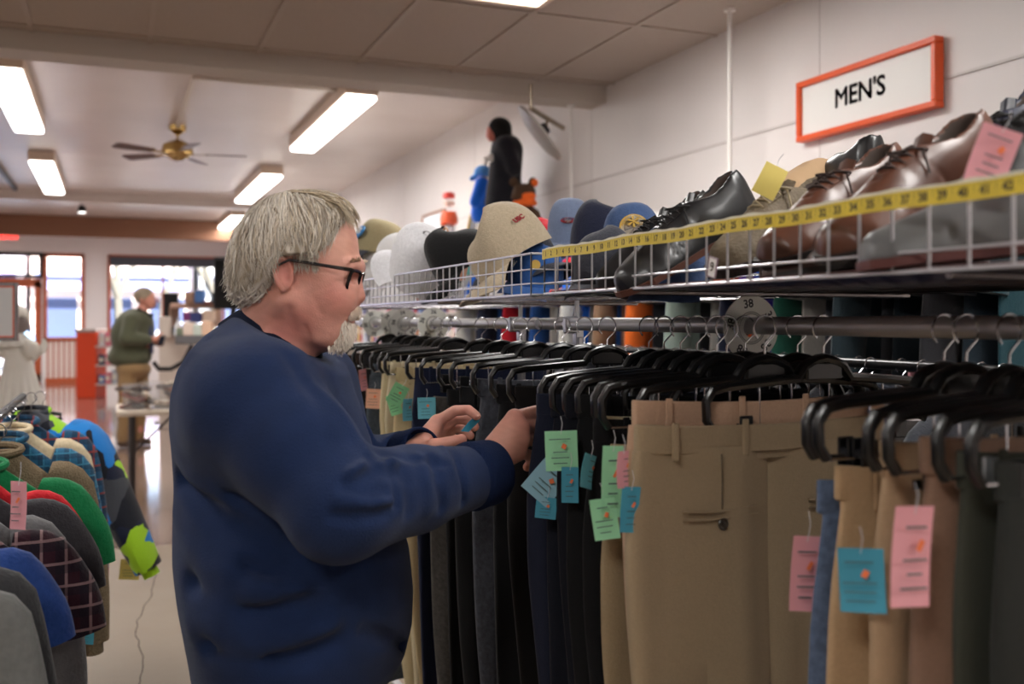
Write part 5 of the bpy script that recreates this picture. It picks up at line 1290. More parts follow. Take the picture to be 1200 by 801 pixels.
# ------------------------------------------------------------------ garments on hangers
def make_garment(t, m, w=.40, L=.62, th=.05, sleeve='short', m2=None, seed=0, flare=0., collar=True, hood=False, pattern=None, world=False):
    """shoulders at z=0 in the local frame; x across, hangs down -z. parts: torso, sleeve x2, collar"""
    r_ = random.Random(seed); ph = r_.uniform(0, 6); b = MB(); n = 30
    rings = []
    for k in range(16):
        s = k/15; z = .012-s*(L+.012); ww = w/2*np.interp(s, [0, .05, .12, .3, 1], [.22, .62, 1.0, .97, 1.04]); hh_ = th/2*np.interp(s, [0, .1, .3, 1], [.5, .9, 1, 1.1]); zz_ = z
        ring = []
        for j in range(n):
            a = 2*math.pi*j/n; x = ww*math.copysign(abs(math.cos(a))**.7, math.cos(a)); y = hh_*math.sin(a)+.010*s*math.sin(x*34+ph+s*2)+.004*math.sin(x*80+ph)
            drop = -.10*max(0, abs(x)/(w/2)-.25)*(1 if s < .2 else 0)*(1-s/.2)
            ring.append(Vector((x, y, zz_+drop)))
        rings.append(ring)
    b.ring_loft(rings); tor = b.build('torso', m, t, world=world)
    SL = {'short': .19, 'long': .50, 'none': 0}[sleeve]*w/.40
    if SL:
        for sg in (-1, 1):
            b = MB(); sc_ = w/.40; pth = [Vector((sg*w*.33, 0, -.060)), Vector((sg*w*.47, 0, -.088*sc_)), Vector((sg*(w*.51+.035+flare*.5), -.004, -SL*.62-.06)), Vector((sg*(w*.51+.045+flare), -.010, -SL-.06))]
            a2 = pth[-1]; rings = []; rr = [.045, .070, .072, .068] if sleeve == 'short' else [.045, .075, .060, .046]
            dense = []
            for k in range(13):
                t_ = k/12*3; i0 = min(int(t_), 2); f_ = t_-i0; f_ = f_*f_*(3-2*f_) if False else f_; dense.append((pth[i0].lerp(pth[i0+1], f_), rr[i0]*(1-f_)+rr[i0+1]*f_))
            for _ in range(3): dense = [dense[0]]+[((dense[q-1][0]+dense[q][0]*2+dense[q+1][0])/4, dense[q][1]) for q in range(1, 12)]+[dense[-1]]
            for k, (p, rad) in enumerate(dense):
                tg = (dense[min(k+1, 12)][0]-dense[max(k-1, 0)][0]).normalized(); pr_ = Vector((tg.z, 0, -tg.x)); ring = []
                for j in range(18):
                    q = 2*math.pi*j/18; ring.append(p+pr_*math.cos(q)*rad*sc_+Vector((0, math.sin(q)*th*.58*(1+.12*math.sin(q*2+k*.8+ph)), 0)))
                rings.append(ring)
            b.ring_loft(rings); b.build('sleeve', m2 or m, t, world=world)
            if sleeve == 'long':
                b = MB(); b.tube([a2+(pth[-2]-a2).normalized()*.01, a2-(pth[-2]-a2).normalized()*.03], .040*w/.4, 14, flat=.7); b.build('cuff', m2 or m, t, world=world)
    if collar:
        b = MB(); b.tube([Vector((.062*math.cos(a)*w/.4, .030*math.sin(a), .012+.010*math.sin(a))) for a in [2*math.pi*k/20 for k in range(20)]], .009, 8, closed=True); b.build('collar', m2 or m, t, world=world)
    if hood:
        b = MB(); b.grid([[Vector((.10*math.cos(a)*(1-.25*s), .03+.05*s*math.sin(a*.5)+.02, -.01-.14*s*math.sin(a)+.03)) for a in [math.pi*k/12 for k in range(13)]] for s in (0, .3, .6, 1)], thick=.004); b.build('hood', m, t, world=world)
    return t
def simple_hanger(loc, rz, label, group, col=BLACKP, w=.38, hk=.06, shared={}):
    key = (col.name, w)
    if key in shared: return dup(shared[key], loc, (0, 0, rz), label, group)
    t = thing('clothes_hanger', label, 'hanger', loc, rz, group=group)
    b = MB(); b.tube([(0, 0, -hk-.002), (0, 0, -.028)]+[(.0185*math.sin(a), 0, -.002+.0185*math.cos(a)) for a in [R(150-k*18) for k in range(17)]], .0015, 5); b.build('hook', CHROME, t, world=False)
    b = MB(); b.tube([(-w/2, 0, -hk-.095), (-w*.42, 0, -hk-.078), (-.03, 0, -hk-.008), (0, 0, -hk-.002), (.03, 0, -hk-.008), (w*.42, 0, -hk-.078), (w/2, 0, -hk-.095)], .006, 8, flat=1.3, up=(0, 1, 0)); b.build('shoulder_bar', col, t, world=False)
    shared[key] = t; return t
# back rail of colourful shirts against the wall
XA = 2.46; ZA = EYE+.42
t = thing('clothes_rail', 'long rail of colourful shirts along the right wall behind the trouser rack', 'clothes rack', (XA, 4.2, ZA))
b = MB(); b.tube([(XA, 1.9, ZA), (XA, 6.6, ZA)], .0135, 12); b.build('rail', steel, t)
for y in (2.0, 4.2, 6.5):
    b = MB(); b.tube([(XA, y, ZA), (XW-.01, y, ZA)], .008, 8); b.build('bracket', zinc, t)
protos = []
cs0 = cloth('shirt_proto', S(90, 90, 96), sc=200)
def gm(c): return cloth('shirt_%d_%d_%d' % c, S(*c), sc=220, bs=.3, col2=S(*[min(255, int(x*1.06+2)) for x in c]))
COLS = [(150, 120, 96, 'tan'), (32, 70, 130, 'blue'), (60, 60, 64, 'charcoal'), (110, 84, 74, 'cocoa'), (232, 160, 30, 'yellow'), (236, 110, 40, 'orange'), (52, 58, 92, 'slate blue'), (36, 54, 96, 'navy'), (170, 190, 180, 'pale mint'), (26, 26, 28, 'black'), (206, 204, 198, 'off white'), (36, 40, 58, 'midnight'),
        (150, 148, 144, 'grey'), (230, 108, 54, 'orange'), (96, 66, 170, 'purple'), (30, 96, 196, 'royal blue'), (32, 80, 66, 'dark green'), (200, 196, 188, 'striped white'), (66, 66, 70, 'dark grey'), (62, 62, 66, 'dark grey'), (40, 52, 58, 'blue black'), (30, 38, 44, 'ink'), (44, 44, 48, 'soot'), (34, 44, 52, 'petrol'), (28, 58, 66, 'dark teal'), (186, 32, 46, 'red')]
seq = []
# order by where they show along the rail: right edge of the photo (near) to the left (far)
near2far = [24, 23, 22, 9, 21, 22, 20, 19, 18, 17, 16, 15, 14, 13, 11, 12, 10, 9, 8, 7, 6, 2, 5, 4, 3, 1, 0, 9, 12, 15, 10, 25, 7, 10, 1, 9, 11, 15, 25, 10, 9, 1, 11, 2, 15, 12, 10, 9, 7, 1]
y = 2.02
proto_s = {}; USED = {}
ORD = ['first', 'second', 'third', 'fourth', 'fifth', 'sixth', 'seventh', 'eighth', 'ninth', 'tenth', 'eleventh', 'twelfth', 'thirteenth', 'fourteenth', 'fifteenth', 'sixteenth', 'seventeenth', 'eighteenth', 'nineteenth', 'twentieth']
def ordw(n): return ORD[n] if n < 20 else ('twenty '+ORD[n-20] if n < 29 else ('thirtieth' if n == 29 else ('thirty '+ORD[n-30] if n < 39 else ('fortieth' if n == 39 else 'forty '+ORD[n-40]))))
words = {}
for i, ci in enumerate(near2far):
    r_, g_, b__, nm = COLS[ci]; k = ('short', 'long')[i % 4 == 2]; sd = i % 3
    words.setdefault(nm, 0); words[nm] += 1
    if i == 0: lab = 'dark teal shirt on the wall rail, nearest the right edge of the photo'
    else: lab = '%s shirt on the wall rail, between the %s and %s ones' % (nm, COLS[near2far[i-1]][3], COLS[near2far[(i+1) % len(near2far)]][3])
    USED[lab] = USED.get(lab, 0)+1
    if USED[lab] > 1: lab = lab.replace(' on the wall rail', ' farther along the wall rail' if USED[lab] == 2 else ' at the far end of the wall rail')
    if words[nm] > 1: lab += (' again' if False else '')
    m_ = gm((r_, g_, b__)); rz = rnd.uniform(-.12, .12); key = (k, sd)
    loc = (XA+rnd.uniform(-.015, .015), y, ZA-.065)
    if key not in proto_s:
        t = thing('shirt', lab, 'shirt', loc, rz, group='shirts on the wall rail'); make_garment(t, m_, w=.46, L=.68, th=.05, sleeve=k, seed=i); proto_s[key] = (t, m_)
    else:
        src, sm = proto_s[key]; t = dup(src, loc, (0, 0, rz), lab, 'shirts on the wall rail', swap={sm.name: m_})
    simple_hanger((loc[0], y, ZA), rz, 'black hanger of the %s shirt, %s from the right on the wall rail' % (nm, ordw(i)), 'shirt hangers on the wall rail', hk=.055)
    if i in (1, 3, 5, 7, 9, 10, 12, 14, 17, 20):
        cn = ('pink', 'pink', 'cyan', 'ltblue', 'cyan', 'yellow', 'mint', 'peach', 'ltblue', 'cyan')[(1, 3, 5, 7, 9, 10, 12, 14, 17, 20).index(i)]
        price_tag(t, (loc[0]-.30, y-.05, EYE-.11-rnd.random()*.05), .045, .065, cn, (0, 0, rnd.uniform(-.3, .5)), writing=False) if False else None
        b = MB(); x0, z0 = -.285, -.52-rnd.random()*.04; b.grid([[(x0-.02, -.03, z0+.03), (x0+.022, -.034, z0+.03)], [(x0-.02, -.034, z0-.035), (x0+.022, -.032, z0-.035)]], thick=.0006); b.build('price_tag', mat('tag_'+cn, TAGC[cn], .65), t, world=False)
    y += .088 if i < 27 else .10
# second, lower rail of dark clothes right behind the trouser rack
XBk = 1.78; ZK = EYE-.11
t = thing('clothes_rail', 'lower rail of dark clothes directly behind the trouser rack', 'clothes rack', (XBk, 2.4, 0))
b = MB(); b.tube([(XBk, 1.0, ZK), (XBk, 4.0, ZK)], .0125, 12); b.build('rail', BLACKP, t)
for y in (1.02, 3.98):
    b = MB(); b.box((XBk, y, ZK/2), (.03, .03, ZK), bev=.003); b.box((XBk, y, .015), (.45, .04, .03), bev=.003); b.build('post', zinc, t, smooth=False)
dk = [(26, 26, 28), (40, 40, 44), (30, 34, 44), (50, 46, 44), (22, 22, 24), (38, 32, 34), (58, 60, 66), (30, 30, 34)]; dkn = ['black', 'charcoal', 'midnight', 'umber', 'jet', 'plum black', 'iron grey', 'soot']
pj = None
for i in range(36):
    yy = 1.12+i*.078; ci = (i*5) % 8; c = dk[ci]; m_ = gm(c); rz = rnd.uniform(-.1, .1); lab = '%s jacket on the lower back rail, %s from its right end' % (dkn[ci], ordw(i))
    loc = (XBk+rnd.uniform(-.02, .02), yy, ZK-.062)
    if pj is None: t = thing('jacket', lab, 'jacket', loc, rz, group='dark jackets on the lower back rail'); make_garment(t, m_, w=.44, L=.7, th=.06, sleeve='long', seed=5); pj = (t, m_)
    else: dup(pj[0], loc, (0, 0, rz), lab, 'dark jackets on the lower back rail', swap={pj[1].name: m_})
    simple_hanger((loc[0], yy, ZK), rz, 'black hanger in the %s jacket, %s from the right on the back rail' % (dkn[ci], ordw(i)), 'jacket hangers on the lower back rail', hk=.052)
# ------------------------------------------------------------------ bookcase beyond
b0, b1 = 6.9, 15.5
t = thing('bookcase', 'long white bookcase of books along the right wall beyond the shirts', 'bookcase', (2.92, (b0+b1)/2, 0))
mw = mat('white_bookcase', S(220, 212, 204), .5)
for z in (.1, .48, .84, 1.17, 1.50, 1.80):
    b = MB(); b.box((2.92, (b0+b1)/2, z), (.34, b1-b0, .024)); b.build('shelf_board', mw, t, smooth=False)
for k in range(8):
    b = MB(); b.box((2.92, b0+(b1-b0)*k/7, .91), (.34, .024, 1.81)); b.build('upright', mw, t, smooth=False)
b = MB(); b.box((3.10, (b0+b1)/2, .91), (.01, b1-b0, 1.8)); b.build('back_board', mw, t, smooth=False)
bc = [(226, 214, 206), (196, 70, 60), (92, 84, 150), (240, 200, 196), (232, 140, 80), (240, 232, 226), (110, 140, 190), (220, 190, 120), (60, 70, 110), (236, 222, 232), (180, 60, 66), (200, 206, 214)]; bn = ['cream', 'red', 'violet', 'blush', 'orange', 'white', 'sky blue', 'mustard', 'dark blue', 'lilac', 'crimson', 'silver']
def book(loc, h, th_, dp, col, name, label, lean=0.):
    t = thing('book', label, 'book', loc, group='books on the far bookcase', rot=(lean, 0, 0))
    m_ = mat('book_'+name.replace(' ', '_'), S(*col), .5); b = MB(); b.box((0, 0, h/2), (dp, th_, h)); b.build('cover', m_, t, smooth=False, world=False)
    b = MB(); b.box((.004, 0, h/2), (dp-.004, th_*.8, h+.001)); b.build('pages', mat('paper', S(232, 226, 212), .8), t, smooth=False, world=False)
    b = MB(); b.box((-dp/2-.0006, 0, h*.62), (.001, th_*.7, h*.3)); b.build('spine_label', mat('paper', S(232, 226, 212), .8), t, smooth=False, world=False)
for row, z in enumerate((1.512, 1.182)):
    y = b0+.06; i = 0; bay = -1; nb_ = 0; prev = ''
    while y < b1-.1:
        th_ = rnd.uniform(.05, .085) if row == 0 else rnd.uniform(.06, .11); h = rnd.uniform(.17, .25)
        if int((y-b0)/(b1-b0)*7) != int((y+th_-b0)/(b1-b0)*7+.04): y += .06
        ci = rnd.randrange(12); bay_ = int((y-b0)/(b1-b0)*7); nb_ = nb_+1 if bay_ == bay else 0; bay = bay_
        if i < 75: book((2.83, y+th_/2, z), h, th_-.004, .17, bc[ci], bn[ci], '%s book, %s in the %s bay of the %s book shelf' % (bn[ci], ordw(nb_), ordw(bay), ('upper', 'lower')[row]))
        prev = bn[ci]; y += th_; i += 1
# ------------------------------------------------------------------ price tags on the trousers (pinned: they move with the garment)
def ttag(key, u, v, w_, h_, c, dx=-.03, rz=0., roll=0., pitch=0.):
    tr_, y, xl, z = made[key]
    Z = (xl+dx)/1.0
    p = PX(u, v, xl+dx); return price_tag(tr_, p, w_, h_, c, (pitch, roll, rz-YAW), string=.022)
ttag(414, 426, 445, .030, .07, 'pink', rz=.9, roll=-.15); ttag(426, 438, 467, .050, .062, 'peach', roll=.05)
ttag(448, 466, 462, .045, .060, 'green', roll=.5, rz=.2); ttag(457, 462, 474, .035, .06, 'green', roll=-.3); ttag(465, 478, 480, .03, .06, 'cyan', rz=.8)
ttag(488, 500, 478, .046, .054, 'cyan', roll=-.03)
ttag(629, 658, 528, .050, .062, 'mint', roll=-.04); ttag(648, 640, 565, .055, .062, 'ltblue', roll=.72, rz=.1); ttag(648, 668, 568, .026, .055, 'teal', roll=0); ttag(629, 640, 595, .034, .035, 'teal', roll=.1, dx=-.02)
ttag(680, 690, 552, .03, .05, 'cyan', rz=1.0, roll=.3)
ttag(718, 718, 564, .030, .100, 'mint', roll=.02, rz=.3, dx=-.035); ttag(718, 709, 608, .036, .058, 'mint', roll=-.15, dx=-.045); ttag(741, 731, 550, .020, .05, 'pink', rz=.8, dx=-.04); ttag(741, 739, 597, .026, .062, 'teal', roll=.05, rz=.3, dx=-.03)
price_tag(big, P(944, 672, 1.19), .034, .090, 'pink', (0, .06, R(10)-YAW), string=.03)
ttag(986, 1010, 680, .046, .068, 'teal', roll=-.05, rz=-.3, dx=-.04); ttag(1032, 1070, 652, .046, .098, 'pink', roll=.06, rz=.4, dx=-.05)
# ------------------------------------------------------------------ children's clothes rack at the left
XLr = -.30; ZL = 1.165
t = thing('clothes_rack', 'low rack of children\'s clothes at the left of the aisle', 'clothes rack', (XLr, 2.7, 0), group=None)
b = MB(); b.tube([(XLr, 1.2, ZL), (XLr, 4.02, ZL)], .0125, 14); b.build('rail', mat('dull_steel', S(60, 58, 60), .6, .6), t)
for y in (1.22, 4.0):
    b = MB(); b.tube([(XLr, y, .03), (XLr, y, ZL)], .0125, 12); b.build('post', steel, t)
    b = MB(); b.box((XLr, y, .02), (.5, .04, .04), bev=.005); b.build('foot_bar', steel, t, smooth=False)
def plaid(name, c0, c1, c2, sc=55):
    m = cloth(name, S(*c0)); nt = m.node_tree; bs = nt.nodes['Principled BSDF']; tc = nt.nodes.new('ShaderNodeTexCoord'); sp = nt.nodes.new('ShaderNodeSeparateXYZ'); nt.links.new(tc.outputs['Object'], sp.inputs[0])
    cur = None
    for ax, ph in ((0, 0.), (2, .4)):
        mu = nt.nodes.new('ShaderNodeMath'); mu.operation = 'MULTIPLY'; mu.inputs[1].default_value = sc; nt.links.new(sp.outputs[ax], mu.inputs[0])
        fr_ = nt.nodes.new('ShaderNodeMath'); fr_.operation = 'FRACT'; nt.links.new(mu.outputs[0], fr_.inputs[0])
        for thr, col in ((.5, c1), (.88, c2)):
            g = nt.nodes.new('ShaderNodeMath'); g.operation = 'GREATER_THAN'; g.inputs[1].default_value = thr; nt.links.new(fr_.outputs[0], g.inputs[0])
            hf = nt.nodes.new('ShaderNodeMath'); hf.operation = 'MULTIPLY'; hf.inputs[1].default_value = .55 if col is c1 else .8; nt.links.new(g.outputs[0], hf.inputs[0])
            mx_ = nt.nodes.new('ShaderNodeMixRGB'); mx_.inputs[2].default_value = S(*col); nt.links.new(hf.outputs[0], mx_.inputs[0])
            if cur is None: mx_.inputs[1].default_value = S(*c0)
            else: nt.links.new(cur.outputs[0], mx_.inputs[1])
            cur = mx_
    nt.links.new(cur.outputs[0], bs.inputs['Base Color']); return m
def shards(name, cols, sc=9.):
    m = cloth(name, S(*cols[0])); nt = m.node_tree; bs = nt.nodes['Principled BSDF']; tc = nt.nodes.new('ShaderNodeTexCoord'); vo = nt.nodes.new('ShaderNodeTexVoronoi'); vo.distance = 'MANHATTAN'; vo.inputs['Scale'].default_value = sc
    mp = nt.nodes.new('ShaderNodeMapping'); mp.inputs['Rotation'].default_value = (.3, .5, .2); mp.inputs['Scale'].default_value = (1.5, .4, 1.); nt.links.new(tc.outputs['Object'], mp.inputs[0]); nt.links.new(mp.outputs[0], vo.inputs['Vector'])
    sp = nt.nodes.new('ShaderNodeSeparateXYZ'); nt.links.new(vo.outputs['Color'], sp.inputs[0]); cr = nt.nodes.new('ShaderNodeValToRGB'); cr.color_ramp.interpolation = 'CONSTANT'
    e = cr.color_ramp.elements; e[0].position = 0; e[0].color = S(*cols[0]); e[1].position = 1/len(cols); e[1].color = S(*cols[1])
    for i in range(2, len(cols)): q = e.new(i/len(cols)); q.color = S(*cols[i])
    nt.links.new(sp.outputs[0], cr.inputs[0]); nt.links.new(cr.outputs[0], bs.inputs['Base Color']); return m
kid = [ # y, width, length, sleeve, material, label, cat, thickness
 (3.95, .40, .56, 'long', shards('shard_print', [(22, 24, 34), (30, 116, 190), (20, 22, 30), (150, 200, 40), (62, 64, 70), (24, 30, 50), (22, 24, 32), (34, 124, 200), (160, 208, 40)], 11.), 'children\'s winter jacket with blue, lime and black jagged print, farthest on the low rack', 'jacket', .16),
 (3.55, .36, .52, 'long', plaid('teal_plaid', (34, 78, 110), (24, 36, 56), (150, 60, 50), 22), 'teal and navy plaid shirt with red lines on the low rack', 'shirt', .05),
 (3.3, .34, .50, 'long', cloth('cream_striped', S(196, 180, 150)), 'cream knit top with rusty bands on the low rack', 'sweater', .05),
 (3.05, .35, .60, 'long', plaid('blue_plaid', (40, 96, 128), (28, 44, 66), (60, 130, 160), 30), 'blue checked long shirt in front of the cream top on the low rack', 'shirt', .05),
 (2.78, .34, .62, 'long', mat('oatmeal_wool', S(138, 122, 100), .95, bump=(260, .6), var=(180, .5, S(112, 98, 78)), spec=.1), 'oatmeal wool coat with rounded shoulder on the low rack', 'coat', .07),
 (2.5, .355, .48, 'short', cloth('kelly_green', S(14, 108, 62)), 'bright green short sleeved top on the low rack', 'shirt', .05),
 (2.32, .29, .50, 'short', cloth('scarlet', S(186, 30, 40)), 'red top showing below the green sleeve on the low rack', 'shirt', .04),
 (2.2, .33, .46, 'short', cloth('charcoal_tee', S(56, 54, 58)), 'charcoal short sleeved tee in front of the green top', 'shirt', .05),
 (2.02, .29, .50, 'long', cloth('heather_grey', S(116, 116, 118)), 'heather grey sleeve top under the pink tag', 'shirt', .05),
 (1.88, .31, .56, 'short', plaid('maroon_plaid', (52, 24, 34), (24, 24, 34), (150, 120, 120), 26), 'dark maroon plaid shirt on the low rack', 'shirt', .05),
 (1.74, .245, .50, 'short', cloth('bright_blue', S(38, 66, 128)), 'blue top between the maroon plaid and the grey sweater', 'shirt', .045),
 (1.62, .26, .60, 'long', cloth('smoke', S(44, 44, 46)), 'smoke grey sweater near the lower left corner', 'sweater', .06),
 (1.50, .25, .56, 'long', cloth('silver_knit', S(84, 84, 82)), 'grey knit nearest the lower left corner', 'sweater', .07)]
for i, (y, w_, L_, sl, m_, lab, cat, th_) in enumerate(kid):
    loc = (XLr+.03+rnd.uniform(-.01, .01), y, ZL-.06); rz = R(rnd.uniform(-6, 6)) if i else R(-16)
    t = thing(cat, lab, cat, loc, rz, group='children\'s clothes on the low rack'); make_garment(t, m_, w=w_, L=L_, th=th_, sleeve=sl, seed=50+i, flare=.16 if i == 0 else 0.)
    simple_hanger((loc[0], y, ZL), rz, 'black hanger inside the '+' '.join(lab.replace(',', '').split(' on the')[0].split(' in front')[0].split(' showing')[0].split(' with')[0].split(' near')[0].split(' between')[0].split()[-6:]), 'hangers on the low rack', w=.30, hk=.062)
    if i == 0:
        lime = cloth('lime_trim', S(166, 214, 40))
        for ch in t.children:
            if ch.name.startswith('cuff'): ch.data.materials[0] = lime
        kj = t
q = P(152, 667, 3.7); price_tag(kj, q, .07, .075, 'yellow', (0, .1, -YAW+.3), string=.05)
hk_last = thing('clothes_hanger', 'empty black hanger sticking out past the end of the low rack', 'hanger', (XLr+.06, 3.99, ZL), -.1)
b = MB(); b.tube([(XLr+.06, 3.99, ZL-.07)]+[(XLr+.06+.0185*math.sin(a), 3.99, ZL-.002+.0185*math.cos(a)) for a in [R(150-k*18) for k in range(17)]], .0015, 5); b.build('hook', CHROME, hk_last)
b = MB(); b.tube([P(40, 512, 3.75), P(52, 490, 3.75), P(62, 484, 3.75), P(71, 485, 3.75), P(72, 490, 3.75), P(64, 492, 3.75)], .0075, 8); b.build('shoulder_bar', BLACKP, hk_last)
nearp = kj
t2 = [o for o in C.objects if o.get('label', '').startswith('heather grey sleeve')][0]
price_tag(t2, P(21, 592, 1.55), .026, .075, 'pink', (0, .03, -YAW), string=.03)
t3 = [o for o in C.objects if o.get('label', '').startswith('oatmeal')][0]
price_tag(t3, P(97, 745, 2.5), .055, .04, 'teal', (0, .05, -YAW), string=.02)
# sign holder and white dress
q0 = P(-14, 365, 5.0)
t = thing('sign_holder', 'chrome framed blank sign holder standing at the left edge', 'sign holder', (q0.x, q0.y, 0), -YAW)
hx, hz = 35*5/FPX, 34*5/FPX
b = MB()
for sx in (-1, 1): b.box((sx*(hx-.008), 0, q0.z), (.018, .018, 2*hz), bev=.003)
for sz in (-1, 1): b.box((0, 0, q0.z+sz*(hz-.008)), (2*hx-.03, .018, .018), bev=.003)
b.tube([(0, 0, q0.z-hz), (0, 0, .02)], .01, 10); b.lathe([(0, 0), (.16, 0), (.16, .012), (.02, .02), (0, .02)], 24); b.build('frame_and_stand', CHROME, t, world=False)
b = MB(); b.box((0, 0, q0.z), (2*hx-.03, .006, 2*hz-.03)); b.build('sign_sheet', mat('sign_sheet_grey', S(186, 184, 184), .5), t, smooth=False, world=False)
b = MB()
for sz in (-1, 1): b.box((0, -.004, q0.z+sz*(hz-.02)), (2*hx-.04, .002, .007))
b.box((hx-.021, -.004, q0.z), (.006, .002, 2*hz-.04)); b.build('orange_edging', mat('edging_orange', S(206, 84, 54), .5), t, smooth=False, world=False)
def croot(name, label, cat, u, Z, zb=0., group=None):
    q = P(u, 375, Z); return thing(name, label, cat, (q.x, q.y, zb), -YAW, group=group), ((u-600)*Z/FPX, Z, zb)
def hc_(Z0, o):
    def f(u, v, dz=0.): return ((u-600)*Z0/FPX-o[0], dz, EYE+(375-v)*Z0/FPX-o[2])
    return f
t, o_ = croot('mannequin', 'child mannequin in a white puff sleeved dress and bonnet at the left', 'mannequin', 22, 7.0); h_ = hc_(7.0, o_)
def pleat(f, amp, k_):
    def g(p): a = np.arctan2(p[:, 1], p[:, 0]); return f(p)+amp*np.sin(a*k_)*np.clip((h_(0, 430)[2]-p[:, 2])*4, 0, 1)
    return g
skirt = rc(h_(22, 432), h_(22, 520), .10, .235)
dr_f = comb([('+', pleat(skirt, .010, 16), 0), ('+', rc(h_(20, 402), h_(22, 432), .085, .085), .03), ('+', ell(h_(38, 409, -.03), (.058, .06, .07)), .02), ('+', ell(h_(3, 409, .03), (.058, .06, .07)), .02), ('-', ell(h_(22, 560), (.4, .4, .15)), .01)])
wd_ = mat('white_cotton_dress', S(226, 222, 214), .85, bump=(60, .3))
sdf_obj('dress', dr_f, (-.3, -.3, .45), (.3, .3, 1.42), .010, wd_, t, world=False)
b = MB(); c_ = Vector(h_(20, 396)); 
b.ring_loft([[c_+Vector((r_*math.cos(a), r_*math.sin(a), z_+.006*math.sin(a*12))) for a in [6.2832*k/48 for k in range(48)]] for r_, z_ in ((.05, .02), (.10, -.02), (.13, -.055))], cap=False); b.build('ruffle_collar', wd_, t, world=False)
b = MB(); c_ = Vector(h_(52, 405)); b.ring_loft([[Vector(h_(44, 418, -.04)).lerp(c_, s)+Vector((0, r_*math.cos(a), r_*math.sin(a))) for a in [6.2832*k/20 for k in range(20)]] for s, r_ in ((0, .03), (.5, .03), (1, .05))]); b.build('sleeve_frill', wd_, t, world=False)
sdf_obj('head', comb([('+', ell(h_(20, 378), (.07, .085, .095)), 0), ('+', rc(h_(20, 390), h_(20, 402), .035, .04), .02)]), (-.14, -.14, 1.2), (.14, .14, 1.58), .008, mat('mannequin_grey', S(130, 116, 112), .5), t, world=False)
sdf_obj('bonnet', comb([('+', ell(h_(17, 372), (.095, .10, .10)), 0), ('-', ell(h_(34, 384, -.06), (.08, .10, .09)), .01)]), (-.18, -.14, 1.25), (.12, .14, 1.62), .008, wd_, t, world=False)
b = MB()
for sx in (-.06, .06): b.tube([(sx, 0, .03), (sx, 0, .6)], .03, 12)
b.lathe([(0, 0), (.2, 0), (.2, .02), (0, .03)], 24); b.build('legs_and_base', mat('mannequin_grey', S(130, 116, 112), .5), t, world=False)
# ------------------------------------------------------------------ table with clear bins
tl = P(136, 482, 7.7); TZ = .735
t = thing('folding_table', 'cream folding table with dark legs behind the man\'s back', 'table', (tl.x+.85, tl.y+.36, 0))
x0, y0, tw, td = tl.x, tl.y, 1.8, .74
b = MB(); b.box((x0+tw/2, y0+td/2, TZ-.022), (tw, td, .044), bev=.01); b.build('tabletop', mat('cream_laminate', S(214, 200, 182), .5), t, smooth=False)
dkm = mat('dark_leg_metal', S(48, 40, 38), .5)
for sx in (.12, tw-.12):
    for sy in (.06, td-.06):
        b = MB(); b.tube([(x0+sx, y0+sy, .01), (x0+sx, y0+sy, TZ-.04)], .022, 10); b.build('leg', dkm, t)
    b = MB(); b.tube([(x0+sx, y0+.06, .35), (x0+sx, y0+td-.06, .35)], .012, 8); b.tube([(x0+sx, y0+td/2, .35), (x0+sx+(.35 if sx < 1 else -.35), y0+td/2, TZ-.045)], .01, 8); b.build('brace', dkm, t)
clear = mat('clear_bin_plastic', S(220, 222, 226), .15, alpha=.14)
def bin_(x, y, w_, d_, h_, label, seed):
    t = thing('storage_bin', label, 'bin', (x+w_/2, y+d_/2, TZ), group='clear bins on the folding table')
    b = MB(); c0 = Vector((x+w_/2, y+d_/2, TZ+.001)); f = lambda s, z: [c0+Vector((sx*w_/2*s, sy*d_/2*s, z)) for sx, sy in ((-1, -1), (1, -1), (1, 1), (-1, 1))]
    b.ring_loft([f(.9, .0), f(1., h_), f(1.04, h_), f(1.04, h_+.012), f(.98, h_+.012), f(.88, .006)], cap=True); b.build('bin_shell', clear, t, smooth=False)
    r_ = random.Random(seed); n = 34 if w_ > .4 else 8
    cols = [(196, 150, 120), (150, 100, 84), (220, 196, 170), (170, 84, 60), (130, 116, 110), (226, 210, 190)]; cn = ['tan', 'brown', 'cream', 'rust', 'grey', 'ivory']
    for k in range(n):
        ci = r_.randrange(6); px_, py_ = x+w_*r_.uniform(.16, .84), y+d_*r_.uniform(.2, .8); lv = k//(n//3+1); zz_ = TZ+.03+lv*h_*.36+(k % 4)*.003
        q = thing('paper_packet', '%s paper packet %s of the %s clear bin, %s up' % (cn[ci], ('at the bottom', 'in the middle', 'on top')[lv], 'large' if w_ > .4 else 'small', ordw(k)), 'packet', (px_, py_, zz_), group='paper packets in the clear bins', rot=(r_.uniform(-.3, .3), r_.uniform(-.4, .4), r_.uniform(0, 3)))
        m_ = mat('packet_'+cn[ci], S(*cols[ci]), .7, var=(30, .3, S(*[int(c*.75) for c in cols[ci]]))); b = MB(); b.box((0, 0, 0), (.17, .12, .03), bev=.004); b.build('packet', m_, q, smooth=False, world=False); b = MB(); b.box((0, 0, .0155), (.06, .05, .0006)); b.build('packet_label', mat('paper', S(232, 226, 212), .8), q, smooth=False, world=False)
bin_(P(172, 0, 7.75).x, y0+.04, .62, .42, .19, 'large clear bin full of paper packets on the table', 3)
bin_(P(143, 0, 7.8).x, y0+.06, .17, .36, .18, 'small clear bin at the left end of the table', 4)
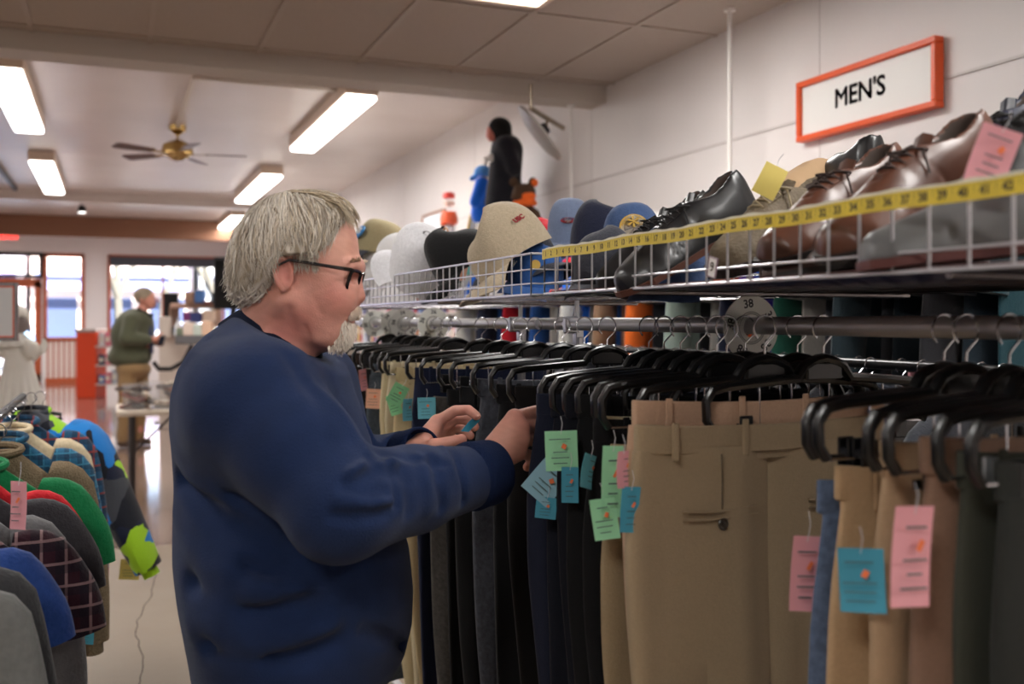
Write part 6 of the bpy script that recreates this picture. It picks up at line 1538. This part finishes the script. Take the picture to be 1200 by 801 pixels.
# ------------------------------------------------------------------ the man in the olive jacket
Zm = 11.4
bm, o_ = croot('person', 'person in olive green jacket and tan trousers looking down, far behind by the window', 'person', 160, Zm); h_ = hc_(Zm, o_)
jf = comb([('+', ell(h_(154, 396), (.215, .24, .33)), 0), ('+', ell(h_(163, 375), (.14, .20, .11)), .08), ('+', ell(h_(152, 418), (.235, .235, .14)), .08),
           ('+', rc(h_(162, 376, -.2), h_(160, 396, -.29), .085, .07), .05), ('+', rc(h_(160, 396, -.29), h_(179, 398, -.16), .07, .055), .03), ('+', rc(h_(164, 376, .2), h_(164, 396, .27), .085, .07), .05), ('+', rc(h_(164, 396, .27), h_(180, 400, .12), .07, .055), .03),
           ('-', ell(h_(156, 440), (.35, .35, .11)), .02)])
sdf_obj('jacket', wob(jf, .006), (-.4, -.5, .7), (.4, .5, 1.66), .012, cloth('olive_jacket', S(78, 80, 62)), bm, world=False)
bf = comb([('+', ell(h_(171, 348), (.10, .075, .105)), 0), ('+', ell(h_(177, 355), (.055, .055, .07)), .03), ('+', rc(h_(184, 349), h_(185.5, 353), .012, .014), .015), ('+', ell(h_(168.5, 352, -.08), (.018, .012, .03)), .006), ('+', rc(h_(167, 362), h_(162, 374), .06, .075), .03),
           ('+', ell(h_(158, 400), (.17, .2, .3)), .03), ('+', rc(h_(176, 398, -.16), h_(185, 397, -.08), .032, .032), .02), ('+', rc(h_(177, 399, .12), h_(186, 399, .0), .032, .032), .02),
           ('+', ell(h_(187, 397, -.06), (.045, .03, .045)), .01), ('+', ell(h_(187, 402, .0), (.045, .03, .04)), .01), ('+', rc(h_(155, 430, -.1), h_(154, 505, -.1), .08, .05), .03), ('+', rc(h_(158, 430, .1), h_(160, 505, .1), .08, .05), .03)]+
          [('+', rc(h_(188, 393+2.2*k, -.07), h_(193-abs(k-1)*.6, 396+2.4*k, -.05), .010, .008), .004) for k in range(4)]+[('+', rc(h_(186, 392, -.04), h_(191, 391, -.02), .012, .010), .004)])
sdf_obj('body', bf, (-.4, -.4, .1), (.45, .4, 1.85), .010, mat('distant_skin', S(206, 140, 120), .55), bm, world=False)
sdf_obj('hair', comb([('+', ell(h_(168.5, 346), (.115, .09, .10)), 0), ('-', ell(h_(181, 357), (.105, .14, .115)), .01), ('-', ell(h_(168, 366), (.07, .12, .06)), .02)]), (-.2, -.2, 1.5), (.3, .2, 1.9), .009, mat('distant_hair', S(150, 134, 114), .7, bump=(60, .8)), bm, world=False)
tf_ = comb([('+', ell(h_(156, 432), (.19, .22, .12)), 0), ('+', rc(h_(154, 436, -.1), h_(152, 474, -.11), .11, .085), .03), ('+', rc(h_(152, 474, -.11), h_(150, 512, -.12), .085, .07), .03), ('+', rc(h_(158, 436, .1), h_(160, 474, .11), .11, .085), .03), ('+', rc(h_(160, 474, .11), h_(158, 512, .12), .085, .07), .03)])
sdf_obj('trousers', wob(tf_, .005), (-.4, -.45, .04), (.4, .45, 1.1), .012, cloth('tan_trousers', S(140, 112, 78)), bm, world=False)
for sx, dz in ((150, -.12), (158, .12)):
    sf_ = comb([('+', rc(h_(sx-3, 517, dz), h_(sx+13, 519, dz-.03), .05, .038), 0)])
    sdf_obj('shoe', lambda p, f=sf_: smax(f(p), .003-p[:, 2], .005), (-.3, -.35, -.01), (.4, .35, .2), .01, mat('brown_shoe_far', S(84, 62, 48), .5), bm, world=False)
b = MB(); b.tube([Vector(h_(164, 362, -.085)), Vector(h_(176, 368, -.05)), Vector(h_(177, 372, 0)), Vector(h_(176, 368, .06))], .018, 8); b.build('collar', mat('dark_collar', S(30, 28, 30), .8), bm, world=False)
b = MB(); b.tube([Vector(h_(175, 380, .02)), Vector(h_(178, 396, -.02)), Vector(h_(179, 414, -.03))], [.03, .04, .03], 8, flat=.6); b.build('blue_shirt_front', mat('inner_shirt', S(60, 70, 100), .8), bm, world=False)
q = P(189, 399, 11.3); t = thing('phone', 'dark phone held in the hands of the man in the olive jacket', 'phone', q, 0, rot=(R(50), 0, -YAW)); b = MB(); b.box((0, 0, 0), (.07, .14, .01), bev=.003); b.build('phone_case', m_dkfr, t, smooth=False, world=False); b = MB(); b.box((0, 0, .0055), (.06, .12, .001)); b.build('screen', mat('phone_screen', S(30, 34, 44), .1), t, smooth=False, world=False)
# ------------------------------------------------------------------ counter zone behind
def bx_thing(name, label, cat, u0, v0, u1, v1, Z, depth, m, part, on_floor=False, extra=None, bev=.01, group=None):
    q = P((u0+u1)/2, (v0+v1)/2, Z); w_ = (u1-u0)*Z/FPX; h_ = (v1-v0)*Z/FPX; zb = q.z-h_/2
    if on_floor: h_ = q.z+h_/2; zb = 0
    dv = Vector((math.sin(YAW), math.cos(YAW), 0))*depth/2
    t = thing(name, label, cat, (q.x+dv.x, q.y+dv.y, zb), -YAW, group=group)
    b = MB(); b.box((0, 0, h_/2), (w_, depth, h_), bev=bev); b.build(part, m, t, smooth=False, world=False)
    if extra: extra(t, w_, depth, h_)
    return t
M_ = lambda n, *c, **k: mat(n, S(*c), k.pop('r', .6), **k)
orange_p = M_('orange_panel', 232, 74, 30, r=.4)
def sh_extra(t, w_, d, h):
    b = MB()
    for z in (.25, .6, .95): b.box((w_/2+.32, 0, z), (.66, d, .025))
    b.box((w_/2+.64, 0, h/2), (.02, d, h)); b.build('shelf_boards', mw, t, smooth=False, world=False)
    b = MB(); b.box((0, 0, h+.03), (w_+.02, d+.05, .06), bev=.01); b.build('top_cap', M_('cap_silver', 190, 176, 170), t, smooth=False, world=False)
sh = bx_thing('display_shelf', 'shelf unit with a tall orange end panel near the entrance', 'shelf', 89, 389, 112, 467, 18.4, .5, orange_p, 'end_panel', True, sh_extra)
gc = [(200, 214, 230), (90, 130, 190), (230, 232, 236), (60, 70, 96), (150, 190, 214), (222, 120, 140), (180, 186, 196)]; gn = ['pale blue', 'blue', 'white', 'slate', 'sky', 'rose', 'grey']
for r_ in range(4):
    for k in range(5):
        ci = rnd.randrange(7); s_ = sh.location; rv = Vector((math.cos(YAW), -math.sin(YAW), 0)); dvv = Vector((math.sin(YAW), math.cos(YAW), 0)); z = (.263, .613, .963, 1.24)[r_]
        if r_ == 3: p = s_+rv*(-.14+.07*k)+Vector((0, 0, 1.44)) if False else s_+rv*(.28+.12*k)+dvv*-.12+Vector((0, 0, .963+.0)); 
        else: p = s_+rv*(.26+.12*k)+dvv*-.12
        if r_ == 3: continue
        h_ = rnd.uniform(.16, .27)
        tt = thing('packaged_goods', '%s package on the %s board, %s from the orange end panel' % (gn[ci], ('bottom', 'middle', 'top')[r_], ordw(k)), 'package', (p.x, p.y, z), -YAW, group='packages on the orange ended shelf')
        b = MB(); b.box((0, 0, h_/2), (.10, .14, h_), bev=.008); b.build('carton', M_('goods_'+gn[ci].replace(' ', '_'), *gc[ci]), tt, smooth=False, world=False); b = MB(); b.box((0, -.0715, h_*.5), (.07, .002, h_*.4)); b.build('carton_label', mat('paper', S(232, 226, 212), .8), tt, smooth=False, world=False)
def mon_extra(t, w_, d, h):
    b = MB(); b.box((0, -d/2-.002, h/2), (w_*.9, .004, h*.88)); b.build('screen', mat('dead_screen', S(16, 16, 18), .15), t, smooth=False, world=False)
    zf = -t.location.z; b = MB(); b.box((0, d, zf/2+.05), (.06, .04, -zf+.1)); b.box((0, d, zf+.01), (.4, .3, .02)); b.build('stand', BLACKP, t, smooth=False, world=False)
bx_thing('monitor', 'large black monitor at the counter just behind the man\'s hair', 'monitor', 250, 301, 292, 362, 12.0, .06, BLACKP, 'case', extra=mon_extra)
bx_thing('monitor', 'small dark monitor in front of the big window at the counter', 'monitor', 191, 343, 208, 371, 14.0, .05, BLACKP, 'case', extra=mon_extra)
def ctr_extra(t, w_, d, h):
    b = MB(); b.box((0, -.01, h+.015), (w_+.04, d+.05, .03), bev=.005); b.build('countertop', M_('counter_top', 150, 140, 134), t, smooth=False, world=False)
bx_thing('counter', 'pale checkout counter behind the man in the olive jacket', 'counter', 186, 394, 300, 450, 13.2, .7, M_('counter_cream', 206, 192, 180), 'body', True, ctr_extra)
bx_thing('partition', 'narrow cream partition post standing on the checkout counter', 'partition', 186, 371, 199, 396, 13.0, .1, M_('counter_cream', 206, 192, 180), 'panel')
bx_thing('tray', 'grey tray table of small goods beside the checkout counter', 'tray', 205, 393, 245, 403, 10.6, .5, M_('tray_grey', 100, 98, 100), 'tray', extra=lambda t, w_, d, h: (lambda b: (b.tube([(0, 0, 0), (0, 0, -(t.location.z)+.02)], .025, 8), b.build('pedestal', dkm, t, world=False)))(MB()))
def shl(t, w_, d, h):
    for sx in (-1, 1): b = MB(); b.box((sx*w_/2, 0, -.12), (.015, d, .26)); b.build('side_panel', M_('riser_brown', 150, 116, 96), t, smooth=False, world=False)
bx_thing('counter_riser', 'brown topped riser shelf on the checkout counter', 'shelf', 199, 355, 250, 361, 13.1, .35, M_('riser_top', 178, 142, 124), 'board', extra=shl)
items = [('box', 216, 342, 226, 355, (150, 116, 96), 'brown carton on the riser shelf'), ('bin', 228, 340, 238, 355, (70, 110, 170), 'blue bin on the riser shelf behind the man'), ('box', 238, 353, 248, 355.5, (120, 50, 60), 'flat maroon box on the riser shelf'), ('box', 248, 343, 253, 356, (40, 50, 56), 'thin dark green case beside the large monitor'),
         ('bottle', 205, 372, 213, 394, (226, 228, 232), 'white bottle left on the checkout counter'), ('box', 214, 366, 224, 376, (120, 50, 110), 'purple box under the riser shelf'), ('box', 222, 366, 236, 378, (50, 60, 120), 'dark blue box under the riser shelf'), ('box', 237, 364, 250, 376, (216, 190, 170), 'beige carton under the riser shelf'),
         ('box', 214, 378, 226, 393, (220, 200, 186), 'cream packet on the grey tray table'), ('box', 226, 380, 236, 393, (196, 206, 196), 'pale green packet on the grey tray table'), ('box', 236, 376, 247, 393, (226, 188, 160), 'peach packet at the right of the grey tray table'), ('box', 206, 384, 214, 393, (110, 120, 100), 'moss packet at the left of the grey tray table'), ('toy', 136, 425, 147, 436, (236, 84, 30), 'orange cloth bag hanging by the man in the olive jacket'), ('box', 264, 378, 274, 391, (60, 150, 220), 'bright blue sleeve below the large monitor')]
for nm, u0, v0, u1, v1, c, lab in items:
    Z = 10.6 if 'tray' in lab else (11.6 if 'bag' in lab else 13.0)
    if nm in ('bottle',):
        q = P((u0+u1)/2, v1, Z); hh_ = (v1-v0)*Z/FPX; t = thing('bottle', lab, 'bottle', q); b = MB(); r0_ = (u1-u0)*Z/FPX/2; b.lathe([(0, 0), (r0_, 0), (r0_, hh_*.6), (r0_*.4, hh_*.75), (r0_*.4, hh_*.85)], 16, Matrix.Translation(q)); b.build('bottle_body', M_('white_plastic', 230, 230, 234, r=.3), t); b = MB(); b.lathe([(0, hh_*.85), (r0_*.5, hh_*.85), (r0_*.5, hh_), (0, hh_)], 16, Matrix.Translation(q)); b.build('cap', M_('cap_grey', 170, 176, 190), t)
    else:
        bx_thing({'toy': 'cloth_bag', 'bin': 'bin'}.get(nm, 'carton'), lab, {'toy': 'bag', 'bin': 'bin'}.get(nm, 'box'), u0, v0, u1, v1, Z, .12, mat('goods_%d_%d_%d' % c, S(*c), .6), 'carton_body', extra=lambda t, w_, d, h: (lambda b: (b.box((0, 0, h+.004), (w_*.96, d*.9, .008)), b.build('lid', mat('goods_lid', S(200, 180, 164), .6), t, smooth=False, world=False)))(MB()))
b = MB(); b.tube([P(180, 424, 12), P(186, 432, 12), P(200, 432, 12), P(215, 424, 12), P(225, 404, 12)], .03, 8); tag(b.build('vacuum_hose', m_dkfr), 'black hose looping from the man in the olive jacket to the tray table', 'hose')
# ------------------------------------------------------------------ displays on the high wall shelf
SZ = 1.981
def shelf_root(name, label, cat, u, X, zb=SZ, rz=None):
    q = PX(u, 300, X); t = thing(name, label, cat, (q.x, q.y, zb), -YAW if rz is None else rz); Z = q.x*math.sin(YAW)+q.y*math.cos(YAW); return t, (u, Z, zb)
def sh(o):
    u0, Z, zb = o
    def f(u, v, dz=0.): return ((u-u0)*Z/FPX, dz, EYE+(375-v)*Z/FPX-zb)
    return f
t, o_ = shelf_root('mannequin', 'mannequin in a black jersey and black hood on the high wall shelf', 'mannequin', 590, 2.82); h_ = sh(o_)
blk = cloth('black_jersey', S(30, 30, 38)); wpl = mat('white_mannequin', S(224, 218, 214), .5)
jf = comb([('+', rc(h_(594, 176), h_(590, 225), .125, .13), 0), ('+', rc(h_(592, 225), h_(590, 238), .135, .145), .03), ('+', rc(h_(592, 172, -.08), h_(602, 200, -.13), .07, .06), .03), ('+', rc(h_(592, 172, .08), h_(598, 200, .13), .07, .06), .03), ('-', ell(h_(590, 262), (.4, .4, .115)), .008)])
sdf_obj('jersey', jf, (-.25, -.25, .2), (.25, .25, 1.05), .009, blk, t, world=False)
sdf_obj('hood', comb([('+', ell(h_(586, 150), (.09, .085, .085)), 0), ('+', rc(h_(588, 158), h_(592, 168), .07, .08), .03)]), (-.2, -.15, .7), (.2, .15, 1.2), .008, mat('black_hood', S(16, 16, 18), .9, bump=(80, .6)), t, world=False)
sdf_obj('body', comb([('+', ell(h_(578, 156), (.055, .055, .075)), 0), ('+', rc(h_(572, 155), h_(571, 159), .01, .012), .01), ('+', rc(h_(592, 180), h_(592, 225), .09, .1), .03), ('+', rc(h_(584, 240, -.05), (h_(584, 284)[0], -.05, .045), .055, .045), .02), ('+', rc(h_(598, 240, .05), (h_(598, 284)[0], .05, .045), .055, .045), .02)]), (-.2, -.2, 0), (.2, .2, 1.1), .009, wpl, t, world=False,
        mats=([mat('mannequin_face', S(206, 120, 106), .5)], lambda c: (c[:, 2] > h_(0, 166)[2])*1))
b = MB(); b.text('y8', .085, Matrix.Translation(Vector(h_(573, 188, -.10))) @ Matrix.Rotation(R(-38), 4, 'Z') @ Matrix.Rotation(R(90), 4, 'X'), depth=.012, bold=.002); b.build('jersey_lettering', wpl, t, smooth=False, world=False)
t, o_ = shelf_root('mannequin', 'child mannequin in a blue shirt and light blue cap on the high wall shelf', 'mannequin', 566, 2.82); h_ = sh(o_)
sdf_obj('shirt', comb([('+', rc(h_(567, 222), h_(566, 250), .085, .10), 0), ('+', rc(h_(565, 216, -.06), h_(558, 238, -.10), .055, .05), .02), ('+', rc(h_(567, 216, .06), h_(574, 238, .08), .055, .05), .02), ('-', ell(h_(566, 275), (.3, .3, .1)), .01)]), (-.2, -.2, 0), (.2, .2, .75), .009, cloth('bright_royal', S(24, 96, 206)), t, world=False)
sdf_obj('cap', comb([('+', ell(h_(566, 202), (.075, .07, .06)), 0), ('+', rc(h_(560, 206), h_(553, 209), .03, .02), .02)]), (-.2, -.12, .4), (.15, .12, .85), .008, cloth('light_blue_cap', S(90, 150, 220)), t, world=False)
sdf_obj('body', comb([('+', ell(h_(566, 209), (.055, .055, .06)), 0), ('+', rc(h_(566, 215), h_(566, 240), .05, .06), .02), ('+', rc(h_(566, 250), (0, 0, .05), .05, .06), .02)]), (-.12, -.12, 0), (.12, .12, .8), .009, wpl, t, world=False)
t, o_ = shelf_root('teddy_bear', 'brown plush bear with an orange visor and bandana beside the black jersey', 'plush toy', 614, 2.72); h_ = sh(o_)
fur = mat('brown_fur', S(82, 58, 40), .95, bump=(90, 1.)); of = cloth('orange_cloth', S(240, 104, 40))
sdf_obj('body', comb([('+', ell(h_(614, 226), (.085, .075, .068)), 0), ('+', ell(h_(602, 213), (.034, .02, .034)), .015), ('+', ell(h_(624, 213), (.030, .02, .034)), .015), ('+', ell(h_(606, 231, -.04), (.045, .035, .03)), .02), ('+', ell(h_(615, 258), (.10, .09, .12)), .03), ('+', rc(h_(604, 250, -.06), h_(598, 266, -.10), .04, .035), .02), ('+', rc(h_(626, 250, .04), h_(634, 266, .06), .04, .035), .02), ('+', rc(h_(606, 275, -.03), h_(598, 284, -.10), .05, .04), .02), ('+', rc(h_(624, 275, .03), h_(632, 284, -.06), .05, .04), .02)]), (-.2, -.2, 0), (.2, .2, .6), .008, fur, t, world=False)
sdf_obj('visor', comb([('+', ell(h_(626, 214), (.03, .03, .03)), 0)]), (-.1, -.1, .2), (.15, .1, .6), .007, of, t, world=False)
sdf_obj('bandana', comb([('+', ell(h_(615, 238), (.088, .085, .036)), 0), ('+', ell(h_(604, 241, -.05), (.03, .03, .025)), .02), ('+', ell(h_(618, 230, -.03), (.062, .055, .03)), .02)]), (-.15, -.15, .1), (.15, .15, .5), .007, of, t, world=False)
def picture(u0, v0, u1, v1, X, fc, pc, label, lean=12):
    q = PX((u0+u1)/2, (v0+v1)/2, X); Z = q.x*math.sin(YAW)+q.y*math.cos(YAW); hh_ = (v1-v0)*Z/FPX; ya = PX(u0, v0, X).y; yb_ = PX(u1, v0, X).y; w_ = abs(ya-yb_)
    t = thing('framed_picture', label, 'picture', (X, q.y, SZ), group='pictures leaning on the high wall shelf')
    Mq = Matrix.Translation((X, q.y, SZ)) @ Matrix.Rotation(R(lean), 4, 'Y') @ Matrix.Translation((0, 0, hh_/2+.004))
    b = MB(); b.M = Mq
    for s in (-1, 1): b.box((0, s*(w_/2-.012), 0), (.025, .024, hh_)); b.box((0, 0, s*(hh_/2-.012)), (.025, w_-.048, .024))
    b.build('frame', mat('pic_%d_%d' % fc[:2], S(*fc), .5), t, smooth=False)
    b = MB(); b.M = Mq; b.box((.004, 0, 0), (.01, w_-.04, hh_-.04)); b.build('picture_print', mat('print_%d_%d' % pc[:2], S(*pc), .4, var=(5, .4, S(*[min(255, int(c*1.2+14)) for c in pc]))), t, smooth=False)
picture(483, 219, 508, 285, 2.95, (150, 100, 70), (190, 196, 204), 'tall picture in a brown wooden frame on the high wall shelf')
picture(461, 241, 480, 284, 2.95, (54, 60, 74), (178, 192, 210), 'picture in a dark grey frame left of the brown framed one')
picture(440, 253, 449, 288, 2.95, (200, 160, 60), (190, 186, 190), 'small gold framed picture above the khaki cap')
picture(451, 247, 459, 286, 2.98, (150, 136, 120), (196, 190, 180), 'narrow tan framed picture beside the dark grey frame')
picture(541, 228, 553, 284, 2.95, (206, 170, 60), (50, 50, 60), 'black and yellow picture left of the blue shirt')
t, o_ = shelf_root('nutcracker_figure', 'orange and white nutcracker figure standing between the pictures', 'figurine', 524, 2.8); h_ = sh(o_)
pts_ = [('hat', (214, 60, 50), [(526, 226, .05, 232, .055)]), ('head', (226, 190, 176), [(526, 236, .05, 241, .05)]), ('coat', (232, 92, 50), [(526, 248, .065, 262, .08)]), ('trousers', (220, 216, 220), [(524, 266, .07, 278, .06)]), ('boots', (150, 110, 120), [(524, 280, .075, 289, .08)])]
for nm, c, L_ in pts_:
    u, v0, r0_, v1, r1_ = L_[0]; zb_ = 0. if nm == 'boots' else h_(0, v1)[2]; b = MB(); b.lathe([(0, zb_), (r1_, zb_), (max(r0_, r1_), (h_(0, v1)[2]+h_(0, v0)[2])/2), (r0_, h_(0, v0)[2]), (0, h_(0, v0)[2]+.01)], 16, Matrix.Translation((h_(u, 0)[0], 0, 0))); b.build(nm, mat('nut_'+nm, S(*c), .5), t, world=False)
b = MB()
for sg in (-1, 1): b.tube([Vector(h_(526+sg*4, 250)), Vector(h_(526+sg*7, 258, -.02)), Vector(h_(526+sg*5, 264, -.04))], [.022, .022, .018], 8)
b.build('arm', mat('nut_coat', S(232, 92, 50), .5), t, world=False)
